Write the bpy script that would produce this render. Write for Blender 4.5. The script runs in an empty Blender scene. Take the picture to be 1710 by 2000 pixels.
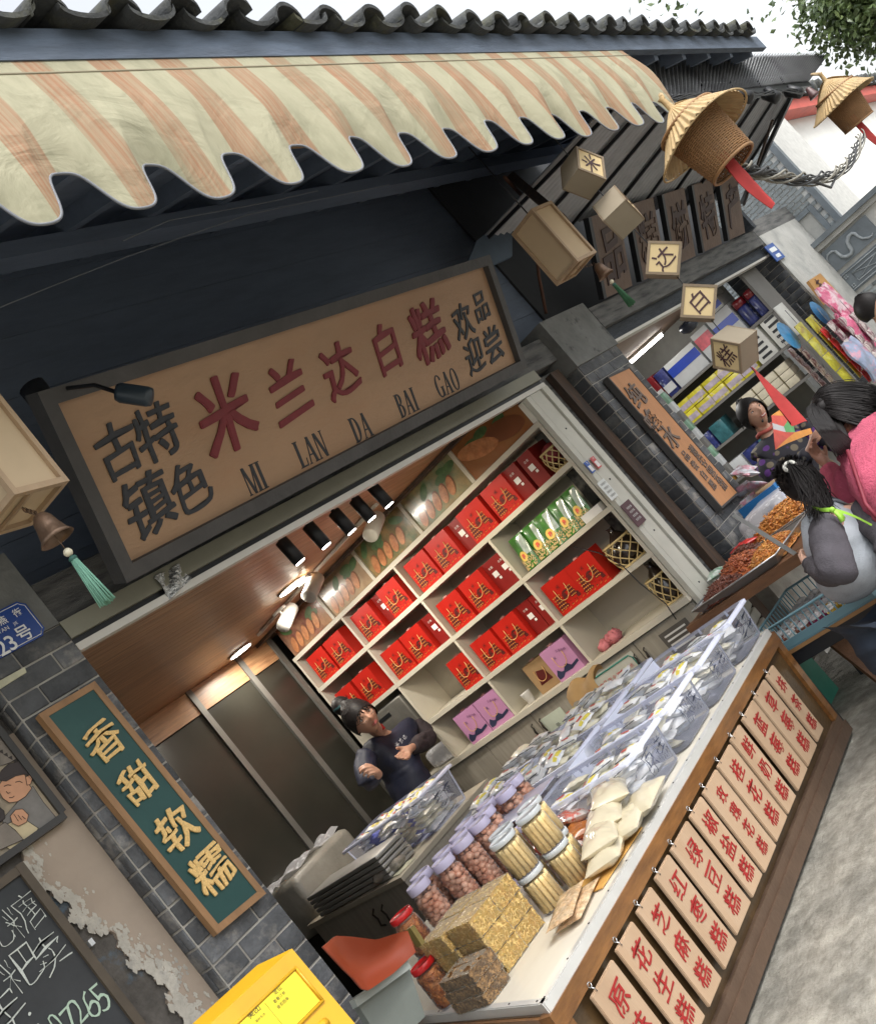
import bpy, bmesh, math, random
from mathutils import Vector, Matrix, Quaternion, noise as NZ_
random.seed(7)
R = math.radians
C = bpy.context.scene.collection
SC = bpy.context.scene
# ------------------------------------------------------------------ camera
# x runs along the shop front, y into the shops, z up; the camera stands at (0, 0, 1.7)
F = 2047.0
RM = Matrix(((0.5281572, -0.3482820, 0.7744350), (-0.5567894, 0.5465447, 0.6255193), (-0.6411205, -0.7615698, 0.0947418)))
CAM = Vector((0, 0, 1.7))
cd = bpy.data.cameras.new('camera'); cam = bpy.data.objects.new('camera', cd); C.objects.link(cam)
rt = RM.col[0]; up = -RM.col[1]; bk = -RM.col[2]
cam.matrix_world = Matrix(((rt[0], up[0], bk[0], CAM[0]), (rt[1], up[1], bk[1], CAM[1]), (rt[2], up[2], bk[2], CAM[2]), (0, 0, 0, 1)))
cd.sensor_fit = 'HORIZONTAL'; cd.sensor_width = 36; cd.lens = 36 * F / 1710
cd.clip_end = 500; cd.clip_start = 0.05
SC.camera = cam
# ------------------------------------------------------------------ light
SUN_EL, SUN_AZ = 58, 200
w = bpy.data.worlds.new('World'); SC.world = w; w.use_nodes = True
nt = w.node_tree; nt.nodes.clear()
sky = nt.nodes.new('ShaderNodeTexSky'); sky.sky_type = 'NISHITA'; sky.sun_disc = False
sky.sun_elevation = R(SUN_EL); sky.sun_rotation = R(SUN_AZ); sky.dust_density = 4; sky.air_density = 1.4
hs = nt.nodes.new('ShaderNodeHueSaturation'); hs.inputs['Saturation'].default_value = 0.22; hs.inputs['Value'].default_value = 1.15
bg = nt.nodes.new('ShaderNodeBackground'); bg.inputs[1].default_value = 0.15
wo = nt.nodes.new('ShaderNodeOutputWorld')
nt.links.new(sky.outputs[0], hs.inputs['Color']); nt.links.new(hs.outputs[0], bg.inputs[0]); nt.links.new(bg.outputs[0], wo.inputs[0])
sd = bpy.data.lights.new('sun', 'SUN'); sd.energy = 1.0; sd.angle = R(25); sd.color = (1, 0.96, 0.9)
so = bpy.data.objects.new('sun', sd); C.objects.link(so)
so.rotation_euler = (R(90 - SUN_EL), 0, R(20)); so.location = (0, -5, 20)
SC.view_settings.view_transform = 'Standard'; SC.view_settings.look = 'None'; SC.view_settings.exposure = 0.95; SC.view_settings.gamma = 1
SC.view_settings.use_curve_mapping = False
SC.cycles.use_denoising = True
SC.cycles.max_bounces = 6; SC.cycles.transparent_max_bounces = 16; SC.cycles.diffuse_bounces = 4; SC.cycles.glossy_bounces = 3; SC.cycles.transmission_bounces = 4
SC.cycles.sample_clamp_indirect = 4; SC.cycles.caustics_reflective = False; SC.cycles.caustics_refractive = False

def V(px, py, x=None, y=None, z=None):
    """point of the plane x=, y= or z= seen at this spot of the 1710 x 2000 photograph (used only to read off measures)"""
    d = RM @ Vector((px - 855, py - 1000, F))
    if x is not None: t = (x - CAM.x) / d.x
    elif y is not None: t = (y - CAM.y) / d.y
    else: t = (z - CAM.z) / d.z
    return CAM + d * t
def VP(px, py, p0, n):
    d = RM @ Vector((px - 855, py - 1000, F)); n = Vector(n)
    return CAM + d * ((Vector(p0) - CAM).dot(n) / d.dot(n))

# ------------------------------------------------------------------ materials
MATS = {}
def mat(name, col, rough=0.6, var=0.12, scale=6, bump=0.0, bscale=40, metal=0, stretch=None, col2=None, th=0.5, soft=0.12, s2=3, emit=0, rnd=0.0, alpha=1, coat=0, sheen=0, spec=0.5, sub=0):
    if name in MATS: return MATS[name]
    m = bpy.data.materials.new(name); m.use_nodes = True; n = m.node_tree.nodes; l = m.node_tree.links
    b = n['Principled BSDF']; b.inputs['Roughness'].default_value = rough; b.inputs['Metallic'].default_value = metal
    b.inputs['Specular IOR Level'].default_value = spec
    if coat: b.inputs['Coat Weight'].default_value = coat; b.inputs['Coat Roughness'].default_value = 0.12
    if sub: b.inputs['Subsurface Weight'].default_value = sub; b.inputs['Subsurface Radius'].default_value = (0.01, 0.005, 0.003)
    tc = n.new('ShaderNodeTexCoord'); mp = n.new('ShaderNodeMapping'); l.new(tc.outputs['Object'], mp.inputs[0])
    if stretch: mp.inputs['Scale'].default_value = stretch
    oi = n.new('ShaderNodeObjectInfo')
    am = n.new('ShaderNodeVectorMath'); am.operation = 'MULTIPLY_ADD'; cx = n.new('ShaderNodeCombineXYZ')
    for k in range(3): l.new(oi.outputs['Random'], cx.inputs[k])
    l.new(cx.outputs[0], am.inputs[0]); am.inputs[1].default_value = (17, 23, 31); l.new(mp.outputs[0], am.inputs[2])
    vec = am.outputs[0]
    no = n.new('ShaderNodeTexNoise'); no.inputs['Scale'].default_value = scale; no.inputs['Detail'].default_value = 5; no.inputs['Roughness'].default_value = 0.62; l.new(vec, no.inputs['Vector'])
    mr = n.new('ShaderNodeMapRange'); mr.inputs[1].default_value = 0.3; mr.inputs[2].default_value = 0.7; mr.inputs[3].default_value = 1 - var; mr.inputs[4].default_value = 1 + var; l.new(no.outputs[0], mr.inputs[0])
    v = mr.outputs[0]
    if rnd:
        ma = n.new('ShaderNodeMath'); ma.operation = 'MULTIPLY_ADD'; l.new(oi.outputs['Random'], ma.inputs[0]); ma.inputs[1].default_value = 2 * rnd; ma.inputs[2].default_value = 1 - rnd
        mm = n.new('ShaderNodeMath'); mm.operation = 'MULTIPLY'; l.new(v, mm.inputs[0]); l.new(ma.outputs[0], mm.inputs[1]); v = mm.outputs[0]
    base = None
    if col2:
        n2 = n.new('ShaderNodeTexNoise'); n2.inputs['Scale'].default_value = s2; n2.inputs['Detail'].default_value = 7; n2.inputs['Roughness'].default_value = 0.65; l.new(vec, n2.inputs['Vector'])
        r2 = n.new('ShaderNodeMapRange'); r2.inputs[1].default_value = th - soft; r2.inputs[2].default_value = th + soft; l.new(n2.outputs[0], r2.inputs[0])
        mx = n.new('ShaderNodeMix'); mx.data_type = 'RGBA'; l.new(r2.outputs[0], mx.inputs[0]); mx.inputs[6].default_value = (*col, 1); mx.inputs[7].default_value = (*col2, 1); base = mx.outputs[2]
    vm = n.new('ShaderNodeVectorMath'); vm.operation = 'SCALE'
    if base: l.new(base, vm.inputs[0])
    else: vm.inputs[0].default_value = col
    l.new(v, vm.inputs['Scale']); l.new(vm.outputs[0], b.inputs['Base Color'])
    if bump:
        nb = n.new('ShaderNodeTexNoise'); nb.inputs['Scale'].default_value = bscale; nb.inputs['Detail'].default_value = 6; l.new(vec, nb.inputs['Vector'])
        bn = n.new('ShaderNodeBump'); bn.inputs['Strength'].default_value = bump; bn.inputs['Distance'].default_value = 0.01; l.new(nb.outputs[0], bn.inputs['Height']); l.new(bn.outputs[0], b.inputs['Normal'])
    if emit:
        b.inputs['Emission Color'].default_value = (*col, 1); b.inputs['Emission Strength'].default_value = emit
    if alpha < 1: b.inputs['Alpha'].default_value = alpha
    MATS[name] = m
    return m
def film(name, tint, clear=0.7, rough=0.08, cloudy=0.0):
    """thin clear plastic: mostly see-through, a glossy skin and a little milky diffuse"""
    if name in MATS: return MATS[name]
    m = bpy.data.materials.new(name); m.use_nodes = True; n = m.node_tree.nodes; l = m.node_tree.links; n.clear()
    o = n.new('ShaderNodeOutputMaterial'); t = n.new('ShaderNodeBsdfTransparent'); t.inputs[0].default_value = (0.97, 0.97, 0.98, 1)
    b = n.new('ShaderNodeBsdfPrincipled'); b.inputs['Base Color'].default_value = (*tint, 1); b.inputs['Roughness'].default_value = rough
    fr = n.new('ShaderNodeFresnel'); fr.inputs[0].default_value = 1.28
    ma = n.new('ShaderNodeMath'); ma.operation = 'MULTIPLY_ADD'; ma.use_clamp = True; l.new(fr.outputs[0], ma.inputs[0]); ma.inputs[1].default_value = 1.0; ma.inputs[2].default_value = 1 - clear
    v = ma.outputs[0]
    if cloudy:
        tc = n.new('ShaderNodeTexCoord'); no = n.new('ShaderNodeTexNoise'); no.inputs['Scale'].default_value = 22; no.inputs['Detail'].default_value = 5; l.new(tc.outputs['Object'], no.inputs['Vector'])
        mr = n.new('ShaderNodeMapRange'); mr.inputs[1].default_value = 0.52; mr.inputs[2].default_value = 0.7; mr.inputs[4].default_value = cloudy; l.new(no.outputs[0], mr.inputs[0])
        m2 = n.new('ShaderNodeMath'); m2.use_clamp = True; l.new(v, m2.inputs[0]); l.new(mr.outputs[0], m2.inputs[1]); v = m2.outputs[0]
        bn = n.new('ShaderNodeBump'); bn.inputs['Strength'].default_value = 0.5; bn.inputs['Distance'].default_value = 0.01; l.new(no.outputs[0], bn.inputs['Height']); l.new(bn.outputs[0], b.inputs['Normal'])
    mx = n.new('ShaderNodeMixShader'); l.new(v, mx.inputs[0]); l.new(t.outputs[0], mx.inputs[1]); l.new(b.outputs[0], mx.inputs[2]); l.new(mx.outputs[0], o.inputs[0])
    MATS[name] = m
    return m
def M(n): return MATS[n]

# ------------------------------------------------------------------ mesh helpers
class MB:
    def __init__(s): s.v = []; s.f = []; s.mi = []; s.sm = []; s.k = 0
    def add(s, vs, fs, smooth=False, T=None):
        o = len(s.v)
        for p in vs:
            p = Vector(p)
            s.v.append(tuple(T @ p) if T else tuple(p))
        for f in fs: s.f.append([i + o for i in f]); s.mi.append(s.k); s.sm.append(smooth)
        return s
    def mat(s, k): s.k = k; return s
    def box(s, c, d, T=None, rz=0):
        hx, hy, hz = d[0] / 2, d[1] / 2, d[2] / 2
        vs = [Vector((x, y, z)) for z in (-hz, hz) for y in (-hy, hy) for x in (-hx, hx)]
        if rz: q = Matrix.Rotation(rz, 3, 'Z'); vs = [q @ v for v in vs]
        vs = [v + Vector(c) for v in vs]
        return s.add(vs, [(0, 2, 3, 1), (4, 5, 7, 6), (0, 1, 5, 4), (2, 6, 7, 3), (0, 4, 6, 2), (1, 3, 7, 5)], T=T)
    def bb(s, a, b, T=None):
        return s.box([(a[i] + b[i]) / 2 for i in range(3)], [abs(b[i] - a[i]) for i in range(3)], T)
    def hexa(s, p):
        """8 corners: bottom loop 4, top loop 4"""
        return s.add(p, [(3, 2, 1, 0), (4, 5, 6, 7), (0, 1, 5, 4), (1, 2, 6, 5), (2, 3, 7, 6), (3, 0, 4, 7)])
    def slab(s, q, n):
        """a quad (4 points) given thickness along n"""
        n = Vector(n); q = [Vector(p) for p in q]
        return s.hexa([p for p in q] + [p + n for p in q])
    def rbox(s, c, d, r, T=None, rz=0):
        bm = bmesh.new(); bmesh.ops.create_cube(bm, size=1)
        for v in bm.verts: v.co = Vector((v.co.x * d[0], v.co.y * d[1], v.co.z * d[2]))
        bmesh.ops.bevel(bm, geom=bm.edges[:], offset=r, segments=2, affect='EDGES', profile=0.5)
        q = Matrix.Rotation(rz, 3, 'Z')
        bm.verts.index_update()
        s.add([q @ v.co + Vector(c) for v in bm.verts], [[v.index for v in f.verts] for f in bm.faces], True, T); bm.free(); return s
    def lathe(s, prof, c=(0, 0, 0), n=20, T=None, close=True, wob=0):
        vs = []; fs = []
        for (r, z) in prof:
            for k in range(n):
                a = 2 * math.pi * k / n; rr = r * (1 + wob * math.sin(3 * a + z * 40) * 0.5 + wob * math.sin(5 * a + 1) * 0.5)
                vs.append((c[0] + rr * math.cos(a), c[1] + rr * math.sin(a), c[2] + z))
        for i in range(len(prof) - 1):
            for k in range(n): fs.append((i * n + k, i * n + (k + 1) % n, (i + 1) * n + (k + 1) % n, (i + 1) * n + k))
        if close:
            fs.append(tuple(range(n))[::-1]); fs.append(tuple((len(prof) - 1) * n + k for k in range(n)))
        return s.add(vs, fs, True, T)
    def tube(s, pts, r, n=6, T=None):
        pts = [Vector(p) for p in pts]; vs = []; fs = []
        rs = r if isinstance(r, (list, tuple)) else [r] * len(pts)
        ref = Vector((0.13, 0.21, 0.97))
        for i, p in enumerate(pts):
            t = (pts[min(i + 1, len(pts) - 1)] - pts[max(i - 1, 0)]).normalized()
            if abs(t.dot(ref)) > 0.95: ref = Vector((0.9, 0.3, 0.1))
            a = t.cross(ref).normalized(); b = t.cross(a)
            for k in range(n):
                g = 2 * math.pi * k / n; vs.append(p + (a * math.cos(g) + b * math.sin(g)) * rs[i])
        for i in range(len(pts) - 1):
            for k in range(n): fs.append((i * n + k, i * n + (k + 1) % n, (i + 1) * n + (k + 1) % n, (i + 1) * n + k))
        fs.append(tuple(range(n))[::-1]); fs.append(tuple((len(pts) - 1) * n + k for k in range(n)))
        return s.add(vs, fs, True, T)
    def bar(s, a, b, wd, ht, upv=(0, 0, 1)):
        a = Vector(a); b = Vector(b); t = (b - a).normalized(); u = Vector(upv); sx = t.cross(u).normalized(); u = sx.cross(t)
        q = []
        for p in (a, b):
            for i, j in ((-1, -1), (1, -1), (1, 1), (-1, 1)): q.append(p + sx * wd / 2 * i + u * ht / 2 * j)
        return s.hexa(q)
    def grid(s, fn, nu, nv, T=None, thick=None):
        vs = [fn(i / nu, j / nv) for j in range(nv + 1) for i in range(nu + 1)]
        fs = [(j * (nu + 1) + i, j * (nu + 1) + i + 1, (j + 1) * (nu + 1) + i + 1, (j + 1) * (nu + 1) + i) for j in range(nv) for i in range(nu)]
        s.add(vs, fs, True, T)
        if thick:
            t = Vector(thick); s.add([Vector(v) + t for v in vs], [f[::-1] for f in fs], True, T)
            ring = [i for i in range(nu + 1)] + [j * (nu + 1) + nu for j in range(1, nv + 1)] + [nv * (nu + 1) + i for i in range(nu - 1, -1, -1)] + [j * (nu + 1) for j in range(nv - 1, 0, -1)]
            m = len(ring); s.add([vs[i] for i in ring] + [Vector(vs[i]) + t for i in ring], [(k, k + m, (k + 1) % m + m, (k + 1) % m) for k in range(m)], False, T)
        return s
    def ball(s, c, r, n=8, sq=(1, 1, 1), jit=0, T=None):
        vs = [(0, 0, 1)]; m = max(3, n // 2)
        for j in range(1, m):
            for k in range(n):
                a = 2 * math.pi * k / n; b = math.pi * j / m; vs.append((math.sin(b) * math.cos(a), math.sin(b) * math.sin(a), math.cos(b)))
        vs.append((0, 0, -1)); L = len(vs) - 1
        fs = [(0, 1 + k, 1 + (k + 1) % n) for k in range(n)]
        for j in range(m - 2):
            for k in range(n): fs.append((1 + j * n + k, 1 + (j + 1) * n + k, 1 + (j + 1) * n + (k + 1) % n, 1 + j * n + (k + 1) % n))
        fs += [(L, 1 + (m - 2) * n + (k + 1) % n, 1 + (m - 2) * n + k) for k in range(n)]
        out = [Vector(c) + Vector((v[0] * sq[0], v[1] * sq[1], v[2] * sq[2])) * r * (1 + random.uniform(-jit, jit)) for v in vs]
        return s.add(out, fs, True, T)
    def mesh(s, name, mats):
        me = bpy.data.meshes.new(name); me.from_pydata(s.v, [], s.f)
        for m in (mats if isinstance(mats, (list, tuple)) else [mats]): me.materials.append(m)
        me.polygons.foreach_set('material_index', s.mi); me.polygons.foreach_set('use_smooth', s.sm); me.update()
        return me
    def build(s, name, mats, parent=None, **k): return link(name, s.mesh(name, mats), parent, **k)
def link(name, me, parent=None, loc=None, rot=None, label=None, kind=None):
    o = bpy.data.objects.new(name, me); C.objects.link(o)
    if parent is not None:
        o.parent = parent
        if loc is None: o.matrix_parent_inverse = WM(parent).inverted()
    if loc is not None: o.location = loc
    if rot is not None: o.rotation_euler = rot
    if label: o['label'] = label
    if kind: o['kind'] = kind
    return o
def WM(o):
    m = Matrix.LocRotScale(o.location, o.rotation_euler, o.scale)
    if o.parent: m = WM(o.parent) @ o.matrix_parent_inverse @ m
    return m
def tag(o, label, cat, group=None):
    o['label'] = label; o['category'] = cat
    if group: o['group'] = group
    return o
def thing(name, label, cat, loc=(0, 0, 0), rot=(0, 0, 0), group=None):
    o = bpy.data.objects.new(name, None); o.empty_display_size = 0.1; C.objects.link(o); o.location = loc; o.rotation_euler = rot
    return tag(o, label, cat, group)
KIDS = {}
def copy_tree(o, parent=None):
    c = o.copy(); C.objects.link(c); c.parent = parent
    for ch in [x for x in C.objects if x.parent == o]: copy_tree(ch, c)
    return c
class Proto:
    """the first use hands out the built thing itself, later uses hand out copies of it and of each of its parts"""
    def __init__(s, root):
        s.root = root; s.used = False
        s.kids = [x for x in C.objects if x.parent == root]; s.sub = {k.name: [x for x in C.objects if x.parent == k] for k in s.kids}
    def put(s, loc, rot=(0, 0, 0), label=None, group=None, scale=None):
        if not s.used: r = s.root; s.used = True
        else:
            r = s.root.copy(); C.objects.link(r)
            for k in s.kids:
                c = k.copy(); C.objects.link(c); c.parent = r
                for g in s.sub[k.name]: d = g.copy(); C.objects.link(d); d.parent = c
        r.location = loc; r.rotation_euler = rot
        if scale: r.scale = scale
        if label: r['label'] = label
        if group: r['group'] = group
        return r
def struct(o): o['kind'] = 'structure'; return o

TXT = {}
def text_mesh(body, mt, off=0.0, ext=0.0, rough=0.0, res=3, seed=0, bold=None):
    key = (body, mt.name, off, ext, rough, bold)
    if key in TXT: return TXT[key]
    cu = bpy.data.curves.new('lettering', 'FONT'); cu.body = body; cu.offset = off; cu.extrude = ext; cu.resolution_u = res; cu.align_x = 'CENTER'; cu.align_y = 'CENTER'
    o = bpy.data.objects.new('tmp', cu); C.objects.link(o); bpy.context.view_layer.update()
    me = bpy.data.meshes.new_from_object(o.evaluated_get(bpy.context.evaluated_depsgraph_get())); me.name = 'lettering'
    xs = [v.co.x for v in me.vertices]; ys = [v.co.y for v in me.vertices]
    cx, cy = (min(xs) + max(xs)) / 2, (min(ys) + max(ys)) / 2; h = max(ys) - min(ys)
    if len(body) == 1 and ord(body) > 999: h = max(h, max(xs) - min(xs))
    for v in me.vertices:
        x = (v.co.x - cx) / h; y = (v.co.y - cy) / h
        if rough:
            y += 0.13 * x + rough * math.sin(7 * x + 5 * y + seed); x += rough * math.sin(9 * y + 4 * x + 2 + seed) + 0.4 * rough * math.sin(31 * y + 17 * x)
        v.co.x = x; v.co.y = y; v.co.z /= h
    bpy.data.objects.remove(o, do_unlink=True); bpy.data.curves.remove(cu)
    if bold:
        n0 = len(me.vertices); co = [v.co.copy() for v in me.vertices]; pf = [list(p.vertices) for p in me.polygons]; V_, F_ = [], []
        for k in range(9):
            dx, dy = (0, 0) if k == 0 else (bold[0] * math.cos(k * 0.785), bold[1] * math.sin(k * 0.785)); b0 = len(V_)
            V_ += [(c.x + dx, c.y + dy, c.z + 0.0012 * (8 - k)) for c in co]; F_ += [[i + b0 for i in f] for f in pf]
        me = bpy.data.meshes.new('lettering'); me.from_pydata(V_, [], F_)
    me.materials.clear(); me.materials.append(mt); TXT[key] = me
    return me
def letters(body, mt, c, u, v, size, parent, off=0.0, ext=0.004, rough=0.0, lift=0.003, name='lettering', sx=1.0, bold=None):
    """lettering on a plane: centre c, u to the reader's right, v up; size = height in metres"""
    me = text_mesh(body, mt, off, ext, rough, bold=bold)
    u = Vector(u).normalized(); v = Vector(v); v = (v - u * v.dot(u)).normalized(); n = u.cross(v)
    o = bpy.data.objects.new(name, me); C.objects.link(o)
    o.parent = parent; o.matrix_parent_inverse = WM(parent).inverted()
    c = Vector(c) + n * lift
    q = Matrix((u, v, n)).transposed()
    o.location = c; o.rotation_euler = q.to_euler(); o.scale = (size * sx, size, size)
    return o
# ------------------------------------------------------------------ materials used in the scene
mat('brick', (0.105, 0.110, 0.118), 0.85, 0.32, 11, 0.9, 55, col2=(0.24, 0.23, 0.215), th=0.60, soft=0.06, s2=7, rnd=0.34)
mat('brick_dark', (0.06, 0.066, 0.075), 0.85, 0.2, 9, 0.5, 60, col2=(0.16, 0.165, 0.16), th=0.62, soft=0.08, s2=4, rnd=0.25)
mat('brick_pale', (0.27, 0.30, 0.31), 0.8, 0.18, 9, 0.4, 60, rnd=0.38)
mat('mortar', (0.46, 0.44, 0.40), 0.9, 0.25, 14, 0.5, 80, col2=(0.22, 0.20, 0.18), th=0.55, s2=7)
mat('mortar_pale', (0.55, 0.55, 0.53), 0.9, 0.12, 14, 0.3, 80)
mat('plaster_cap', (0.17, 0.175, 0.17), 0.9, 0.2, 7, 0.6, 30, col2=(0.08, 0.08, 0.08), th=0.62, soft=0.04, s2=6)
mat('old_timber', (0.050, 0.060, 0.075), 0.75, 0.35, 6, 0.7, 25, stretch=(1, 6, 8), col2=(0.03, 0.035, 0.042), s2=2)
mat('soffit_haze', (0.135, 0.170, 0.235), 0.7, 0.12, 3, 0.3, 25, stretch=(1, 5, 5))  # lifted blue-grey: the veiling haze under the eaves is put into the colour
mat('brown_timber', (0.085, 0.050, 0.032), 0.7, 0.3, 7, 0.5, 30, stretch=(5, 5, 1), col2=(0.045, 0.035, 0.03))
mat('weathered_beam', (0.17, 0.17, 0.165), 0.85, 0.3, 8, 0.8, 40, stretch=(1, 8, 8), col2=(0.05, 0.052, 0.055), th=0.55, soft=0.1, s2=4)
mat('roof_tile', (0.052, 0.056, 0.058), 0.8, 0.3, 8, 0.6, 50, col2=(0.075, 0.075, 0.045), th=0.58, soft=0.08, s2=5, rnd=0.35)
mat('olive_metal', (0.23, 0.225, 0.175), 0.45, 0.08, 4, 0.1)
mat('white_metal', (0.62, 0.60, 0.55), 0.4, 0.07, 4, 0.1)
mat('cream_frame', (0.52, 0.51, 0.45), 0.5, 0.08, 5, 0.15)
mat('black_metal', (0.018, 0.019, 0.022), 0.4, 0.1, 5, metal=0.3)
mat('galvanised', (0.30, 0.305, 0.31), 0.45, 0.2, 5, 0.2, metal=0.5, col2=(0.17, 0.17, 0.175))
mat('canopy_sheet', (0.42, 0.435, 0.46), 0.55, 0.12, 5, 0.2)
mat('rust', (0.12, 0.055, 0.035), 0.8, 0.3, 9, 0.5)
mat('white_wall', (0.72, 0.73, 0.70), 0.9, 0.05, 2, 0.3, 15, col2=(0.60, 0.60, 0.56), th=0.62, s2=1.2)
mat('red_paint', (0.50, 0.085, 0.06), 0.6, 0.15, 5, 0.2)
mat('slate', (0.16, 0.185, 0.205), 0.8, 0.15, 6, 0.4)
mat('pale_stone', (0.42, 0.42, 0.40), 0.85, 0.12, 5, 0.5, 30, col2=(0.30, 0.31, 0.30), th=0.6, s2=4)
mat('ceiling_wood', (0.40, 0.225, 0.115), 0.38, 0.3, 5, 0.12, 20, stretch=(0.7, 9, 9), col2=(0.24, 0.11, 0.05), th=0.62, soft=0.08, s2=3, rnd=0.10, coat=0.05)
mat('cabinet_cream', (0.58, 0.54, 0.45), 0.45, 0.04, 4)
mat('cabinet_back', (0.44, 0.41, 0.35), 0.6, 0.05, 4)
mat('door_grain', (0.34, 0.31, 0.26), 0.5, 0.16, 7, 0.15, 40, stretch=(4, 4, 0.4))
mat('smoke_glass', (0.032, 0.031, 0.024), 0.25, 0.2, 1.5, 0.0)
mat('bronze_metal', (0.17, 0.165, 0.15), 0.4, 0.15, 3, metal=0.3)
mat('shop_floor', (0.20, 0.19, 0.17), 0.4, 0.15, 3)
mat('sign_wood', (0.40, 0.255, 0.155), 0.62, 0.09, 3, 0.25, 30, stretch=(1, 3, 3), col2=(0.34, 0.20, 0.115), th=0.6, s2=1.5)
mat('sign_frame', (0.062, 0.060, 0.060), 0.6, 0.2, 5, 0.4, 30)
mat('ink_black', (0.028, 0.032, 0.040), 0.6, 0.15, 9)
mat('ink_maroon', (0.185, 0.022, 0.030), 0.6, 0.12, 9)
mat('green_board', (0.006, 0.060, 0.056), 0.5, 0.15, 3, 0.1, col2=(0.018, 0.075, 0.065), th=0.62, s2=3)
mat('oak_frame', (0.30, 0.165, 0.075), 0.55, 0.2, 8, 0.3, 40, stretch=(2, 2, 0.6))
mat('gold_leaf', (0.78, 0.52, 0.20), 0.45, 0.22, 20, 0.3, 60, metal=0.15)
mat('orange_board', (0.50, 0.24, 0.11), 0.55, 0.08, 4, 0.2, 40, stretch=(4, 4, 1))
mat('carved_grey', (0.16, 0.12, 0.10), 0.6, 0.15, 9)

def ground_mat():
    m = bpy.data.materials.new('concrete_paving'); m.use_nodes = True; n = m.node_tree.nodes; l = m.node_tree.links; b = n['Principled BSDF']; b.inputs['Roughness'].default_value = 0.7
    tc = n.new('ShaderNodeTexCoord')
    def noise(sc, d=8, r=0.65):
        x = n.new('ShaderNodeTexNoise'); x.inputs['Scale'].default_value = sc; x.inputs['Detail'].default_value = d; x.inputs['Roughness'].default_value = r; l.new(tc.outputs['Object'], x.inputs['Vector']); return x
    a = noise(2.2); c = noise(14); e = noise(70, 4)
    cr = n.new('ShaderNodeValToRGB'); cr.color_ramp.elements[0].position = 0.36; cr.color_ramp.elements[0].color = (0.19, 0.185, 0.165, 1); cr.color_ramp.elements[1].position = 0.64; cr.color_ramp.elements[1].color = (0.35, 0.335, 0.295, 1); l.new(a.outputs[0], cr.inputs[0])
    c2 = n.new('ShaderNodeValToRGB'); c2.color_ramp.elements[0].position = 0.38; c2.color_ramp.elements[0].color = (0.66, 0.65, 0.62, 1); c2.color_ramp.elements[1].position = 0.62; c2.color_ramp.elements[1].color = (1.1, 1.1, 1.08, 1); l.new(c.outputs[0], c2.inputs[0])
    mx = n.new('ShaderNodeMix'); mx.data_type = 'RGBA'; mx.blend_type = 'MULTIPLY'; mx.inputs[0].default_value = 1; l.new(cr.outputs[0], mx.inputs[6]); l.new(c2.outputs[0], mx.inputs[7])
    # cracks: edges of warped cells
    wv = n.new('ShaderNodeVectorMath'); wv.operation = 'MULTIPLY_ADD'; l.new(c.outputs[1], wv.inputs[0]); wv.inputs[1].default_value = (0.8, 0.8, 0.8); l.new(tc.outputs['Object'], wv.inputs[2])
    vo = n.new('ShaderNodeTexVoronoi'); vo.feature = 'DISTANCE_TO_EDGE'; vo.inputs['Scale'].default_value = 0.42; l.new(wv.outputs[0], vo.inputs['Vector'])
    mr = n.new('ShaderNodeMapRange'); mr.inputs[1].default_value = 0.0; mr.inputs[2].default_value = 0.008; mr.inputs[3].default_value = 0.4; l.new(vo.outputs[0], mr.inputs[0])
    m2 = n.new('ShaderNodeVectorMath'); m2.operation = 'SCALE'; l.new(mx.outputs[2], m2.inputs[0]); l.new(mr.outputs[0], m2.inputs['Scale']); l.new(m2.outputs[0], b.inputs['Base Color'])
    ad = n.new('ShaderNodeMath'); ad.operation = 'MULTIPLY_ADD'; l.new(e.outputs[0], ad.inputs[0]); ad.inputs[1].default_value = 0.5; l.new(c.outputs[0], ad.inputs[2])
    a3 = n.new('ShaderNodeMath'); l.new(ad.outputs[0], a3.inputs[0]); l.new(mr.outputs[0], a3.inputs[1])
    bn = n.new('ShaderNodeBump'); bn.inputs['Strength'].default_value = 0.9; bn.inputs['Distance'].default_value = 0.012; l.new(a3.outputs[0], bn.inputs['Height']); l.new(bn.outputs[0], b.inputs['Normal'])
    return m
# ------------------------------------------------------------------ the setting
gm = ground_mat()
struct(MB().bb((-60, -60, -0.3), (60, 60, 0)).build('ground', gm))
struct(MB().bb((1.9, 3.46, 0.004), (11.1, 7.2, 0.03)).build('shop_floor', M('shop_floor')))

def bricks(parent, origin, u, v, length, height, bw, bh, gap, m, n, proud=0.006, full_first=True, maxn=300, jit=0.0):
    """courses of single bricks on a wall face: u along, v up, n out of the wall"""
    u = Vector(u).normalized(); v = Vector(v).normalized(); n = Vector(n); q = Matrix((u, v, n)).transposed().to_euler()
    cache = {}; rows = int(height / bh + 0.001); cnt = 0
    for r in range(rows):
        s = 0.0 if r % 2 == 0 else -bw / 2
        while s < length - 0.01:
            a = max(s, 0); b = min(s + bw, length); s += bw
            if b - a < 0.03: continue
            wd = round(b - a - gap, 3)
            if wd not in cache:
                vs = []
                mb = MB(); mb.rbox((0, 0, 0), (wd, bh - gap, 0.02), 0.003); cache[wd] = mb.mesh('brick', m)
            c = Vector(origin) + u * ((a + b) / 2) + v * (bh * (r + 0.5)) + n * (proud - 0.01 + random.uniform(-0.0015, 0.002 + jit))
            o = link('brick', cache[wd], parent); o.location = c; o.rotation_euler = q; cnt += 1
    return cnt
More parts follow.
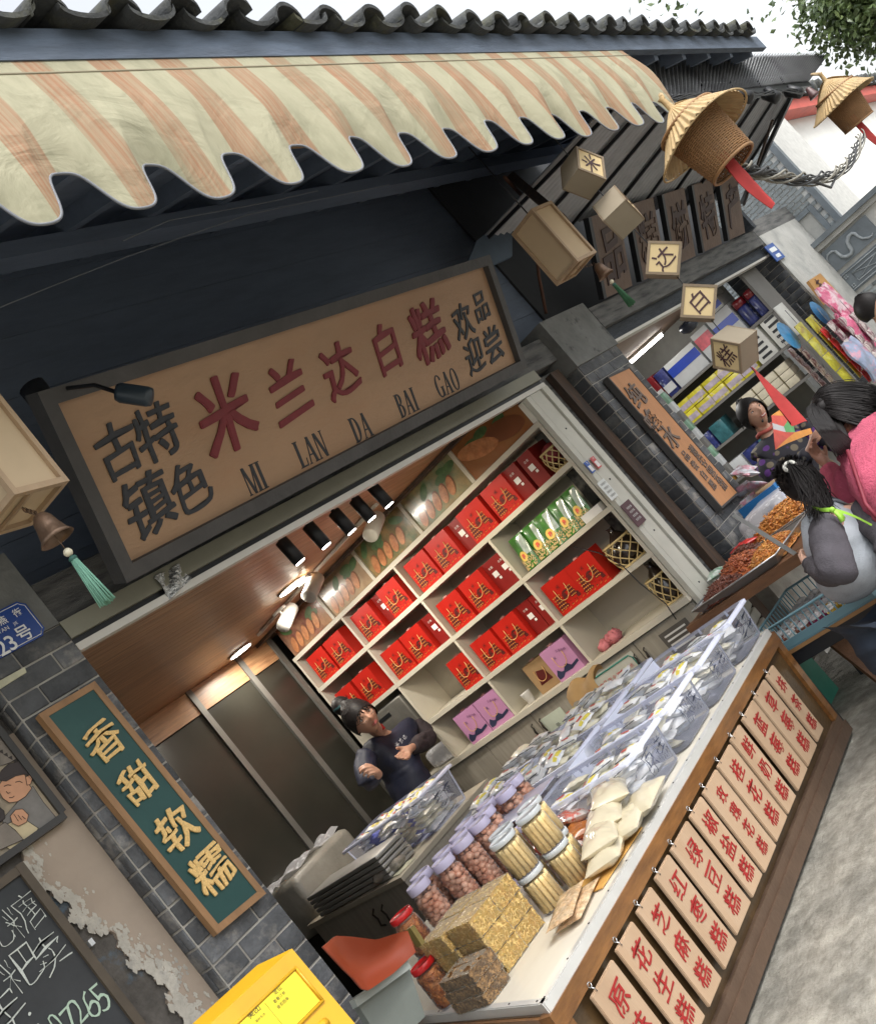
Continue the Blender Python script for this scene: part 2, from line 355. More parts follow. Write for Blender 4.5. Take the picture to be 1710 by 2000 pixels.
# left wall: rough render, a plaster coat that has flaked away along its edge
wl = thing('plastered_wall', 'wall of flaking beige plaster left of the brick pillar', 'wall', (0.5, 3.5, 0))
mrough = mat('rough_render', (0.115, 0.105, 0.095), 0.9, 0.4, 12, 1.0, 45, col2=(0.12, 0.23, 0.34), th=0.60, soft=0.07, s2=3.5)
MB().bb((-4, 3.5, 0), (1.76, 3.8, 2.62)).build('wall_body', mrough, wl)
mplast = mat('beige_plaster', (0.40, 0.325, 0.26), 0.85, 0.08, 5, 0.25, 40)
mflake = mat('white_flakes', (0.52, 0.49, 0.43), 0.9, 0.15, 12, 0.5, 60, col2=(0.42, 0.40, 0.36), th=0.58, soft=0.05, s2=14)
def edge(z): return 1.615 - 0.10 * max(0, min(1, (z - 1.3) / 0.9)) + 0.022 * math.sin(9 * z) + 0.018 * math.sin(31 * z + 1) + 0.010 * math.sin(77 * z) + 0.006 * math.sin(190 * z) + 0.14 * (1 - min(1, max(0, (z - 0.6) / 1.0)))
mb = MB(); nz = 150; pts = [(edge(0.5 + 1.9 * i / nz), 0.5 + 1.9 * i / nz) for i in range(nz + 1)]
for i in range(nz):
    a, b = pts[i], pts[i + 1]
    mb.add([(a[0], 3.486, a[1]), (1.758, 3.486, a[1]), (1.758, 3.486, b[1]), (b[0], 3.486, b[1])], [(0, 1, 2, 3)])
    mb.add([(a[0], 3.486, a[1]), (b[0], 3.486, b[1]), (b[0] - 0.002, 3.5, b[1]), (a[0] - 0.002, 3.5, a[1])], [(0, 1, 2, 3)])
mb.build('plaster_coat', mplast, wl)
mb = MB(); rf = random.Random(4)
for i in range(420):
    z = rf.uniform(1.15, 2.1); d = abs(rf.gauss(0.0, 0.032)) * (1.7 if z < 1.55 else 1); x = edge(z) + d - 0.004
    if x > 1.74: continue
    r = rf.uniform(0.003, 0.012) * (1.5 if z < 1.55 else 1) * (1 if d < 0.05 else 0.5); k = 13; yy = 3.4845 - rf.uniform(0, 0.002)
    vs = [(x, yy, z)] + [(x + r * (1 + 0.45 * rf.uniform(-1, 1)) * math.cos(6.283 * t / k) * 0.8, yy, z + r * 1.3 * (1 + 0.45 * rf.uniform(-1, 1)) * math.sin(6.283 * t / k)) for t in range(k)]
    mb.add(vs, [(0, 1 + t, 1 + (t + 1) % k) for t in range(k)])
mb.build('plaster_flakes', mflake, wl, kind='stuff')

# brick pillar left of the opening
pl = thing('brick_pillar', 'grey brick pillar with green board and blue street plate', 'pillar', (1.93, 3.5, 0))
MB().bb((1.765, 3.402, 0), (2.098, 3.78, 2.64)).build('pillar_core', M('mortar'), pl)
MB().bb((1.762, 3.398, 2.642), (2.10, 3.78, 2.98)).build('plaster_cap', M('plaster_cap'), pl)
bricks(pl, (1.765, 3.402, 0.72), (1, 0, 0), (0, 0, 1), 0.335, 1.92, 0.235, 0.08, 0.008, M('brick'), (0, -1, 0))
bricks(pl, (1.765, 3.50, 0.72), (0, -1, 0), (0, 0, 1), 0.098, 1.92, 0.098, 0.08, 0.008, M('brick'), (-1, 0, 0))
# pillar between the two shops
pr_ = thing('brick_pillar', 'dark grey brick pillar carrying the orange carved board, between the two shops', 'pillar', (6.7, 3.6, 0))
MB().bb((6.375, 3.402, 0), (7.04, 3.80, 2.52)).build('pillar_core', M('mortar'), pr_)
MB().bb((6.36, 3.385, 2.52), (7.06, 3.80, 2.92)).build('plaster_cap', M('plaster_cap'), pr_)
bricks(pr_, (6.375, 3.402, 0.68), (1, 0, 0), (0, 0, 1), 0.665, 1.84, 0.26, 0.08, 0.006, M('brick'), (0, -1, 0))
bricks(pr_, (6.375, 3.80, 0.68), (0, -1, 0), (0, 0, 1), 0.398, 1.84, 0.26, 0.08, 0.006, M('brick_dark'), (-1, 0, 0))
tp = thing('timber_post', 'old dark timber door post between the cream frame and the brick pillar', 'post', (6.1, 3.6, 0))
MB().bb((5.885, 3.56, 0), (6.372, 3.72, 2.62)).build('post_board', M('weathered_beam'), tp)
MB().bb((6.02, 3.52, 0), (6.09, 3.558, 2.60)).build('trim_strip', M('galvanised'), tp)
MB().bb((6.22, 3.50, 0), (6.34, 3.558, 2.60)).build('trim_board', M('brown_timber'), tp)
# second pillar, end of the neighbour's shop
p2 = thing('brick_pillar', 'dark brick pillar at the far end of the neighbouring shop, with a small blue plate', 'pillar', (11.6, 3.6, 0))
MB().bb((11.17, 3.402, 0), (12.6, 3.95, 2.78)).build('pillar_core', M('mortar'), p2)
MB().bb((11.15, 3.385, 2.78), (12.62, 3.97, 2.96)).build('cap_stone', M('weathered_beam'), p2)
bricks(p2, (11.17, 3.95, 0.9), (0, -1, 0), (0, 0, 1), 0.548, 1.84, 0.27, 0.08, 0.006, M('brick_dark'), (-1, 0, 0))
MB().bb((11.172, 3.385, 0), (12.6, 3.40, 2.778)).build('render_coat', M('pale_stone'), p2)
pp = V(1512, 492, y=3.37)
bp = MB().box(pp, (0.30, 0.01, 0.20)).build('street_plate', mat('plate_blue', (0.025, 0.085, 0.33), 0.35, 0.1, 5))
tag(bp, 'small blue street plate on the pale side of the far pillar', 'street plate')
mb = MB(); mb.box(pp + Vector((0, -0.007, 0.03)), (0.2, 0.003, 0.05)).box(pp + Vector((0, -0.007, -0.05)), (0.14, 0.003, 0.04)).build('lettering', mat('plate_white', (0.75, 0.78, 0.8), 0.4, 0.05), bp)

# ------------------------------------------------------------------ the shop opening
dfm = thing('shopfront_frame', 'cream and olive metal frame round the opening of the cake shop', 'door frame', (3.9, 3.45, 0))
MB().bb((2.10, 3.40, 2.515), (5.90, 3.44, 2.545)).build('white_strip', M('white_metal'), dfm)
MB().bb((2.10, 3.415, 2.545), (5.90, 3.44, 2.57)).build('rubber_strip', M('black_metal'), dfm)
MB().bb((2.10, 3.395, 2.57), (5.90, 3.44, 2.645)).build('lintel_strip', M('olive_metal'), dfm)
MB().bb((5.607, 3.40, 0), (5.662, 3.436, 2.51)).bb((5.665, 3.40, 0), (5.80, 3.50, 2.512)).bb((5.81, 3.385, 0), (5.88, 3.50, 2.513)).build('jamb', M('cream_frame'), dfm)
rr = MB()
for i in range(4): rr.lathe([(0.006, 0), (0.006, 0.004)], (0, 0, 0), 8, T=Matrix.Translation((5.73, 3.399, 0.95 + 0.42 * i)) @ Matrix.Rotation(R(90), 4, 'X'))
rr.build('screws', M('black_metal'), dfm)
lb = MB().bb((2.0, 3.46, 2.65), (6.35, 3.62, 2.84)).build('lintel_beam', M('weathered_beam')); tag(lb, 'dark weathered beam over the cake shop opening, under the big name board', 'beam')
foil = MB().grid(lambda a, b: V(300, 1128, y=3.39) + Vector((a * 0.14, -0.01 * math.sin(9 * a + 5 * b), -b * 0.11 + 0.03 * a * b)), 8, 6).build('foil_scrap', mat('foil', (0.5, 0.5, 0.48), 0.25, 0.5, 25, 1, 60, metal=0.8))
tag(foil, 'crumpled silver foil scrap stuck on the olive strip below the name board', 'foil')

# upper wall of planks
uw = thing('plank_wall', 'dark haze-tinted wall of horizontal planks above the shopfront, in the shade of the eaves', 'wall', (4, 3.6, 2.65))
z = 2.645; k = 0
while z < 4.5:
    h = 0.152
    MB().bb((-4, 3.64 - 0.002 * (k % 2), z), (6.9, 3.70, z + h - 0.002)).build('plank', M('soffit_haze'), uw); z += h; k += 1
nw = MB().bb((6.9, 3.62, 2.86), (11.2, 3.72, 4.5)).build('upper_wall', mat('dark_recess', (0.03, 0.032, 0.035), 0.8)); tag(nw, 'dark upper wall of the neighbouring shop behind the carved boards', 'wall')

# ------------------------------------------------------------------ ceiling, back wall, side wall of the cake shop
ic = thing('wooden_ceiling', 'glossy reddish wooden plank ceiling inside the cake shop', 'ceiling', (4, 5, 2.66)); ic['kind'] = 'structure'
y = 3.47
while y < 6.95:
    MB().bb((2.0, y, 2.63), (5.98, y + 0.097, 2.66)).build('plank', M('ceiling_wood'), ic); y += 0.1
MB().bb((1.9, 3.66, 2.662), (6.0, 7.1, 2.70)).build('ceiling_board', M('brown_timber'), ic)
# the dropped ledge above the cabinet
MB().bb((5.42, 3.5, 2.60), (5.47, 6.8, 2.628)).build('ceiling_trim', M('brown_timber'), ic)
iw = MB().bb((5.98, 3.5, 0), (6.04, 7.1, 2.66)).build('side_wall', M('cabinet_back')); iw['kind'] = 'structure'
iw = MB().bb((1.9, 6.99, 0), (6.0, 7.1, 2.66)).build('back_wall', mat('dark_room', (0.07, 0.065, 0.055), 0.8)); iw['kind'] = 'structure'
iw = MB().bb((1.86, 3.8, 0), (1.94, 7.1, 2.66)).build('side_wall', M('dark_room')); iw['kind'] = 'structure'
gp = thing('glass_partition', 'dark glass partition with bronze posts across the back of the cake shop', 'partition', (4, 6.75, 0))
xs = [2.3, 3.3, 3.98, 4.65, 5.2, 5.56]
for i, x in enumerate(xs): MB().bb((x - 0.025, 6.72, 0.03), (x + 0.025, 6.78, 2.628)).build('post', M('bronze_metal'), gp)
for a, b in zip(xs[:-1], xs[1:]):
    MB().bb((a + 0.027, 6.745, 0.05), (b - 0.027, 6.755, 2.42)).build('pane', M('smoke_glass'), gp)
    MB().bb((a + 0.027, 6.735, 2.43), (b - 0.027, 6.765, 2.626)).build('wood_panel', M('ceiling_wood'), gp)

# ------------------------------------------------------------------ roof with eave tiles
rf_ = thing('tiled_roof', 'old grey tiled roof edge with mossy wavy tiles above the striped awning', 'roof', (4, 1.65, 3.6))
EY, EZ = 1.67, 3.532
MB().hexa([(-1, EY - 0.02, EZ), (8.66, EY - 0.02, EZ), (8.66, EY + 0.02, EZ), (-1, EY + 0.02, EZ), (-1, EY - 0.02, EZ + 0.115), (8.66, EY - 0.02, EZ + 0.115), (8.66, EY + 0.02, EZ + 0.115), (-1, EY + 0.02, EZ + 0.115)]).build('fascia', mat('fascia_paint', (0.075, 0.098, 0.135), 0.75, 0.3, 4, 0.4, 25, stretch=(1, 5, 5)), rf_)
sl = 0.42
def dk(y): return EZ + 0.07 + (y - EY) * sl
MB().hexa([(-1, EY + 0.025, dk(EY)), (8.66, EY + 0.025, dk(EY)), (8.66, 5.2, dk(5.2)), (-1, 5.2, dk(5.2)), (-1, EY + 0.025, dk(EY) + 0.035), (8.66, EY + 0.025, dk(EY) + 0.035), (8.66, 5.2, dk(5.2) + 0.035), (-1, 5.2, dk(5.2) + 0.035)]).build('roof_deck', M('soffit_haze'), rf_)
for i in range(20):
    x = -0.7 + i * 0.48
    MB().bar((x, EY + 0.03, dk(EY) - 0.045), (x, 3.62, dk(3.62) - 0.045), 0.06, 0.085).build('rafter', M('soffit_haze'), rf_)
for yy in (3.1,): MB().bb((-1, yy, dk(yy) - 0.17), (8.6, yy + 0.1, dk(yy) - 0.09)).build('purlin', M('soffit_haze'), rf_)
P_ = 0.248; cover = []; pan = []
for q in range(4):
    rr = random.Random(q)
    def shape(sgn, w0, dep, q=q):
        def f(a, b):
            ang = (a - 0.5) * math.pi * 0.98
            return Vector((w0 * math.sin(ang) * (1 - 0.08 * b), b * 0.24, sgn * dep * math.cos(ang) + 0.004 * math.sin(5 * a + q)))
        return f
    cover.append(MB().grid(shape(1, 0.064, 0.055), 10, 2, thick=(0, 0, -0.014)).mesh('tile', M('roof_tile')))
    pan.append(MB().grid(shape(-1, 0.088, 0.036), 10, 2, thick=(0, 0, 0.015)).mesh('tile', M('roof_tile')))
n = int((8.62 + 0.9) / P_)
for r in range(3):
    for i in range(n):
        x = 0.05 + i * P_ + 0.0 - 0.95 + 0.01; yb = EY - 0.075 + r * 0.20
        jz = random.uniform(-0.004, 0.010)
        o = link('tile', pan[i % 4], rf_); o.location = (x + P_ / 2 + random.uniform(-0.008, 0.008), yb + random.uniform(-0.015, 0.01), dk(yb) + 0.085 + 0.012 * r + jz); o.rotation_euler = (math.atan(sl) - 0.05, random.uniform(-0.06, 0.06), random.uniform(-0.04, 0.04))
        o = link('tile', cover[i % 4], rf_); o.location = (x + random.uniform(-0.010, 0.010), yb + random.uniform(-0.03, 0.0), dk(yb) + 0.075 + 0.012 * r + jz); o.rotation_euler = (math.atan(sl) - 0.05, random.uniform(-0.12, 0.12), random.uniform(-0.07, 0.07))

# ------------------------------------------------------------------ striped awning
def awning_mat():
    m = bpy.data.materials.new('striped_canvas'); m.use_nodes = True; n = m.node_tree.nodes; l = m.node_tree.links; b = n['Principled BSDF']; b.inputs['Roughness'].default_value = 0.75
    tc = n.new('ShaderNodeTexCoord'); sx = n.new('ShaderNodeSeparateXYZ'); l.new(tc.outputs['Object'], sx.inputs[0])
    nd = n.new('ShaderNodeTexNoise'); nd.inputs['Scale'].default_value = 3; l.new(tc.outputs['Object'], nd.inputs['Vector'])
    wob = n.new('ShaderNodeMath'); wob.operation = 'MULTIPLY_ADD'; l.new(nd.outputs[0], wob.inputs[0]); wob.inputs[1].default_value = 0.018; l.new(sx.outputs[0], wob.inputs[2])
    md = n.new('ShaderNodeMath'); md.operation = 'PINGPONG'; l.new(wob.outputs[0], md.inputs[0]); md.inputs[1].default_value = 0.1225
    st = n.new('ShaderNodeMapRange'); st.inputs[1].default_value = 0.050; st.inputs[2].default_value = 0.054; l.new(md.outputs[0], st.inputs[0])
    # thin streaks in the printed stripe
    mp = n.new('ShaderNodeMapping'); mp.inputs['Scale'].default_value = (70, 2, 1.2); l.new(tc.outputs['Object'], mp.inputs[0])
    ns = n.new('ShaderNodeTexNoise'); ns.inputs['Scale'].default_value = 1.6; ns.inputs['Detail'].default_value = 3; l.new(mp.outputs[0], ns.inputs['Vector'])
    rs = n.new('ShaderNodeMapRange'); rs.inputs[1].default_value = 0.38; rs.inputs[2].default_value = 0.62; rs.inputs[3].default_value = 0.55; l.new(ns.outputs[0], rs.inputs[0])
    mu = n.new('ShaderNodeMath'); mu.operation = 'MULTIPLY'; inv = n.new('ShaderNodeMath'); inv.operation = 'SUBTRACT'; inv.inputs[0].default_value = 1; l.new(st.outputs[0], inv.inputs[1]); l.new(inv.outputs[0], mu.inputs[0]); l.new(rs.outputs[0], mu.inputs[1])
    mx = n.new('ShaderNodeMix'); mx.data_type = 'RGBA'; l.new(mu.outputs[0], mx.inputs[0]); mx.inputs[6].default_value = (0.42, 0.40, 0.275, 1); mx.inputs[7].default_value = (0.36, 0.195, 0.108, 1)
    n1 = n.new('ShaderNodeTexNoise'); n1.inputs['Scale'].default_value = 4; n1.inputs['Detail'].default_value = 9; n1.inputs['Roughness'].default_value = 0.72; mq = n.new('ShaderNodeMapping'); mq.inputs['Scale'].default_value = (2.2, 1, 0.8); l.new(tc.outputs['Object'], mq.inputs[0]); l.new(mq.outputs[0], n1.inputs['Vector'])
    r1 = n.new('ShaderNodeMapRange'); r1.inputs[1].default_value = 0.46; r1.inputs[2].default_value = 0.68; r1.inputs[4].default_value = 0.6; l.new(n1.outputs[0], r1.inputs[0])
    m3 = n.new('ShaderNodeMix'); m3.data_type = 'RGBA'; l.new(r1.outputs[0], m3.inputs[0]); l.new(mx.outputs[2], m3.inputs[6]); m3.inputs[7].default_value = (0.25, 0.25, 0.16, 1)
    l.new(m3.outputs[2], b.inputs['Base Color'])
    n4 = n.new('ShaderNodeTexNoise'); n4.inputs['Scale'].default_value = 4.5; n4.inputs['Detail'].default_value = 7; n4.inputs['Distortion'].default_value = 1.5; l.new(tc.outputs['Object'], n4.inputs['Vector'])
    bn = n.new('ShaderNodeBump'); bn.inputs['Strength'].default_value = 0.6; bn.inputs['Distance'].default_value = 0.025; l.new(n4.outputs[0], bn.inputs['Height']); l.new(bn.outputs[0], b.inputs['Normal'])
    tr = n.new('ShaderNodeBsdfTranslucent'); l.new(m3.outputs[2], tr.inputs[0]); ms = n.new('ShaderNodeMixShader'); ms.inputs[0].default_value = 0.22
    o = n['Material Output']; l.new(b.outputs[0], ms.inputs[1]); l.new(tr.outputs[0], ms.inputs[2]); l.new(ms.outputs[0], o.inputs[0])
    return m
aw_m = awning_mat()
aw = thing('striped_awning', 'faded cream awning with orange stripes and a scalloped lower edge along the eaves', 'awning', (3, 1.62, 3.1))
AX0, AX1, N0 = -0.63, 5.88, 1.77
def sc(x):
    t = ((x - N0) / 0.2985) % 1.0
    c = math.cos(2 * math.pi * (t + 0.035 * math.sin(2 * math.pi * t)))
    return 3.074 + 0.080 * (math.tanh(1.7 * (c + 0.22)) - 0.02)
def fold(x, t): return 0.006 * math.sin(5.1 * x + 3 * t) * t + 0.004 * math.sin(13 * x + 5 * t) * t + 0.007 * math.sin(21 * x + 1.3) * t * t
def awp(u, t):
    x = AX0 + (AX1 - AX0) * u
    zt = 3.475 + 0.008 * x / 6; zb = sc(x)
    return Vector((x + 0.035 * math.sin(t * 3.1) + 0.02 * math.sin(6.2 * t), 1.645 - 0.022 * math.sin(math.pi * t) + fold(x, t), zt + (zb - zt) * t))
MB().grid(awp, 700, 16).build('valance', aw_m, aw)
MB().grid(lambda u, t: Vector((AX0 + (AX1 - AX0) * u, 1.645 + 0.012 * t, 3.477 + 0.008 * (AX0 + (AX1 - AX0) * u) / 6 + 0.062 * t)), 60, 1).build('top_strip', aw_m, aw)
mb = MB().tube([awp(i / 900, 1) for i in range(901)], 0.0042, 5); mb.build('edge_binding', mat('grey_piping', (0.16, 0.17, 0.19), 0.6, 0.1), aw)
MB().tube([awp(i / 200, 0) + Vector((0, 0, 0.001)) for i in range(201)], 0.004, 4).build('seam', mat('seam_thread', (0.30, 0.27, 0.19), 0.8), aw)
mb = MB().grid(lambda u, t: Vector((AX0 + (AX1 - AX0) * u, 1.80 + 0.02 * math.sin(8 * u * 6) * t, 3.50 - 0.215 * t)), 200, 6); mb.build('rear_valance', aw_m, aw)
MB().tube([(AX0, 1.72, 3.53), (AX1, 1.72, 3.53)], 0.016, 8).build('roller_tube', M('galvanised'), aw)
# rusty brackets that brace the eaves
for (a, b, c) in (((1003, 340), (1062, 420), (1062, 615)),):
    br = thing('eaves_bracket', 'thin rusty rod bracket bracing the eaves right of the name board', 'bracket', V(*c, y=3.4))
    A = V(985, 345, y=2.75); B = V(1042, 445, y=3.3); D = V(1066, 612, y=3.55)
    MB().tube([A, V(1030, 395, y=2.95), B], 0.012, 6).build('rod', M('rust'), br)
    MB().tube([B, V(1052, 540, y=3.45), D], 0.013, 6).build('rod', M('rust'), br)
    MB().bar(V(1000, 345, y=2.8), V(1100, 430, y=2.35), 0.05, 0.05).build('brace', M('brown_timber'), br)
# thin cables strung under the eaves
mcab = mat('grey_cable', (0.16, 0.18, 0.21), 0.5)
for L, lab in (([(0, 600), (110, 555), (250, 500), (480, 420), (760, 360)], 'thin grey cable sagging under the eaves left of the name board'), ([(240, 470), (330, 430), (520, 395), (620, 372)], 'thin pale cable looped below the scalloped awning edge')):
    tag(MB().tube([V(x, y, y=2.9) for x, y in L], 0.0035, 4).build('cable', mcab), lab, 'cable')
ps = MB().slab([V(900, 545, y=3.45), V(1000, 500, y=3.45), V(1000, 415, y=3.45), V(930, 470, y=3.45)], (0, 0.02, 0)).build('gable_board', mat('blue_board', (0.10, 0.14, 0.19), 0.6)); tag(ps, 'pale blue-grey board end behind the right top corner of the name board', 'board')

# ------------------------------------------------------------------ the neighbour's canopy and beam
cn = thing('metal_canopy', 'corrugated metal canopy with dark purlins over the neighbouring shop', 'canopy', (9, 2.6, 3.3))
FL, FR = V(1222, 190, y=1.85), V(1572, 152, y=1.85); TL, TR = V(1200, 112, y=1.85), V(1618, 104, y=1.85)
FL.z = FR.z = 3.34
nc = 62
def cor(u, t):
    p = FL.lerp(FR, u).lerp(TL.lerp(TR, u), t); p.y += 0.022 * math.sin(u * nc * 2 * math.pi); return p
MB().grid(cor, nc * 8, 2, thick=(0, 0.004, 0)).build('fascia_sheet', M('galvanised'), cn)
BL, BR = Vector((6.05, 3.10, 3.42)), Vector((11.3, 3.40, 3.22))
def und(u, t):
    p = FL.lerp(FR, u).lerp(BL.lerp(BR, u), t); p.z += 0.09 + 0.012 * math.sin(u * 60 * 2 * math.pi); return p
MB().grid(und, 480, 1, thick=(0, 0, 0.006)).build('roof_sheet', M('canopy_sheet'), cn)
for i in range(9):
    u = 0.004 + i * 0.1235; a = FL.lerp(FR, u); b = BL.lerp(BR, u)
    MB().bar(a + Vector((0, 0.02, 0.055)), b + Vector((0, 0, 0.075)), 0.022, 0.022).build('purlin', M('black_metal'), cn)
MB().bar(FL + Vector((0, 0.03, -0.02)), FR + Vector((0, 0.03, -0.02)), 0.06, 0.05).build('front_rail', M('black_metal'), cn)
MB().bar(V(1552, 172, y=1.9), V(1448, 395, y=3.3), 0.035, 0.035).build('side_rail', M('black_metal'), cn)
MB().bar(V(1508, 235, y=2.2), V(1452, 400, y=3.3), 0.02, 0.02).build('tie_rod', M('brown_timber'), cn)
MB().bar((11.05, 3.36, 2.86), (11.05, 3.36, 3.3), 0.10, 0.10, (1, 0, 0)).build('corner_post', M('old_timber'), cn)
for i, (px, py) in enumerate(((1318, 196), (1378, 186), (1432, 178), (1487, 178), (1532, 172))):
    p = V(px, py - 12, y=1.84)
    s = thing('spotlight', ['leftmost', 'second', 'third', 'fourth', 'rightmost'][i] + ' of the five black spotlights clamped under the canopy edge', 'spotlight', p, group='spotlights under the canopy edge')
    T = Matrix.Translation(p + Vector((0, 0, -0.11))) @ Matrix.Rotation(R(-35 + 12 * (i % 2)), 4, 'X') @ Matrix.Rotation(R(20), 4, 'Y')
    MB().lathe([(0.018, -0.07), (0.045, -0.06), (0.05, 0.06), (0.03, 0.075)], n=14, T=T).build('lamp_head', M('black_metal'), s)
    MB().tube([p + Vector((0, 0, 0.05)), p + Vector((0, 0.02, -0.03)), p + Vector((0, 0, -0.1))], 0.008, 6).build('lamp_arm', M('black_metal'), s)
wr = MB()
for k in range(3): wr.tube([V(1300 + 24 * i, 190 - 1.2 * i + 6 * math.sin(i * 1.7 + k), y=1.80) for i in range(12)], 0.006, 5)
tag(wr.build('cable_bundle', M('black_metal')), 'black cables looping between the spotlights under the canopy edge', 'cable')
hb = MB().lathe([(0.05, 0), (0.04, 0.02), (0.022, 0.09), (0.01, 0.1)], V(1572, 168, y=1.84) - Vector((0, 0, 0.12)), 12).build('hanging_bell', mat('brown_bell', (0.10, 0.05, 0.05), 0.4)); tag(hb, 'small dark bell hanging from the right tip of the metal canopy', 'bell')
nb = thing('timber_beam', 'weathered grey timber beam over the neighbouring shop opening', 'beam', (9, 3.45, 2.6))
MB().bb((7.06, 3.38, 2.68), (11.12, 3.60, 2.86)).build('beam_body', M('weathered_beam'), nb)
MB().bb((7.06, 3.44, 2.57), (11.12, 3.60, 2.678)).build('lower_beam', M('old_timber'), nb)
MB().bb((7.06, 3.42, 2.545), (11.12, 3.50, 2.567)).build('white_strip', M('white_metal'), nb)
bn = thing('carved_board', 'x', 'sign', (0, 0, 0), group='leaning carved boards on the neighbour beam')
BW, BHH = 0.50, 0.60
MB().box((0, 0, BHH / 2), (BW, 0.03, BHH)).build('panel', mat('carved_brown', (0.13, 0.085, 0.062), 0.6, 0.2, 6, 0.4, 30), bn)
MB().box((-BW / 2 - 0.035, 0, BHH / 2), (0.05, 0.045, BHH)).build('side_rail', M('black_metal'), bn)
pb = Proto(bn)
for i, ch in enumerate('品糕饼特产'):
    x = 7.55 + i * 0.735
    t = pb.put((x, 3.34, 2.865), (R(33), 0, 0), ['leftmost carved brown board on the neighbour beam', 'second carved brown board from the left on the neighbour beam', 'middle carved brown board on the neighbour beam', 'fourth carved brown board on the neighbour beam', 'rightmost carved brown board on the neighbour beam'][i])
    T = Matrix.Translation(t.location) @ t.rotation_euler.to_matrix().to_4x4()
    u = T.to_3x3() @ Vector((1, 0, 0)); v = T.to_3x3() @ Vector((0, 0, 1))
    letters(ch, mat('carved_ink', (0.05, 0.028, 0.025), 0.6), T @ Vector((0, -0.016, 0.30)), u, v, 0.40, t, off=0.02, rough=0.02, ext=0.01)

# ------------------------------------------------------------------ neighbour's room
nr = MB().bb((10.95, 3.96, 0), (11.05, 7.2, 2.7)).build('side_wall', mat('grey_wall', (0.34, 0.34, 0.32), 0.8)); nr['kind'] = 'structure'
nr = MB().bb((6.06, 7.1, 0), (11.1, 7.2, 2.7)).build('back_wall', M('grey_wall')); nr['kind'] = 'structure'
nr = MB().bb((6.06, 3.62, 2.70), (11.1, 7.2, 2.76)).build('ceiling', mat('nb_ceiling', (0.28, 0.19, 0.14), 0.6)); nr['kind'] = 'structure'
# ------------------------------------------------------------------ signs
PB0, PB1 = V(235, 1140, y=3.22), V(1020, 720, y=3.22); PT0, PT1 = V(60, 770, y=2.85), V(945, 500, y=2.85)
sn = (PB1 - PB0).cross(PT0 - PB0).normalized()
if sn.y > 0: sn = -sn
PT1 = VP(945, 500, PB0, sn)
sg = thing('name_board', 'big wooden name board with large maroon and black characters above the cake shop opening', 'sign', PB0)
i0 = [PB0, PB1, PT1, PT0]; mid = sum(i0, Vector()) / 4
def inset(k, w):
    p = i0[k]; a = (i0[(k + 1) % 4] - p).normalized(); b = (i0[k - 1] - p).normalized(); return p + (a + b) * w
inn = [inset(k, 0.058) for k in range(4)]
MB().slab([p - sn * 0.03 for p in [inset(k, 0.03) for k in range(4)]], sn * 0.032).build('panel', M('sign_wood'), sg)
for k in range(4):
    a, b, c, d = i0[k], i0[(k + 1) % 4], inn[(k + 1) % 4], inn[k]
    MB().slab([p - sn * 0.035 for p in (a, b, c, d)], sn * 0.075).build('frame_rail', M('sign_frame'), sg)
def on_sign(px, py): return VP(px, py, PB0 + sn * 0.002, sn)
su = (PB1 - PB0 + PT1 - PT0).normalized(); SV = (PT0 - PB0 + PT1 - PB1).normalized()
for ch, px, py, sz, mt in (('古', 230, 878, 0.20, 0), ('特', 306, 843, 0.21, 0), ('镇', 289, 985, 0.23, 0), ('色', 371, 950, 0.20, 0),
        ('米', 440, 808, 0.31, 1), ('兰', 563, 763, 0.25, 1), ('达', 663, 722, 0.25, 1), ('白', 754, 680, 0.24, 1), ('糕', 836, 648, 0.31, 1),
        ('欢', 903, 628, 0.20, 0), ('品', 938, 598, 0.16, 0), ('迎', 925, 694, 0.19, 0), ('尝', 962, 672, 0.20, 0)):
    letters(ch, M('ink_maroon') if mt else M('ink_black'), on_sign(px, py), su, SV, sz, sg, bold=(0.030, 0.017) if mt else (0.022, 0.012), rough=0.018, name='character', ext=0.008)
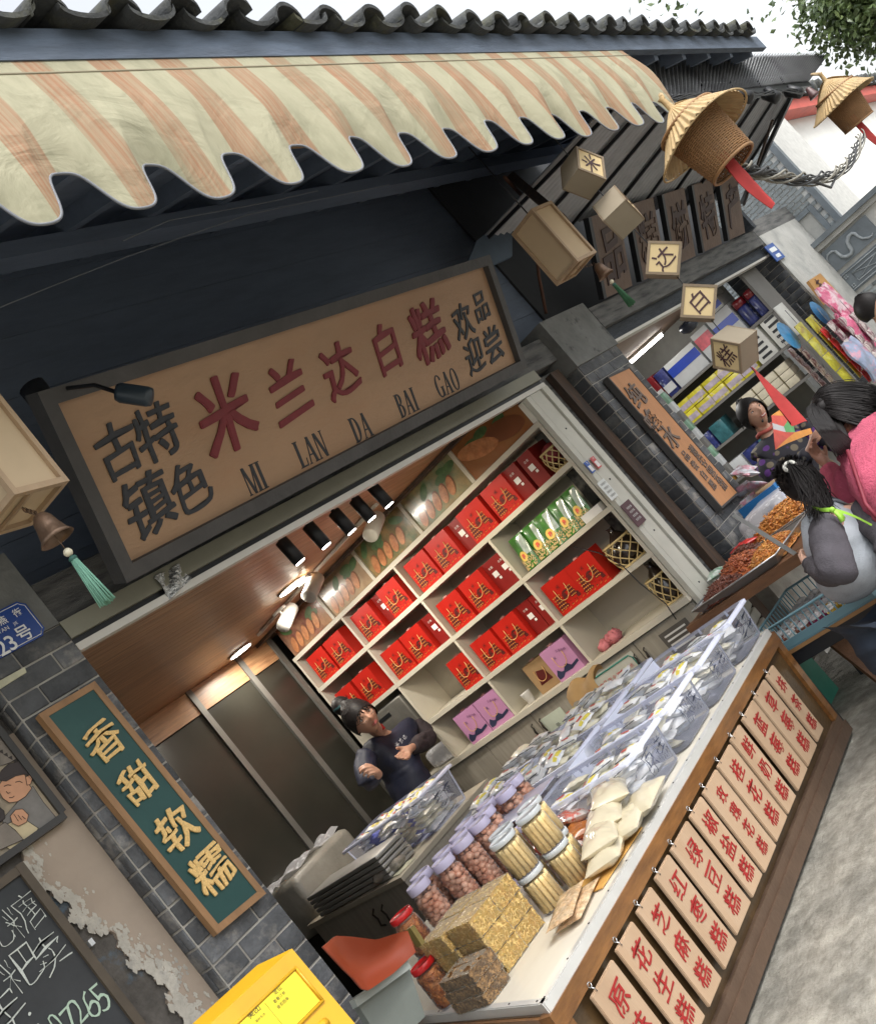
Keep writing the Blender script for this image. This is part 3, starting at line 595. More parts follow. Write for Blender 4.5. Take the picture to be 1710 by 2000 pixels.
def roman(word, c, u, v, h, parent, m):
    """serif capitals cut from thick and thin strokes"""
    u = Vector(u).normalized(); v = Vector(v).normalized(); n = u.cross(v); TK, TN = 0.17, 0.055; x0 = 0; G = []
    def bar(x, y0, y1, w): G.append([(x, y0), (x + w, y0), (x + w, y1), (x, y1)])
    def dia(xa, ya, xb, yb, w): G.append([(xa, ya), (xa + w, ya), (xb + w, yb), (xb, yb)])
    def srf(x, w, y): G.append([(x - 0.07, y), (x + w + 0.07, y), (x + w + 0.07, y + 0.035), (x - 0.07, y + 0.035)])
    def arc(cx, cy, rx, ry, a0, a1, thick, k=14):
        for i in range(k):
            p, q = a0 + (a1 - a0) * i / k, a0 + (a1 - a0) * (i + 1) / k; tp, tq = (TN + (thick - TN) * abs(math.cos(t)) ** 1.3 for t in (p, q))
            G.append([(cx + rx * math.cos(p), cy + ry * math.sin(p)), (cx + rx * math.cos(q), cy + ry * math.sin(q)), (cx + (rx - tq) * math.cos(q), cy + (ry - TN) * math.sin(q)), (cx + (rx - tp) * math.cos(p), cy + (ry - TN) * math.sin(p))])
    wd = 0; out = []
    for ch in word:
        G = []; P = math.pi
        if ch == 'I': bar(0.07, 0, 1, TK); srf(0.07, TK, 0); srf(0.07, TK, 0.965); w = 0.31
        elif ch == 'L': bar(0.07, 0, 1, TK); srf(0.07, TK, 0); srf(0.07, TK, 0.965); bar(0.2, 0, TN, 0.36); dia(0.52, 0.0, 0.56, 0.3, 0.04); w = 0.62
        elif ch == 'M': bar(0.05, 0, 1, TN); srf(0.05, TN, 0); dia(0.37, 0, 0.05, 1, TK * 0.9); dia(0.43, 0, 0.68, 1, TN); bar(0.68, 0, 1, TK); srf(0.68, TK, 0); srf(0.68, TK, 0.965); w = 0.92
        elif ch == 'N': bar(0.05, 0, 1, TN); srf(0.05, TN, 0); dia(0.50, 0, 0.05, 1, TK); bar(0.60, 0, 1, TN); srf(0.60, TN, 0.965); w = 0.74
        elif ch == 'A': dia(0.07, 0, 0.34, 1, TN); dia(0.53, 0, 0.30, 1, TK); bar(0.16, 0.3, 0.3 + TN, 0.38); srf(0.07, TN, 0); srf(0.53, TK, 0); w = 0.78
        elif ch == 'D': bar(0.07, 0, 1, TK); srf(0.07, TK, 0); srf(0.07, TK, 0.965); arc(0.26, 0.5, 0.42, 0.5, -P / 2, P / 2, TK); w = 0.76
        elif ch == 'B': bar(0.07, 0, 1, TK); srf(0.07, TK, 0); srf(0.07, TK, 0.965); arc(0.26, 0.27, 0.34, 0.27, -P / 2, P / 2, TK); arc(0.26, 0.75, 0.30, 0.25, -P / 2, P / 2, TK); w = 0.68
        elif ch == 'O': arc(0.39, 0.5, 0.36, 0.51, 0, 2 * P, TK, 26); w = 0.80
        else: arc(0.39, 0.5, 0.36, 0.51, 0.55, 2 * P - 0.6, TK, 22); bar(0.55, 0.02, 0.42, TK); srf(0.55, TK, 0.42); w = 0.82
        out.append((wd, G, ch)); wd += w + 0.05
    for x, G, ch in out:
        mb = MB()
        for g in G:
            q = [Vector(c) + u * ((x + a_ - wd / 2) * h * 0.74) + v * ((b_ - 0.5) * h) for a_, b_ in g]; mb.slab(q, n * 0.003)
        mb.build('character', m, parent)
for ch, px, py, hh in (('MI', 497, 934, 0.125), ('LAN', 608, 877, 0.125), ('DA', 705, 834, 0.125), ('BAI', 794, 786, 0.125), ('GAO', 873, 747, 0.125)):
    roman(ch, on_sign(px, py), su, SV, hh, sg, M('ink_black'))
# green board on the left pillar
def vboard(name, label, q, frame, board, fw, depth, cat='sign'):
    """an upright framed board from its four corners BL BR TR TL"""
    t = thing(name, label, cat, q[0]); n = (q[1] - q[0]).cross(q[3] - q[0]).normalized()
    if n.y > 0 : n = -n
    def ins(k, w):
        a = (q[(k + 1) % 4] - q[k]).normalized(); b = (q[k - 1] - q[k]).normalized(); return q[k] + (a + b) * w
    inn = [ins(k, fw) for k in range(4)]
    MB().slab([p - n * 0.004 for p in [ins(k, fw * 0.5) for k in range(4)]], -n * (depth - 0.004)).build('panel', board, t)
    for k in range(4):
        MB().slab([q[k], q[(k + 1) % 4], inn[(k + 1) % 4], inn[k]], -n * depth).build('frame_rail', frame, t)
    return t, n
q = [V(425, 1825, y=3.345), V(520, 1745, y=3.345), V(185, 1330, y=3.345), V(75, 1395, y=3.345)]
gs, gn = vboard('green_board', 'dark green board with four gold characters on the left brick pillar', q, M('oak_frame'), M('green_board'), 0.024, 0.035)
for ch, px, py, sz in (('香', 202, 1448, 0.135), ('甜', 268, 1530, 0.125), ('软', 343, 1620, 0.14), ('糯', 412, 1700, 0.145)):
    letters(ch, M('gold_leaf'), V(px, py, y=3.347), (1, 0, 0), (0, 0, 1), sz, gs, bold=(0.024, 0.013), rough=0.028, name='character', ext=0.02, lift=0.004)
# orange carved board on the right pillar
q = [V(1410, 993, y=3.33), V(1443, 963, y=3.33), V(1228, 715, y=3.33), V(1185, 735, y=3.33)]
os_, on = vboard('orange_board', 'tall orange-brown carved wooden board on the brick pillar between the shops', q, M('sign_frame'), M('orange_board'), 0.014, 0.05)
for ch, px, py, sz in (('纯', 1240, 772, 0.19), ('蜂', 1272, 822, 0.19), ('水', 1308, 852, 0.19)):
    letters(ch, M('carved_grey'), V(px, py, y=3.332), (1, 0, 0), (0, 0, 1), sz, os_, off=0.012, rough=0.015, name='character', ext=0.02)
for k, ch in enumerate('谢绝品尝甜'):
    letters(ch, M('carved_grey'), V(1352 + 14.5 * k, 880 + 16.5 * k, y=3.332), (1, 0, 0), (0, 0, 1), 0.085, os_, off=0.01, rough=0.01, name='character', ext=0.02)
for k, ch in enumerate('品尝自愿'):
    letters(ch, M('carved_grey'), V(1338 + 17.5 * k, 890 + 19 * k, y=3.332), (1, 0, 0), (0, 0, 1), 0.075, os_, off=0.01, rough=0.01, name='character', ext=0.02)
# house number plate
c0 = V(-18, 1240, y=3.385); pt = thing('street_plate', 'blue enamel street plate numbered 23 with white lettering on the left pillar', 'street plate', c0)
x1, z1, z0 = 2.035, 2.785, 2.628; x0 = 1.70; c = 0.022
o = [(x0, z0), (x1 - c, z0), (x1 - c * 0.7, z0 + c * 0.4), (x1, z0 + c), (x1, z1 - c), (x1 - c * 0.7, z1 - c * 0.4), (x1 - c, z1), (x0, z1)]
sk = lambda x, z: (x, 3.385, z)
MB().add([(x, 3.385, z) for x, z in o] + [(x, 3.397, z) for x, z in o], [tuple(range(8))] + [(k, k + 8, (k + 1) % 8 + 8, (k + 1) % 8) for k in range(8)]).build('plate_body', mat('enamel_blue', (0.012, 0.055, 0.27), 0.25, 0.08, 6), pt)
oi = [(x0, z0 + 0.008), (x1 - c - 0.004, z0 + 0.008), (x1 - c * 0.7 - 0.006, z0 + c * 0.4 + 0.006), (x1 - 0.008, z0 + c + 0.004), (x1 - 0.008, z1 - c - 0.004), (x1 - c * 0.7 - 0.006, z1 - c * 0.4 - 0.006), (x1 - c - 0.004, z1 - 0.008), (x0, z1 - 0.008)]
MB().tube([(x, 3.3845, z) for x, z in oi], 0.0016, 4).build('border_line', mat('enamel_white', (0.78, 0.80, 0.82), 0.3), pt)
W = M('enamel_white')
for tx, px, py, sz in (('街', 33, 1197, 0.033), ('燕', 4, 1213, 0.033), ('YAN', 6, 1231, 0.015), ('JIE', 30, 1219, 0.015), ('号', 46, 1237, 0.058), ('3', 21, 1256, 0.058), ('2', 3, 1266, 0.058)):
    letters(tx, W, V(px, py, y=3.384), (1, 0, 0), (0, 0, 1), sz, pt, off=0.012 if len(tx) == 1 else 0.0)
tpp = MB().slab([V(-10, 1352, y=3.39), V(52, 1313, y=3.39), V(48, 1303, y=3.39), V(-10, 1335, y=3.39)], (0, 0.006, 0)).build('paper_strip', mat('old_paper', (0.55, 0.54, 0.40), 0.8, 0.15, 15)); tag(tpp, 'torn strip of yellowed paper taped on the left brick pillar', 'paper')
# picture and blackboard on the left wall
pc = [V(-70, 1560, y=3.44), V(125, 1585, y=3.44), V(0, 1420, y=3.44)]
x1 = 1.705; pz0, pz1 = 2.06, 2.62
pic = thing('framed_picture', 'black framed colour picture of people with bowed heads on the left wall', 'picture', (1.3, 3.45, 2.06))
MB().bb((0.70, 3.455, pz0), (x1 - 0.012, 3.47, pz1)).build('panel', mat('print_ground', (0.42, 0.35, 0.25), 0.7, 0.3, 9, col2=(0.20, 0.17, 0.14), th=0.56, s2=7), pic)
for a, b in (((0.68, 3.44, pz0 - 0.012), (x1, 3.48, pz0 + 0.012)), ((0.68, 3.44, pz1 - 0.012), (x1, 3.48, pz1 + 0.012)), ((x1 - 0.012, 3.441, pz0 + 0.012), (x1 + 0.012, 3.479, pz1 - 0.012))):
    MB().bb(a, b).build('frame_rail', mat('picture_frame', (0.03, 0.028, 0.026), 0.45), pic)
def blob(px, py, rx, rz, m, name, dy=0.0, rot=0.0, par=pic, pts=None, y=3.453):
    c = V(px, py, y=y - dy); mb = MB(); n = 20
    vs = [c + Vector((math.cos(rot) * rx * math.cos(6.283 * k / n) - math.sin(rot) * rz * math.sin(6.283 * k / n), 0, math.sin(rot) * rx * math.cos(6.283 * k / n) + math.cos(rot) * rz * math.sin(6.283 * k / n))) for k in range(n)]
    return mb.add(vs, [tuple(range(n))]).build(name, m, par)
pf = mat('print_skin', (0.62, 0.33, 0.20), 0.7, 0.12, 9); ph_ = mat('print_hair', (0.05, 0.04, 0.04), 0.7); pcl = mat('print_cloth', (0.23, 0.20, 0.17), 0.7, 0.25, 12)
line_ = mat('print_line', (0.035, 0.028, 0.025), 0.7)
def shape(P, m, nm, d, out=True, r=0.0011):
    q = [V(x, y, y=3.453 - d) for x, y in P]; MB().add(q, [tuple(range(len(q)))]).build(nm, m, pic)
    if out: MB().tube([V(x, y, y=3.4525 - d) for x, y in P + P[:1]], r, 4).build('ink_line', line_, pic)
pale_ = mat('print_cream', (0.62, 0.52, 0.33), 0.7, 0.12, 12)
shape([(-20, 1440), (0, 1432), (20, 1455), (38, 1478), (20, 1490), (-10, 1500)], pcl, 'printed_leaf', 0.001)
for k in range(5): shape([(-12 + 9 * k, 1462 + 6 * k), (-4 + 9 * k, 1458 + 6 * k), (-2 + 9 * k, 1467 + 6 * k)], line_, 'printed_spot', 0.0016, False)
shape([(40, 1560), (64, 1535), (84, 1566), (112, 1600), (92, 1618), (50, 1640), (10, 1640), (5, 1600)], mat('print_grey_coat', (0.20, 0.19, 0.18), 0.7, 0.2, 14), 'printed_coat', 0.002)
shape([(-10, 1640), (10, 1612), (42, 1596), (75, 1618), (60, 1640), (20, 1660)], pale_, 'printed_sleeve', 0.003)
shape([(-4, 1536), (6, 1522), (24, 1514), (47, 1510), (54, 1528), (62, 1540), (50, 1556), (34, 1566), (18, 1568), (6, 1560), (0, 1550)], pf, 'printed_face', 0.004)
shape([(-6, 1524), (2, 1506), (16, 1493), (36, 1487), (54, 1494), (64, 1512), (60, 1522), (50, 1512), (30, 1516), (12, 1526)], ph_, 'printed_hair', 0.005)
shape([(50, 1518), (58, 1514), (63, 1522), (60, 1532), (53, 1534)], pf, 'printed_ear', 0.006)
for P in ([(8, 1536), (15, 1533), (22, 1534)], [(30, 1528), (38, 1526), (44, 1529)], [(12, 1546), (16, 1550), (20, 1548)], [(18, 1558), (24, 1558), (28, 1555)]): MB().tube([V(x, y, y=3.447) for x, y in P], 0.0013, 4).build('ink_line', line_, pic)
shape([(20, 1594), (30, 1582), (44, 1580), (56, 1592), (52, 1606), (36, 1614), (24, 1608)], pf, 'printed_hand', 0.007)
for k in range(3): MB().tube([V(27 + 8 * k, 1590 + 2 * k, y=3.4445), V(36 + 7 * k, 1604 - 2 * k, y=3.4445)], 0.0009, 4).build('ink_line', line_, pic)
shape([(-20, 1580), (-4, 1574), (8, 1584), (10, 1598), (-6, 1612), (-20, 1610)], ph_, 'printed_hair', 0.006)
shape([(-20, 1625), (10, 1606), (30, 1622), (46, 1640), (0, 1660)], pcl, 'printed_coat', 0.0075)
bb_ = thing('blackboard', 'blackboard with chalk writing and a phone number on the left wall', 'blackboard', (1.0, 3.4, 1.2))
# leans with its foot away from the wall
def bbp(px, py): return VP(px, py, (1.5, 3.46, 2.0), Vector((0, -1, -0.05)).normalized())
q4 = [bbp(310, 2055), bbp(35, 1705)]
x1b = q4[1].x; 
MB().bb((0.3, 3.425, 0.9), (x1b - 0.012, 3.45, 1.985)).build('slate', mat('chalkboard', (0.022, 0.026, 0.030), 0.6, 0.25, 4, col2=(0.035, 0.038, 0.042)), bb_)
for a, b in (((x1b - 0.016, 3.41, 0.88), (x1b + 0.012, 3.455, 2.015)), ((0.3, 3.412, 1.985), (x1b - 0.016, 3.455, 2.013))):
    MB().bb(a, b).build('frame_rail', mat('dark_frame', (0.085, 0.065, 0.045), 0.6, 0.2, 9), bb_)
chalk = mat('chalk', (0.60, 0.64, 0.60), 0.9, 0.35, 60)
chy = mat('chalk_green', (0.48, 0.62, 0.50), 0.9, 0.35, 60)
for tx, px, py, sz, m_ in (('糖', 45, 1788, 0.115, chalk), ('心', 2, 1822, 0.09, chalk), ('卖', 97, 1862, 0.11, chalk), ('粑', 40, 1893, 0.12, chalk), ('手', 15, 1985, 0.12, chalk), (':', 66, 1992, 0.05, chalk),
        ('5', 196, 1949, 0.085, chy), ('6', 176, 1962, 0.085, chy), ('2', 151, 1975, 0.075, chy), ('7', 136, 1990, 0.07, chy), ('0', 108, 2000, 0.06, chy)):
    letters(tx, m_, V(px, py, y=3.424), (1, 0, 0), (0, 0, 1), sz, bb_, off=-0.022 if ord(tx) > 999 else -0.012, rough=0.035, sx=1 if ord(tx) > 999 else 0.8, name='chalk_writing', ext=0.001)
ck = MB().box(V(177, 1842, y=3.49), (0.016, 0.02, 0.022)).build('wall_plug', W); tag(ck, 'small white plug on the rough wall beside the blackboard', 'wall plug')
# black arm lamp over the name board
al = thing('arm_lamp', 'black cylindrical lamp on a long arm over the left corner of the name board', 'lamp', V(75, 775, y=2.9))
a = V(78, 775, y=2.95); b = V(185, 752, y=2.72); c = V(225, 765, y=2.68); d = V(228, 766, y=2.66); e = V(298, 776, y=2.60)
MB().lathe([(0.045, -0.03), (0.05, 0), (0.05, 0.05), (0.03, 0.06)], a, 14).build('wall_mount', M('black_metal'), al)
MB().tube([a, a.lerp(b, 0.5) + Vector((0, 0, 0.012)), b, c, d], 0.008, 8).build('arm', M('black_metal'), al)
ax = (e - d).normalized(); MB().tube([d - ax * 0.005, d, d + ax * 0.015, e - ax * 0.02, e - ax * 0.004, e], [0.012, 0.030, 0.036, 0.036, 0.032, 0.012], 16).build('lamp_head', mat('lamp_black', (0.03, 0.045, 0.06), 0.35), al)

# ------------------------------------------------------------------ wall cabinet on the right side of the cake shop
SX = 5.60; CB = M('cabinet_cream')
cab = thing('wall_cabinet', 'cream wall cabinet of open shelves full of red gift bags', 'cabinet', (5.8, 5, 0))
MB().bb((5.955, 3.44, 0.9), (5.975, 6.70, 2.34)).build('back_panel', M('cabinet_back'), cab)
for z in (2.34, 2.02, 1.65, 1.275): MB().bb((SX, 3.44, z - 0.017), (5.954, 6.70, z + 0.017)).build('shelf', CB, cab)
MB().bb((SX - 0.03, 3.44, 0.905), (5.954, 6.70, 0.945)).build('worktop', CB, cab)
ZR = [2.34, 2.02, 1.65, 1.275, 0.928]
for y, rows in ((3.455, (0, 1, 2, 3)), (5.18, (0, 1, 2, 3)), (6.685, (0, 1, 2, 3)), (5.94, (0, 1, 2, 3)), (4.35, (1, 2, 3))):
    for r in rows:
        MB().bb((SX + 0.003, y - 0.012, ZR[r + 1] + 0.0175), (5.954, y + 0.012, ZR[r] - 0.0175)).build('divider', CB, cab)
ys = [3.46, 3.99, 4.53, 5.07, 5.61, 6.15, 6.69]
MB().bb((SX + 0.02, 3.46, 0.06), (5.95, 6.69, 0.904)).build('carcass', M('cabinet_back'), cab)
for i in range(6):
    dr = MB().bb((SX, ys[i] + 0.004, 0.08), (SX + 0.018, ys[i + 1] - 0.004, 0.895)).build('door', M('door_grain'), cab)
    yh = ys[i + 1] - 0.045 if i % 2 == 0 else ys[i] + 0.045
    MB().tube([(SX - 0.001, yh, 0.83), (SX - 0.025, yh, 0.82), (SX - 0.018, yh, 0.80), (SX - 0.028, yh, 0.77), (SX - 0.018, yh, 0.74), (SX - 0.025, yh, 0.72), (SX - 0.001, yh, 0.71)], [0.004, 0.005, 0.007, 0.009, 0.007, 0.005, 0.004], 6).build('handle', mat('antique_bronze', (0.035, 0.028, 0.022), 0.45, metal=0.4), dr)
# printed food pictures above the cabinet
def PY(px, py): return V(px, py, x=SX).y
bd = [3.46, PY(917, 932), PY(809, 1024), PY(717, 1115), PY(647, 1203), 6.67]
pmats = [mat('print_brown', (0.36, 0.17, 0.07), 0.25, 0.25, 8, col2=(0.22, 0.08, 0.03), s2=4, coat=0.5), mat('print_green', (0.16, 0.21, 0.13), 0.25, 0.3, 9, col2=(0.32, 0.24, 0.12), s2=6, coat=0.5), mat('print_dark', (0.10, 0.14, 0.07), 0.25, 0.3, 9, col2=(0.30, 0.20, 0.09), s2=6, coat=0.5), mat('print_tan', (0.42, 0.31, 0.19), 0.25, 0.2, 9, col2=(0.30, 0.20, 0.12), s2=5, coat=0.5), mat('print_wine', (0.17, 0.05, 0.04), 0.25, 0.3, 9, col2=(0.30, 0.17, 0.09), s2=5, coat=0.5)]
slice_m = mat('print_cake', (0.55, 0.25, 0.11), 0.3, 0.25, 22, col2=(0.40, 0.15, 0.06), s2=14, coat=0.4); leaf_m = mat('print_leaf', (0.07, 0.14, 0.05), 0.35, 0.4, 14); crust = mat('print_crust', (0.20, 0.07, 0.03), 0.3, coat=0.4)
for i in range(5):
    a, b = bd[i] + 0.02, bd[i + 1] - 0.012
    pn = MB().bb((SX + 0.012, a, 2.36), (SX + 0.02, b, 2.622)).build('picture_panel', pmats[i], cab)
    rp = random.Random(i)
    def disc(y, z, ry, rz, rot, m, nm, d):
        n = 14; vs = [(SX + 0.011 - d, y + math.cos(rot) * ry * math.cos(6.283 * k / n) - math.sin(rot) * rz * math.sin(6.283 * k / n), z + math.sin(rot) * ry * math.cos(6.283 * k / n) + math.cos(rot) * rz * math.sin(6.283 * k / n)) for k in range(n)]
        MB().add(vs, [tuple(range(n))]).build(nm, m, pn)
    w_ = b - a; m_ = 5
    for k in range(4): disc(a + w_ * rp.uniform(0.1, 0.9), 2.36 + rp.uniform(0.14, 0.21), 0.07, 0.03, rp.uniform(-0.8, 0.8), leaf_m, 'printed_leaf', 0.0005 + 0.0001 * k)
    if i == 0:
        disc(a + w_ * 0.3, 2.47, 0.17, 0.07, 0.25, crust, 'printed_loaf', 0.001); disc(a + w_ * 0.72, 2.50, 0.18, 0.06, 0.3, slice_m, 'printed_loaf', 0.0013)
    else:
        for k in range(m_):
            y_ = b - w_ * (0.14 + 0.15 * k); z_ = 2.43 + 0.006 * k
            disc(y_ - 0.008, z_ + 0.004, 0.036, 0.072, 0.5, crust, 'printed_crust', 0.001 + 0.0004 * k); disc(y_, z_, 0.034, 0.068, 0.5, slice_m, 'printed_slice', 0.0012 + 0.0004 * k)
for y in bd[1:5]: MB().bb((SX, y - 0.016, 2.358), (SX + 0.022, y + 0.016, 2.624)).build('picture_divider', CB, cab)
MB().bb((SX - 0.002, 3.44, 2.36), (SX + 0.024, 3.475, 2.51)).build('end_block', mat('foam_white', (0.7, 0.68, 0.6), 0.6), cab)

# gift bags
red = mat('gift_red', (0.47, 0.016, 0.009), 0.35, 0.05, 5, coat=0.2, rnd=0.06); red_shaded = mat('gift_shaded_red', (0.22, 0.012, 0.010), 0.4, 0.05, 5, coat=0.2); gold = mat('print_gold', (0.58, 0.22, 0.05), 0.4, 0.2, 30); dark_ink = mat('print_maroon', (0.10, 0.012, 0.010), 0.5); cord = mat('gold_cord', (0.60, 0.34, 0.12), 0.5, 0.15, 60); wht = mat('label_white', (0.75, 0.74, 0.72), 0.5)
BWID, BH_, BD_ = 0.245, 0.245, 0.13
def bag(name, lab, body, motif):
    t = thing(name, lab, 'gift bag', (0, 0, 0)); w, h, d = BWID, BH_, BD_
    MB().hexa([(0, w / 2, 0), (0, -w / 2, 0), (d, -w / 2, 0), (d, w / 2, 0), (0.006, w / 2, h), (0.006, -w / 2, h), (d - 0.006, -w / 2, h), (d - 0.006, w / 2, h)]).build('bag_body', body, t)
    MB().box((d / 2, 0.04, h + 0.006), (0.02, 0.035, 0.012)).build('closure_tab', mat('tab_pink', (0.55, 0.30, 0.28), 0.5), t)
    motif(t)
    pts = []
    for k in range(21):
        u = k / 20; pts.append((0.004 - 0.020 * math.sin(math.pi * u) - 0.004, 0.052 - 0.104 * u + 0.012 * math.sin(2 * math.pi * u), h * 0.72 - 0.095 * math.sin(math.pi * u) ** 0.55))
    MB().tube(pts, 0.0028, 6).build('cord_handle', cord, t)
    return t
def towers(t):
    x = -0.0012
    def roofs(mb, yc, z, w, tiers, s):
        for k in range(tiers):
            ww = w * (1 - 0.16 * k); zz = z + k * 0.022 * s
            mb.add([(x, yc + ww / 2, zz), (x, yc - ww / 2, zz), (x, yc - ww * 0.36, zz + 0.009 * s), (x, yc + ww * 0.36, zz + 0.009 * s)], [(0, 1, 2, 3)])
            mb.add([(x, yc + ww * 0.38, zz - 0.013 * s), (x, yc - ww * 0.38, zz - 0.013 * s), (x, yc - ww * 0.38, zz - 0.001), (x, yc + ww * 0.38, zz - 0.001)], [(0, 1, 2, 3)])
    m1 = MB(); roofs(m1, 0.066, 0.045, 0.105, 5, 0.95); roofs(m1, -0.062, 0.080, 0.075, 4, 0.9); roofs(m1, -0.09, 0.055, 0.04, 2, 0.8); roofs(m1, 0.005, 0.095, 0.05, 2, 0.8); m1.build('printed_pavilions', dark_ink, t)
    m2 = MB(); x = -0.0018
    for yc, z, w, n in ((0.066, 0.036, 0.09, 5), (-0.062, 0.072, 0.062, 4)):
        for k in range(n):
            for j in range(4): m2.add([(x, yc - w * 0.42 + w * 0.84 * j / 4 + 0.003, z + k * 0.023), (x, yc - w * 0.42 + w * 0.84 * (j + 0.62) / 4 + 0.003, z + k * 0.023), (x, yc - w * 0.42 + w * 0.84 * (j + 0.62) / 4 + 0.003, z + k * 0.023 + 0.008), (x, yc - w * 0.42 + w * 0.84 * j / 4 + 0.003, z + k * 0.023 + 0.008)], [(0, 1, 2, 3)])
    for k in range(7):
        a = (0.11 - 0.035 * k, 0.020 + 0.006 * math.sin(k * 2.2)); m2.add([(x, a[0], a[1]), (x, a[0] - 0.022, a[1] + 0.005), (x, a[0] - 0.020, a[1] + 0.009), (x, a[0] - 0.004, a[1] + 0.004)], [(0, 1, 2, 3)])
    m2.build('printed_windows', gold, t, kind='stuff')
    m3 = MB(); rr_ = random.Random(3)
    for k in range(9):
        y0, z0_ = rr_.uniform(-0.09, 0.05), rr_.uniform(0.025, 0.055); m3.add([(x, y0, z0_), (x, y0 - 0.012, z0_ + 0.003), (x, y0 - 0.006, z0_ + 0.008)], [(0, 1, 2)])
    m3.add([(x, 0.02, 0.12), (x, -0.05, 0.128), (x, -0.02, 0.14), (x, 0.0, 0.136)], [(0, 1, 2, 3)]); m3.build('printed_birds', dark_ink, t, kind='stuff')
    letters('米', dark_ink, (0, 0.005, 0.178), (0, -1, 0), (0, 0, 1), 0.03, t, rough=0.03)
pred = Proto(bag('gift_bag', 'x', red, towers))
def side_bag():  # the same red bag turned side on, its shading painted as a darker red
    t = thing('gift_bag', 'x', 'gift bag', (0, 0, 0)); w, h, d = 0.125, 0.243, 0.23
    MB().hexa([(0, w / 2, 0), (0, -w / 2, 0), (d, -w / 2, 0), (d, w / 2, 0), (0.004, w / 2, h), (0.004, -w / 2, h), (d, -w / 2, h), (d, w / 2, h)]).build('bag_body', red_shaded, t)
    MB().add([(-0.0012, 0.028, 0.115), (-0.0012, -0.022, 0.115), (-0.0012, -0.022, 0.155), (-0.0012, 0.028, 0.155)], [(0, 1, 2, 3)]).add([(-0.0012, -0.002, 0.088), (-0.0012, -0.024, 0.088), (-0.0012, -0.024, 0.106), (-0.0012, -0.002, 0.106)], [(0, 1, 2, 3)]).build('paper_label', wht, t)
    letters('白', wht, (0, 0.018, 0.19), (0, -1, 0), (0, 0, 1), 0.018, t); letters('糕', wht, (0, -0.006, 0.19), (0, -1, 0), (0, 0, 1), 0.018, t)
    return t
psid = Proto(side_bag())
def lilac_motif(t):
    x = -0.0012
    m = MB(); pts = [(0.115, 0.02), (0.115, 0.05), (0.085, 0.085), (0.06, 0.06), (0.04, 0.055), (0.0, 0.09), (-0.02, 0.085), (-0.045, 0.06), (-0.115, 0.075), (-0.115, 0.055), (-0.03, 0.035), (0.04, 0.04), (0.075, 0.02)]
    m.add([(x, a, b) for a, b in pts], [tuple(range(len(pts)))]).build('printed_hills', mat('print_navy', (0.03, 0.035, 0.08), 0.5), t)
    for k, ch in enumerate('古镇白糕'): letters(ch, mat('print_plum', (0.10, 0.03, 0.09), 0.5), (x, -0.02 - 0.022 * k, 0.195 - 0.006 * k), (0, -1, 0), (0, 0, 1), 0.020, t)
    letters('米', MATS['print_navy'], (x, 0.03, 0.16), (0, -1, 0), (0, 0, 1), 0.025, t)
lil = mat('gift_lilac', (0.50, 0.24, 0.42), 0.4, 0.05, 5)
plil = Proto(bag('gift_bag', 'x', lil, lilac_motif))
def krft(t):
    MB().add([(-0.0012, 0.07, 0.06), (-0.0012, -0.07, 0.06), (-0.0012, -0.05, 0.15), (-0.0012, 0.03, 0.17)], [(0, 1, 2, 3)]).build('printed_hills', dark_ink, t)
pkr = Proto(bag('gift_bag', 'x', mat('kraft', (0.33, 0.21, 0.10), 0.7, 0.1, 9), krft))
rows = {0: (2.0375, 'top shelf'), 1: (1.6675, 'second shelf'), 2: (1.2925, 'third shelf'), 3: (0.9455, 'bottom shelf')}
front = {0: [6.50, 6.24, 5.79, 5.40, 5.02, 4.74, 4.34, 4.07], 1: [6.50, 6.22, 5.79, 5.52, 5.02, 4.74], 2: [5.32, 5.02, 4.75, 4.19, 3.93]}
side = {0: [5.585, 4.54, 3.89, 3.745], 1: [5.32, 4.55, 4.43], 2: [4.555, 4.425]}
ordn = ['first', 'second', 'third', 'fourth', 'fifth', 'sixth', 'seventh', 'eighth', 'ninth']
rg = random.Random(11)
for r in front:
    for k, y in enumerate(front[r]):
        lab = 'bright red gift bag, %s front from the far end of the %s' % (ordn[k], rows[r][1])
        pred.put((SX + 0.03 + rg.uniform(0, 0.02), y, rows[r][0]), (0, 0, rg.uniform(-0.05, 0.05)), lab, 'red gift bags on the wall cabinet')
    for k, y in enumerate(side[r]):
        lab = 'shade-painted red bag side with label, %s from the far end of the %s' % (ordn[k], rows[r][1])
        psid.put((SX + 0.06 + rg.uniform(0, 0.03), y, rows[r][0]), (0, 0, rg.uniform(-0.04, 0.04)), lab, 'shade-painted red gift bags on the wall cabinet')
for k, (y, lab) in enumerate(((5.60, 'lilac gift bag with navy hills, farther of the two behind the seller'), (5.34, 'lilac gift bag with navy hills, nearer of the two behind the seller'), (4.55, 'lilac gift bag with navy hills, standing beside the brown kraft bag'))):
    plil.put((SX + 0.02, y, rows[3][0]), (0, 0, 0.02), lab, 'lilac gift bags on the bottom shelf')
pkr.put((SX + 0.06, 4.80, rows[3][0]), (0, 0, 0.1), 'brown kraft bag with dark hill print on the bottom shelf', 'kraft bags', (1, 0.85, 0.95))
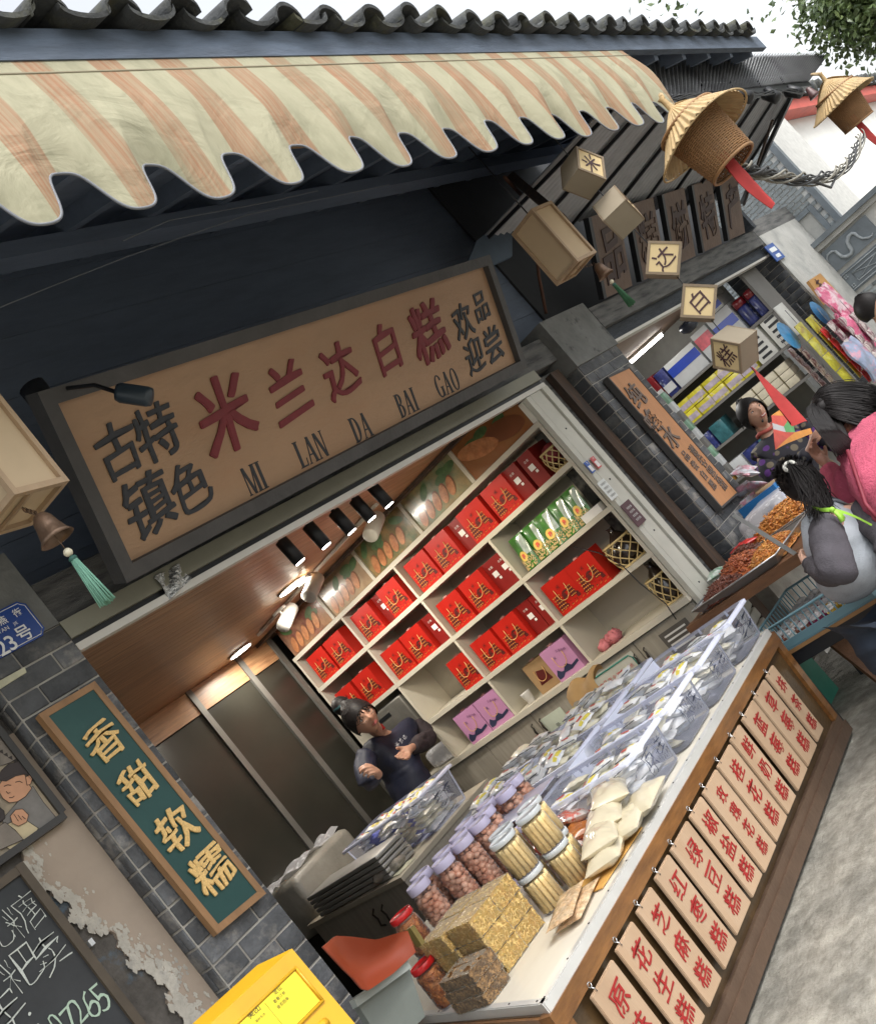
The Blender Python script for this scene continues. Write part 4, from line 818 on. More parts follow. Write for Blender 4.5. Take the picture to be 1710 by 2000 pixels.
# snack pouches
def pouch():
    t = thing('snack_pouch', 'x', 'snack pouch', (0, 0, 0)); w, h = 0.15, 0.25
    def f(a, b):
        th = 0.035 * math.sin(math.pi * a) ** 0.6 * (1 - b) ** 0.5
        return Vector((-th, w / 2 - w * a, b * h))
    g = MB().grid(f, 10, 10)
    def f2(a, b): p = f(1 - a, b); return Vector((-p.x, p.y, p.z))
    g.grid(f2, 10, 10); g.build('pouch_body', mat('pouch_green', (0.05, 0.21, 0.025), 0.3, 0.25, 14, col2=(0.03, 0.12, 0.02), s2=12, coat=0.5), t)
    def pt(m, y0, y1, z0_, z1_, nm, e=0.0015, n=8):
        mb = MB(); mb.grid(lambda a, b: f((w / 2 - (y0 + (y1 - y0) * a)) / w, (z0_ + (z1_ - z0_) * b) / h) + Vector((-e, 0, 0)), n, n); mb.build(nm, m, t)
    pt(mat('window_clear', (0.42, 0.50, 0.46), 0.15, 0.3, 20, coat=0.6), -0.072, -0.02, 0.10, 0.235, 'clear_side')
    mb = MB(); rr_ = random.Random(2)
    for k in range(110):
        y_ = rr_.uniform(-0.066, 0.066); z_ = rr_.uniform(0.008, 0.09); p = f((w / 2 - y_) / w, z_ / h); mb.ball(p, rr_.uniform(0.005, 0.007), 6, (0.6, 1, 1))
    mb.build('nuts', mat('nuts', (0.62, 0.45, 0.22), 0.5, 0.2, 40), t, kind='stuff')
    mb = MB(); c_ = (0.004, 0.10); n = 18
    vs = [f((w / 2 - (c_[0] + 0.036 * math.cos(6.283 * k / n))) / w, (c_[1] + 0.036 * math.sin(6.283 * k / n)) / h) + Vector((-0.004, 0, 0)) for k in range(n)]
    mb.add(vs, [tuple(range(n))]).build('round_label', mat('label_yellow', (0.78, 0.55, 0.12), 0.4, 0.1, 20), t)
    mb = MB(); vs = [v + Vector((-0.001, 0, 0)) for v in vs]; cc = sum(vs, Vector()) / n; mb.add([cc + (v - cc) * 0.5 for v in vs], [tuple(range(n))]).build('label_picture', mat('label_red', (0.62, 0.10, 0.05), 0.4, 0.5, 60), t)
    return t
pp_ = Proto(pouch())
for k, y in enumerate((4.24, 4.10, 3.96, 3.82, 3.68)):
    pp_.put((SX + 0.07 + 0.01 * (k % 2), y, rows[1][0]), (0, R(6), R(rg.uniform(-12, 12))), 'green nut pouch, %s from the divider on the second shelf' % ordn[k], 'green snack pouches on the second shelf')
bx = MB().box((SX + 0.05, 3.60, rows[1][0] + 0.028), (0.06, 0.16, 0.055)).build('white_box', wht); tag(bx, 'low white carton at the near end of the green snack pouches', 'box')
# rattan baskets with dark jugs
rat = mat('rattan', (0.55, 0.42, 0.20), 0.55, 0.2, 30)
def basket(name, lab, c, r, h, jug):
    t = thing(name, lab, 'basket', c)
    for k in range(10):
        a0 = 2 * math.pi * k / 10
        for s in (1, -1):
            MB().tube([Vector(c) + Vector((r * (0.75 + 0.25 * math.sin(math.pi * u * 0.8)) * math.cos(a0 + s * u * 1.5), r * (0.75 + 0.25 * math.sin(math.pi * u * 0.8)) * math.sin(a0 + s * u * 1.5), h * u)) for u in [i / 8 for i in range(9)]], 0.0045, 5).build('cane_strand', rat, t)
    for u in (0.03, 0.97): MB().tube([Vector(c) + Vector((r * (0.75 + 0.25 * math.sin(math.pi * u * 0.8)) * 1.03 * math.cos(g * 0.3307), r * (0.75 + 0.25 * math.sin(math.pi * u * 0.8)) * 1.03 * math.sin(g * 0.3307), h * u)) for g in range(20)], 0.008, 6).build('cane_ring', rat, t)
    if jug:
        MB().lathe([(0.06 * r / 0.1, 0.01), (0.086 * r / 0.1, 0.05), (0.088 * r / 0.1, 0.11), (0.05, h + 0.02), (0.022, h + 0.05), (0.022, h + 0.08), (0.03, h + 0.085)], c, 20).build('jug', mat('dark_jug', (0.022, 0.014, 0.011), 0.25, coat=0.5), t)
    return t
basket('rattan_basket', 'open rattan basket round a dark jug at the near end of the third shelf', (SX + 0.16, 3.66, rows[2][0]), 0.13, 0.18, True)
tb = basket('rattan_basket', 'small rattan basket tied with maroon cloth at the near end of the top shelf', (SX + 0.12, 3.58, rows[0][0]), 0.085, 0.15, False)
MB().ball((SX + 0.12, 3.58, rows[0][0] + 0.12), 0.075, 10, (1, 1, 0.9), 0.12).build('cloth_cap', mat('maroon_cloth', (0.20, 0.02, 0.03), 0.6), tb)
basket('rattan_basket', 'dark woven basket at the near end of the bottom shelf', (SX + 0.14, 3.60, rows[3][0]), 0.10, 0.2, True)
cl = MB(); rr_ = random.Random(8)
for k in range(7): cl.ball((SX + 0.10 + rr_.uniform(-0.03, 0.03), 4.18 + rr_.uniform(-0.06, 0.06), rows[3][0] + 0.03 + rr_.uniform(-0.01, 0.03)), 0.045, 12, (1, 0.8, 0.8), 0.4)
tag(cl.build('crumpled_cloth', mat('pink_cloth', (0.50, 0.16, 0.18), 0.8, 0.3, 20)), 'crumpled pink cloth lying on the bottom shelf', 'cloth')
cp = MB().lathe([(0.028, 0), (0.04, 0.085), (0.042, 0.09)], (SX + 0.06, 5.03, rows[3][0]), 16).build('paper_cup', wht); tag(cp, 'white paper cup on the bottom shelf beside the kraft bag', 'cup')
gb = thing('metal_box', 'grey metal machine on the third shelf behind the seller', 'machine', (SX + 0.15, 6.25, rows[2][0]))
MB().rbox((SX + 0.17, 6.27, rows[2][0] + 0.15), (0.3, 0.5, 0.29), 0.02).build('case', mat('dull_metal', (0.16, 0.155, 0.14), 0.4, 0.2, 5, metal=0.4), gb); MB().box((SX + 0.019, 6.3, rows[2][0] + 0.22), (0.006, 0.16, 0.03)).build('vent', M('black_metal'), gb)
mc = film('bag_film', (0.75, 0.75, 0.78), 0.62, 0.12, 0.5)
pbg = MB().rbox((SX + 0.1, 6.1, rows[3][0] + 0.08), (0.15, 0.3, 0.15), 0.04).build('plastic_bag', mc); tag(pbg, 'clear crumpled plastic bag on the bottom shelf behind the seller', 'bag')
wire = MB().tube([V(1120, 1068, x=5.58), V(1170, 1080, x=5.56), V(1215, 1105, x=5.55), V(1250, 1140, x=5.55), V(1300, 1180, x=5.54), V(1320, 1210, x=5.5)], 0.004, 5).build('power_cord', M('black_metal')); tag(wire, 'thin power cord hanging down the front of the wall cabinet', 'cord')
# notices on cabinet doors and frame
def notice(name, lab, c, w, h, m, par=None, nx=True):
    mb = MB()
    if nx: mb.box(c, (0.003, w, h))
    else: mb.box(c, (w, 0.003, h))
    o = mb.build(name, m); tag(o, lab, 'notice'); return o
nt1 = notice('notice', 'pale licence sheet on the cabinet door under the bottom shelf', (SX - 0.003, 4.92, 0.72), 0.22, 0.20, mat('licence_green', (0.55, 0.60, 0.50), 0.6))
letters('营', mat('grey_print', (0.15, 0.17, 0.15), 0.6), (SX - 0.005, 4.92, 0.72), (0, -1, 0), (0, 0, 1), 0.04, nt1)
nt2 = notice('notice', 'white notice with green rounded border on the cabinet door', (SX - 0.003, 4.25, 0.76), 0.42, 0.2, mat('paper_white', (0.52, 0.52, 0.47), 0.6))
MB().tube([(SX - 0.006, 4.25 + a, 0.76 + b) for a, b in ((0.19, 0.06), (0.17, 0.085), (-0.17, 0.085), (-0.19, 0.06), (-0.19, -0.06), (-0.17, -0.085), (0.17, -0.085), (0.19, -0.06), (0.19, 0.06))], 0.005, 4).build('border_line', mat('print_teal', (0.02, 0.22, 0.17), 0.5), nt2)
for k, ch in enumerate('食品安全监督公示'): letters(ch, mat('red_print', (0.55, 0.05, 0.04), 0.6), (SX - 0.005, 4.40 - 0.042 * k, 0.78), (0, -1, 0), (0, 0, 1), 0.03, nt2)
nt3 = notice('notice', 'black and white printed panel on the cabinet near the frame', (SX - 0.003, 3.68, 0.76), 0.24, 0.16, mat('print_grey', (0.10, 0.09, 0.08), 0.6))
for k in range(4): MB().box((SX - 0.006, 3.68, 0.71 + 0.032 * k), (0.002, 0.18, 0.012)).build('printed_line', wht, nt3)
for px, py, w_, h_, m_, tx, lab in ((1151, 912, 0.05, 0.085, mat('pay_blue', (0.05, 0.12, 0.42), 0.4), '支', 'blue payment card stuck on the cream door frame'), (1163, 903, 0.05, 0.085, mat('pay_red', (0.55, 0.08, 0.09), 0.4), '付', 'red payment card stuck on the cream door frame'), (1186, 956, 0.10, 0.14, mat('pay_white', (0.66, 0.68, 0.66), 0.4), '', 'white card with dark border stuck on the cream door frame'), (1236, 1002, 0.13, 0.17, mat('plum_card', (0.085, 0.035, 0.045), 0.5), '', 'dark plum printed card on the cream door frame')):
    c_ = V(px, py, y=3.382); o = notice('notice', lab, c_, w_, h_, m_, nx=False)
    if tx: MB().box(c_ + Vector((0, -0.003, -0.012)), (w_ * 0.7, 0.002, h_ * 0.5)).build('white_field', wht, o); letters(tx, wht, c_ + Vector((0, -0.002, 0.03)), (1, 0, 0), (0, 0, 1), 0.016, o)
    else:
        for k in range(4): letters('扫码支付' if h_ < 0.15 else '欢迎光临', MATS['print_grey'] if h_ < 0.15 else MATS['pay_white'], c_ + Vector((0, -0.002, 0.045 - 0.03 * k)), (1, 0, 0), (0, 0, 1), 0.016, o)

# ------------------------------------------------------------------ lamps of the cake shop
lampw = mat('lamp_glow', (1.0, 0.97, 0.9), emit=9)
def area(name, loc, sx, sy, en, rot=(0, 0, 0), col=(1, 0.93, 0.82)):
    d = bpy.data.lights.new(name, 'AREA'); d.shape = 'RECTANGLE'; d.size = sx; d.size_y = sy; d.energy = en; d.color = col
    o = bpy.data.objects.new(name, d); C.objects.link(o); o.location = loc; o.rotation_euler = rot; return o
for k, (x, y, lab) in enumerate(((4.78, 5.25, 'glowing flat ceiling lamp in the middle of the shop ceiling'), (5.05, 6.45, 'small glowing ceiling lamp near the back glass partition'))):
    t = thing('ceiling_lamp', lab, 'ceiling lamp', (x, y, 2.62)); s_ = (0.105 if k != 1 else 0.10)
    MB().lathe([(s_ + 0.01, 0), (s_ + 0.012, -0.012), (s_, -0.014)], (x, y, 2.629), 24).build('rim', M('white_metal'), t)
    MB().lathe([(s_ - 0.005, 0), (s_ - 0.006, -0.003)], (x, y, 2.6145), 24).build('diffuser', lampw, t)
    area('ceiling_light', (x, y, 2.595), 0.25, 0.25, (16, 7)[k], (0, 0, 0))
bl = thing('spotlight', 'x', 'spotlight', (0, 0, 0))
MB().tube([(0, 0, 0), (0, 0, -0.03)], 0.012, 8).build('mount', M('black_metal'), bl)
MB().lathe([(0.030, 0.10), (0.036, 0.095), (0.036, -0.05), (0.030, -0.05)], (0, 0, 0), 18, T=Matrix.Translation((0, 0, -0.11)), close=True).build('lamp_tube', M('black_metal'), bl)
MB().lathe([(0.029, 0), (0.028, -0.004)], (0, 0, -0.1615), 18).build('lens', lampw, bl)
pbl = Proto(bl)
def spot(loc, tgt, en, size=50):
    d = bpy.data.lights.new('spot_light', 'SPOT'); d.energy = en; d.spot_size = R(size); d.spot_blend = 0.6; d.shadow_soft_size = 0.05; d.color = (1, 0.88, 0.66)
    o = bpy.data.objects.new('spot_light', d); C.objects.link(o); o.location = loc; v = (Vector(tgt) - Vector(loc)); o.rotation_euler = v.to_track_quat('-Z', 'Y').to_euler(); return o
for k, (px, py) in enumerate(((545, 1052), (597, 1022), (648, 996), (688, 972), (722, 945))):
    p = V(px, py, z=2.625)
    pbl.put(p, (0, R(-4), 0), ordn[k] + ' black tube spotlight from the back of the row', 'black spotlights in a row under the shop ceiling')
    if k % 2 == 0: spot(p + Vector((0, 0, -0.24)), (5.6, p.y + 0.7, 1.5), 15, 75)
ws = thing('track_spotlight', 'x', 'spotlight', (0, 0, 0))
MB().box((0, 0, -0.012), (0.03, 0.12, 0.02)).build('adapter', M('white_metal'), ws)
MB().tube([(0, 0, -0.02), (0, 0, -0.05)], 0.008, 8).build('neck', M('white_metal'), ws)
MB().lathe([(0.03, -0.075), (0.034, -0.07), (0.034, 0.075), (0.026, 0.085)], n=18, T=Matrix.Translation((0.02, 0, -0.085)) @ Matrix.Rotation(R(68), 4, 'Y') @ Matrix.Scale(1.5, 4)).build('lamp_tube', M('white_metal'), ws)
pws = Proto(ws)
for k, (px, py) in enumerate(((710, 1010), (592, 1130), (543, 1190))):
    p = V(px, py, z=2.60)
    pws.put(p, (0, 0, R(10)), ordn[k] + ' white track spotlight from the front, above the picture panels', 'white track spotlights')
    spot(p + Vector((0.03, 0, -0.12)), (5.62, p.y - 0.1, 1.9), 7, 80)
tr = MB().bar(V(735, 985, z=2.615), V(505, 1240, z=2.615), 0.03, 0.02).build('lamp_track', M('white_metal')); tag(tr, 'thin white lamp track under the wooden ceiling beside the cabinet', 'track')
# ------------------------------------------------------------------ the display counter in front of the shop
CA, CB_ = Vector((2.07, 2.576, 0.68)), Vector((4.80, 2.727, 0.68))
cu_ = (CB_ - CA).normalized(); CN = Vector((-0.055, 0.996, 0.069)).normalized(); CN = (CN - cu_ * CN.dot(cu_)).normalized()
cv_ = CN.cross(cu_); cv_ = -cv_ if cv_.z > 0 else cv_       # down along the front
CLEN = (CB_ - CA).length
def ct(s, h, o=0.0): return CA + cu_ * s + cv_ * h - CN * o
honey = mat('honey_wood', (0.235, 0.105, 0.030), 0.32, 0.25, 7, 0.15, 30, stretch=(1, 4, 6), col2=(0.15, 0.062, 0.018), s2=3, coat=0.4)
hdark = mat('counter_panel', (0.095, 0.055, 0.022), 0.35, 0.22, 6, 0.2, 30, stretch=(1, 3, 3), col2=(0.055, 0.032, 0.014), s2=2, coat=0.3)
hbase = mat('counter_base', (0.095, 0.060, 0.040), 0.45, 0.2, 6, 0.2)
dc = thing('display_counter', 'brown wooden display counter with a white top, hung with flavour boards', 'counter', (3.4, 3.2, 0))
ctop = mat('laminate_top', (0.70, 0.66, 0.56), 0.35, 0.05, 4, col2=(0.60, 0.55, 0.46), th=0.6, s2=2, stretch=(1, 4, 1))
CD = [CA, CB_, Vector((4.95, 4.42, 0.68)), Vector((2.60, 4.42, 0.68))]
MB().slab([p - Vector((0, 0, 0.03)) for p in CD], (0, 0, 0.03)).build('counter_top', ctop, dc)
# aluminium edge with screws
al_ = mat('aluminium_edge', (0.62, 0.62, 0.60), 0.35, 0.08, 6, metal=0.3)
L0, L1 = CD[0], CD[3]; ln = (L1 - L0).normalized(); lo = Vector((ln.y, -ln.x, 0)) * -1
def edge_strip(a, b, out):
    MB().slab([a, b, b - Vector((0, 0, 0.034)), a - Vector((0, 0, 0.034))], out * 0.004).build('edge_strip', al_, dc)
    return MB().slab([a + Vector((0, 0, 0.0005)), b + Vector((0, 0, 0.0005)), b - out * 0.022 + Vector((0, 0, 0.0005)), a - out * 0.022 + Vector((0, 0, 0.0005))], (0, 0, 0.002)).build('edge_strip', al_, dc)
edge_strip(CD[0], CD[1], -Vector((CN.x, CN.y, 0))); edge_strip(CD[0], CD[3], lo)
for i in range(16): MB().lathe([(0.0045, 0), (0.003, 0.002)], CA + cu_ * (0.03 + 0.175 * i) + Vector((CN.x, CN.y, 0)) * 0.011 + Vector((0, 0, 0.0025)), 8).build('screw', M('antique_bronze') if 'antique_bronze' in MATS else M('black_metal'), dc)
for i in range(8): MB().lathe([(0.0045, 0), (0.003, 0.002)], L0 + ln * (0.05 + 0.19 * i) - lo * 0.011 + Vector((0, 0, 0.0025)), 8).build('screw', M('antique_bronze'), dc)
H = 0.645
def fr(s0, s1, h0, h1, o, th, m, nm): return MB().hexa([ct(s0, h1, o), ct(s1, h1, o), ct(s1, h1, o - th), ct(s0, h1, o - th), ct(s0, h0, o), ct(s1, h0, o), ct(s1, h0, o - th), ct(s0, h0, o - th)]).build(nm, m, dc)
fr(-0.02, CLEN + 0.03, 0.032, 0.095, 0.012, 0.05, honey, 'top_rail')
fr(0.0, CLEN, 0.095, 0.56, -0.012, 0.02, hdark, 'front_panel')
fr(-0.02, CLEN + 0.03, 0.560, 0.645, 0.010, 0.045, hbase, 'bottom_rail'); fr(-0.03, CLEN + 0.04, 0.60, 0.66, 0.022, 0.010, hbase, 'plinth_strip')
fr(-0.018, 0.055, 0.096, 0.558, 0.008, 0.045, honey, 'stile'); fr(CLEN - 0.03, CLEN + 0.028, 0.096, 0.558, 0.008, 0.045, honey, 'stile')
# end panels
def endpanel(a, b, nm):
    f = (b - a).normalized(); o = Vector((f.y, -f.x, 0)); o = o if o.x * (1 if a.x > 4 else -1) > 0 else -o
    dn = cv_ * H
    MB().hexa([a + dn, b + Vector((0, 0, -H)), b + Vector((0, 0, -H)) - o * 0.02, a + dn - o * 0.02, a + Vector((0, 0, -0.034)), b + Vector((0, 0, -0.034)), b + Vector((0, 0, -0.034)) - o * 0.02, a + Vector((0, 0, -0.034)) - o * 0.02]).build(nm, hdark, dc)
    MB().slab([a + Vector((0, 0, -0.036)), b + Vector((0, 0, -0.036)), b + Vector((0, 0, -0.10)), a + Vector((0, 0, -0.10))], o * 0.012).build('end_rail', honey, dc)
endpanel(CD[0] - cu_ * 0.004 + CN * 0.03, CD[3], 'end_panel'); endpanel(CD[1] + cu_ * 0.004 + CN * 0.03, CD[2], 'end_panel')
for s in (0.15, CLEN - 0.2):
    for d in (0.12, 1.4):
        p = CA + cu_ * s + Vector((0, d + 0.1, 0)); MB().bb((p.x - 0.03, p.y - 0.03, 0), (p.x + 0.03, p.y + 0.03, 0.07)).build('foot', M('black_metal'), dc)
# flavour boards on hooks
tilew = mat('plywood_tile', (0.47, 0.335, 0.225), 0.5, 0.07, 6, 0.1, 40, stretch=(4, 4, 1), col2=(0.41, 0.28, 0.18), s2=3, rnd=0.05); redc = mat('red_letters', (0.33, 0.018, 0.018), 0.5, 0.18, 40)
tiles = [(0.157, 0.335, '原味糕'), (0.374, 0.525, '花生糕'), (0.571, 0.715, '芝麻糕'), (0.761, 0.91, '红枣糕'), (0.936, 1.133, '绿豆糕'), (1.162, 1.31, '椒盐糕'), (1.334, 1.52, '玫瑰花糕'), (1.54, 1.73, '桂花糕'), (1.75, 1.895, '鲜奶糕'), (1.94, 2.13, '蓝莓糕'), (2.149, 2.345, '草莓糕'), (2.376, 2.505, '抹茶糕')]
steel = mat('bright_steel', (0.6, 0.6, 0.6), 0.25, metal=0.9)
ordw = ['nearest the corner'] + [o_ + ' from the near corner' for o_ in ordn[1:] + ['tenth', 'eleventh', 'twelfth']]
for i, (s0, s1, tx) in enumerate(tiles):
    tl = thing('flavour_board', 'wooden tag with red lettering %s, %s on the counter' % (tx, ordw[i]), 'sign', ct((s0 + s1) / 2, 0.12, 0.02), group='flavour boards on the counter front')
    h0, h1 = 0.112 + random.uniform(-0.004, 0.006), 0.502 + random.uniform(-0.006, 0.006)
    c4 = [ct(s0, h1, 0.030), ct(s1, h1, 0.030), ct(s1, h1, 0.016), ct(s0, h1, 0.016), ct(s0, h0, 0.022), ct(s1, h0, 0.022), ct(s1, h0, 0.008), ct(s0, h0, 0.008)]
    bm = bmesh.new(); vs = [bm.verts.new(p) for p in c4]
    for f in [(3, 2, 1, 0), (4, 5, 6, 7), (0, 1, 5, 4), (1, 2, 6, 5), (2, 3, 7, 6), (3, 0, 4, 7)]: bm.faces.new([vs[k] for k in f])
    bmesh.ops.bevel(bm, geom=bm.edges[:], offset=0.003, segments=2, affect='EDGES'); bmesh.ops.recalc_face_normals(bm, faces=bm.faces[:])
    me = bpy.data.meshes.new('panel'); bm.to_mesh(me); bm.free(); me.materials.append(tilew); link('panel', me, tl)
    hk = ct(s0 + 0.03, 0.100, 0.012)
    MB().tube([hk + Vector((0, 0.015, 0.004)), hk + Vector((0, -0.002, 0.0)), hk + Vector((0, -0.012, -0.006)), hk + Vector((0.003, -0.012, -0.018)), hk + Vector((0, -0.002, -0.022))], 0.0022, 6).build('hook', steel, tl)
    MB().tube([hk + Vector((0, 0.0, 0.02)) + Vector((0.009 * math.cos(a * 0.785), -0.004, 0.009 * math.sin(a * 0.785) - 0.012)) for a in range(9)], 0.0016, 5).build('ring', steel, tl)
    n_ = len(tx); sz = min((0.39 - 0.05) / n_ * 0.80, (s1 - s0) * 0.58, 0.09)
    for k, ch in enumerate(tx):
        h = h0 + 0.028 + (h1 - h0 - 0.05) * (k + 0.5) / n_; o_ = 0.0225 + 0.008 * (h - h0) / 0.39
        letters(ch, redc, ct((s0 + s1) / 2 + 0.004, h, o_), cu_, -cv_, sz, tl, bold=(0.014, 0.008), rough=0.036, ext=0.004, lift=0.0015, name='character')

# ------------------------------------------------------------------ plastic tubs with packed cakes
tubm = film('tub_plastic', (0.66, 0.70, 0.84), 0.87, 0.15)
tubr = film('tub_rim', (0.62, 0.65, 0.80), 0.45, 0.25)
def tub(c, w, d, h, rz, label, scrib=None, grp='plastic tubs on the display counter'):
    """c = centre of the base"""
    t = thing('plastic_tub', label, 'tub', c, (0, 0, rz), grp); T = Matrix.Identity(4); q = 0.045; tp = 0.93
    def loop(k, z, r=0.04, n=4):
        out = []
        for sx, sy, a0 in ((1, 1, 0), (-1, 1, 90), (-1, -1, 180), (1, -1, 270)):
            for j in range(n + 1):
                a = R(a0 + 90 * j / n); out.append(Vector((sx * (w / 2 * k - r) + r * math.cos(a), sy * (d / 2 * k - r) + r * math.sin(a), z)))
        return out
    Ls = [loop(tp * 0.97, 0.003), loop(tp, 0.012), loop(1.0, h - 0.02), loop(1.0, h)]; n = len(Ls[0]); vs = [v for L in Ls for v in L]
    fs = [(i * n + k, i * n + (k + 1) % n, (i + 1) * n + (k + 1) % n, (i + 1) * n + k) for i in range(3) for k in range(n)] + [tuple(range(n))[::-1]]
    sh = MB().add(vs, fs, True); o = sh.build('tub_shell', tubm, t, loc=(0, 0, 0))
    A_, B_ = loop(1.0, h), loop(1.07, h - 0.004); C__ = loop(1.07, h - 0.02)
    vs = A_ + B_ + C__; fs = [(i * n + k, i * n + (k + 1) % n, (i + 1) * n + (k + 1) % n, (i + 1) * n + k) for i in range(2) for k in range(n)]
    MB().add(vs, fs, True).build('rim', tubr, t, loc=(0, 0, 0))
    for sx in (-1, 1):
        for k in range(3): MB().box((sx * w / 2 * 1.005, -d * 0.3 + d * 0.3 * k, h * 0.90), (0.006, 0.012, h * 0.14)).build('rib', tubr, t, loc=(0, 0, 0))
    if scrib:
        M_ = Matrix.LocRotScale(Vector(c), Matrix.Rotation(rz, 3, 'Z').to_quaternion(), None)
        for k, ch in enumerate(scrib):
            p = M_ @ Vector(((k - (len(scrib) - 1) / 2) * 0.11, -d / 2 * 0.985 - 0.004, h * 0.55))
            letters(ch, mat('marker_ink', (0.05, 0.06, 0.10), 0.5), p, M_.to_3x3() @ Vector((1, 0, 0)), (0, 0, 1), 0.095, t, off=-0.018, rough=0.05, ext=0.0, name='marker_writing')
    return t
def packet(m1, lab=True):
    t = thing('cake_packet', 'x', 'cake packet', (0, 0, 0)); w, h = 0.13, 0.085; rr_ = random.Random(5)
    def f(a, b, s=1): return Vector((w * (a - 0.5), h * (b - 0.5) + 0.002 * math.sin(9 * a * 3), s * 0.019 * (math.sin(math.pi * a) ** 0.45) * (math.sin(math.pi * b) ** 0.5) + 0.002 * math.sin(17 * a + 5 * b)))
    g = MB().grid(lambda a, b: f(a, b), 10, 7); g.grid(lambda a, b: f(1 - a, b, -1), 10, 7); g.build('wrapper', m1, t)
    def pc(a0, a1, b0, b1, m, nm, e):
        MB().grid(lambda a, b: f(a0 + (a1 - a0) * a, b0 + (b1 - b0) * b) + Vector((0, 0, e)), 4, 4).build(nm, m, t)
    if lab:
        pc(0.12, 0.88, 0.10, 0.90, mat('label_cream', (0.78, 0.78, 0.72), 0.45, 0.08, 20), 'label', 0.0012)
        pc(0.14, 0.86, 0.12, 0.36, mat('label_lemon', (0.70, 0.60, 0.10), 0.45, 0.2, 30), 'label_band', 0.002)
        MB().add([f(a, b) + Vector((0, 0, 0.0026)) for a, b in ((0.3, 0.5), (0.62, 0.5), (0.62, 0.68), (0.3, 0.72))], [(0, 1, 2, 3)]).build('label_print', mat('label_rose', (0.55, 0.10, 0.08), 0.5, 0.5, 200), t)
        MB().box((0, h * 0.46, 0.004), (w * 0.9, 0.005, 0.003)).build('seal_edge', mat('seal_dark', (0.05, 0.05, 0.05), 0.5), t)
    return t
wrapc = film('wrap_clear', (0.72, 0.74, 0.80), 0.35, 0.12, 0.6)
cakew = mat('cake_white', (0.78, 0.79, 0.80), 0.4, 0.10, 14, 0.3, 40, col2=(0.58, 0.64, 0.76), th=0.60, soft=0.05, s2=18, coat=0.4)
cakey = mat('cake_cream', (0.76, 0.72, 0.56), 0.4, 0.12, 14, 0.3, 40, col2=(0.60, 0.64, 0.72), th=0.6, soft=0.05, s2=18, coat=0.4)
pkA = Proto(packet(cakew)); pkB = Proto(packet(cakew, False)); pkC = Proto(packet(cakey, False))
rk = random.Random(21)
def fill(c, w, d, h, rz, where, level, labelled, n_wall=9):
    """packets lying heaped in a tub, up to a share of its height"""
    M_ = Matrix.LocRotScale(Vector(c), Matrix.Rotation(rz, 3, 'Z').to_quaternion(), None); lay = max(1, int(level * h / 0.031)); k = 0
    nx = max(1, int(w / 0.115)); ny = max(1, int(d / 0.15))
    for l in range(lay):
        for i in range(nx):
            for j in range(ny):
                edge_ = i in (0, nx - 1) or j in (0, ny - 1)
                if l < lay - 2 and not (i == 0 or j == 0): continue
                u = (i + 0.5) / nx - 0.5; v = (j + 0.5) / ny - 0.5; kk = 0.90
                p = M_ @ Vector((u * w * kk + rk.uniform(-0.006, 0.006), v * d * kk + rk.uniform(-0.02, 0.02), 0.024 + l * 0.032 + rk.uniform(0, 0.010)))
                top = l == lay - 1
                P_k = pkA if (top and labelled and rk.random() < 0.95) else (pkC if rk.random() < 0.35 else pkB)
                rot = (R(rk.uniform(-12, 20)), R(rk.uniform(-12, 12)), rz + R(rk.uniform(-25, 25)) + (R(90) if rk.random() < 0.4 else 0))
                nm = {id(pkA): 'yellow and white labelled cake packet in the ', id(pkB): 'white wrapped cake packet in the ', id(pkC): 'cream wrapped cake packet in the '}[id(P_k)]
                P_k.put(p, rot, (('%s %s row %s' % (['left', 'middle', 'right'][min(2, i if nx > 2 else 2 * i)], ordn[j], nm.replace('cake packet', 'packet'))) if top else nm) + where, {id(pkA): 'labelled', id(pkB): 'white', id(pkC): 'cream'}[id(P_k)] + ' packets in the ' + where)
Z0 = 0.683
RZ = math.atan2(cu_.y, cu_.x)
fx = [(3.385, 3.01, '原糕', 'front tub nearest the flour bags', 0.85, 1), (3.79, 3.01, '椒味', 'second front tub', 0.8, 1), (4.175, 3.01, '桂糕', 'third front tub', 1.1, 1), (4.61, 3.02, '草莓', 'front tub at the right end', 0.8, 1)]
for x, y, s, wh, lv, lb in fx:
    w_ = 0.37 if x < 4.5 else 0.34
    c_ = (x, y, Z0); t = tub(c_, w_, 0.62, 0.195, RZ, 'milky plastic tub, ' + wh, s)
    fill(c_, w_ * 0.93, 0.62 * 0.9, 0.195, RZ, wh, lv, lb)
bx_ = [(3.90, 3.70, '', 'back tub beside the jars', 1.2, 1), (4.29, 3.72, '', 'middle back tub', 1.2, 1), (4.68, 3.74, '', 'back tub at the right', 1.15, 1), (4.05, 4.22, '', 'hind tub nearer the jars', 1.25, 1), (4.45, 4.24, '', 'hind tub by the cabinet', 1.25, 1)]
for x, y, s, wh, lv, lb in bx_:
    c_ = (x, y, Z0); t = tub(c_, 0.36, 0.60 if y < 4 else 0.4, 0.195, RZ + 0.03, 'milky plastic tub, ' + wh, None)
    fill(c_, 0.335, (0.60 if y < 4 else 0.4) * 0.9, 0.195, RZ, wh, lv, lb)
c_ = (3.28, 3.38, Z0 + 0.0); lid = MB().rbox((3.40, 3.50, Z0 + 0.21), (0.32, 0.32, 0.006), 0.002, rz=0.1).build('tub_lid', tubr); tag(lid, 'flat milky lid lying across the back tub beside the jars', 'lid')
ybag = MB().grid(lambda a, b: Vector((4.80 + 0.16 * a, 4.05 - 0.25 * b + 0.02 * math.sin(7 * a), 0.90 + 0.10 * math.sin(2.6 * a) + 0.02 * math.sin(9 * b))), 8, 8).build('paper_bag', mat('manila', (0.45, 0.27, 0.10), 0.6, 0.1, 9)); tag(ybag, 'folded brown paper bag lying over the tubs near the cabinet', 'paper bag')

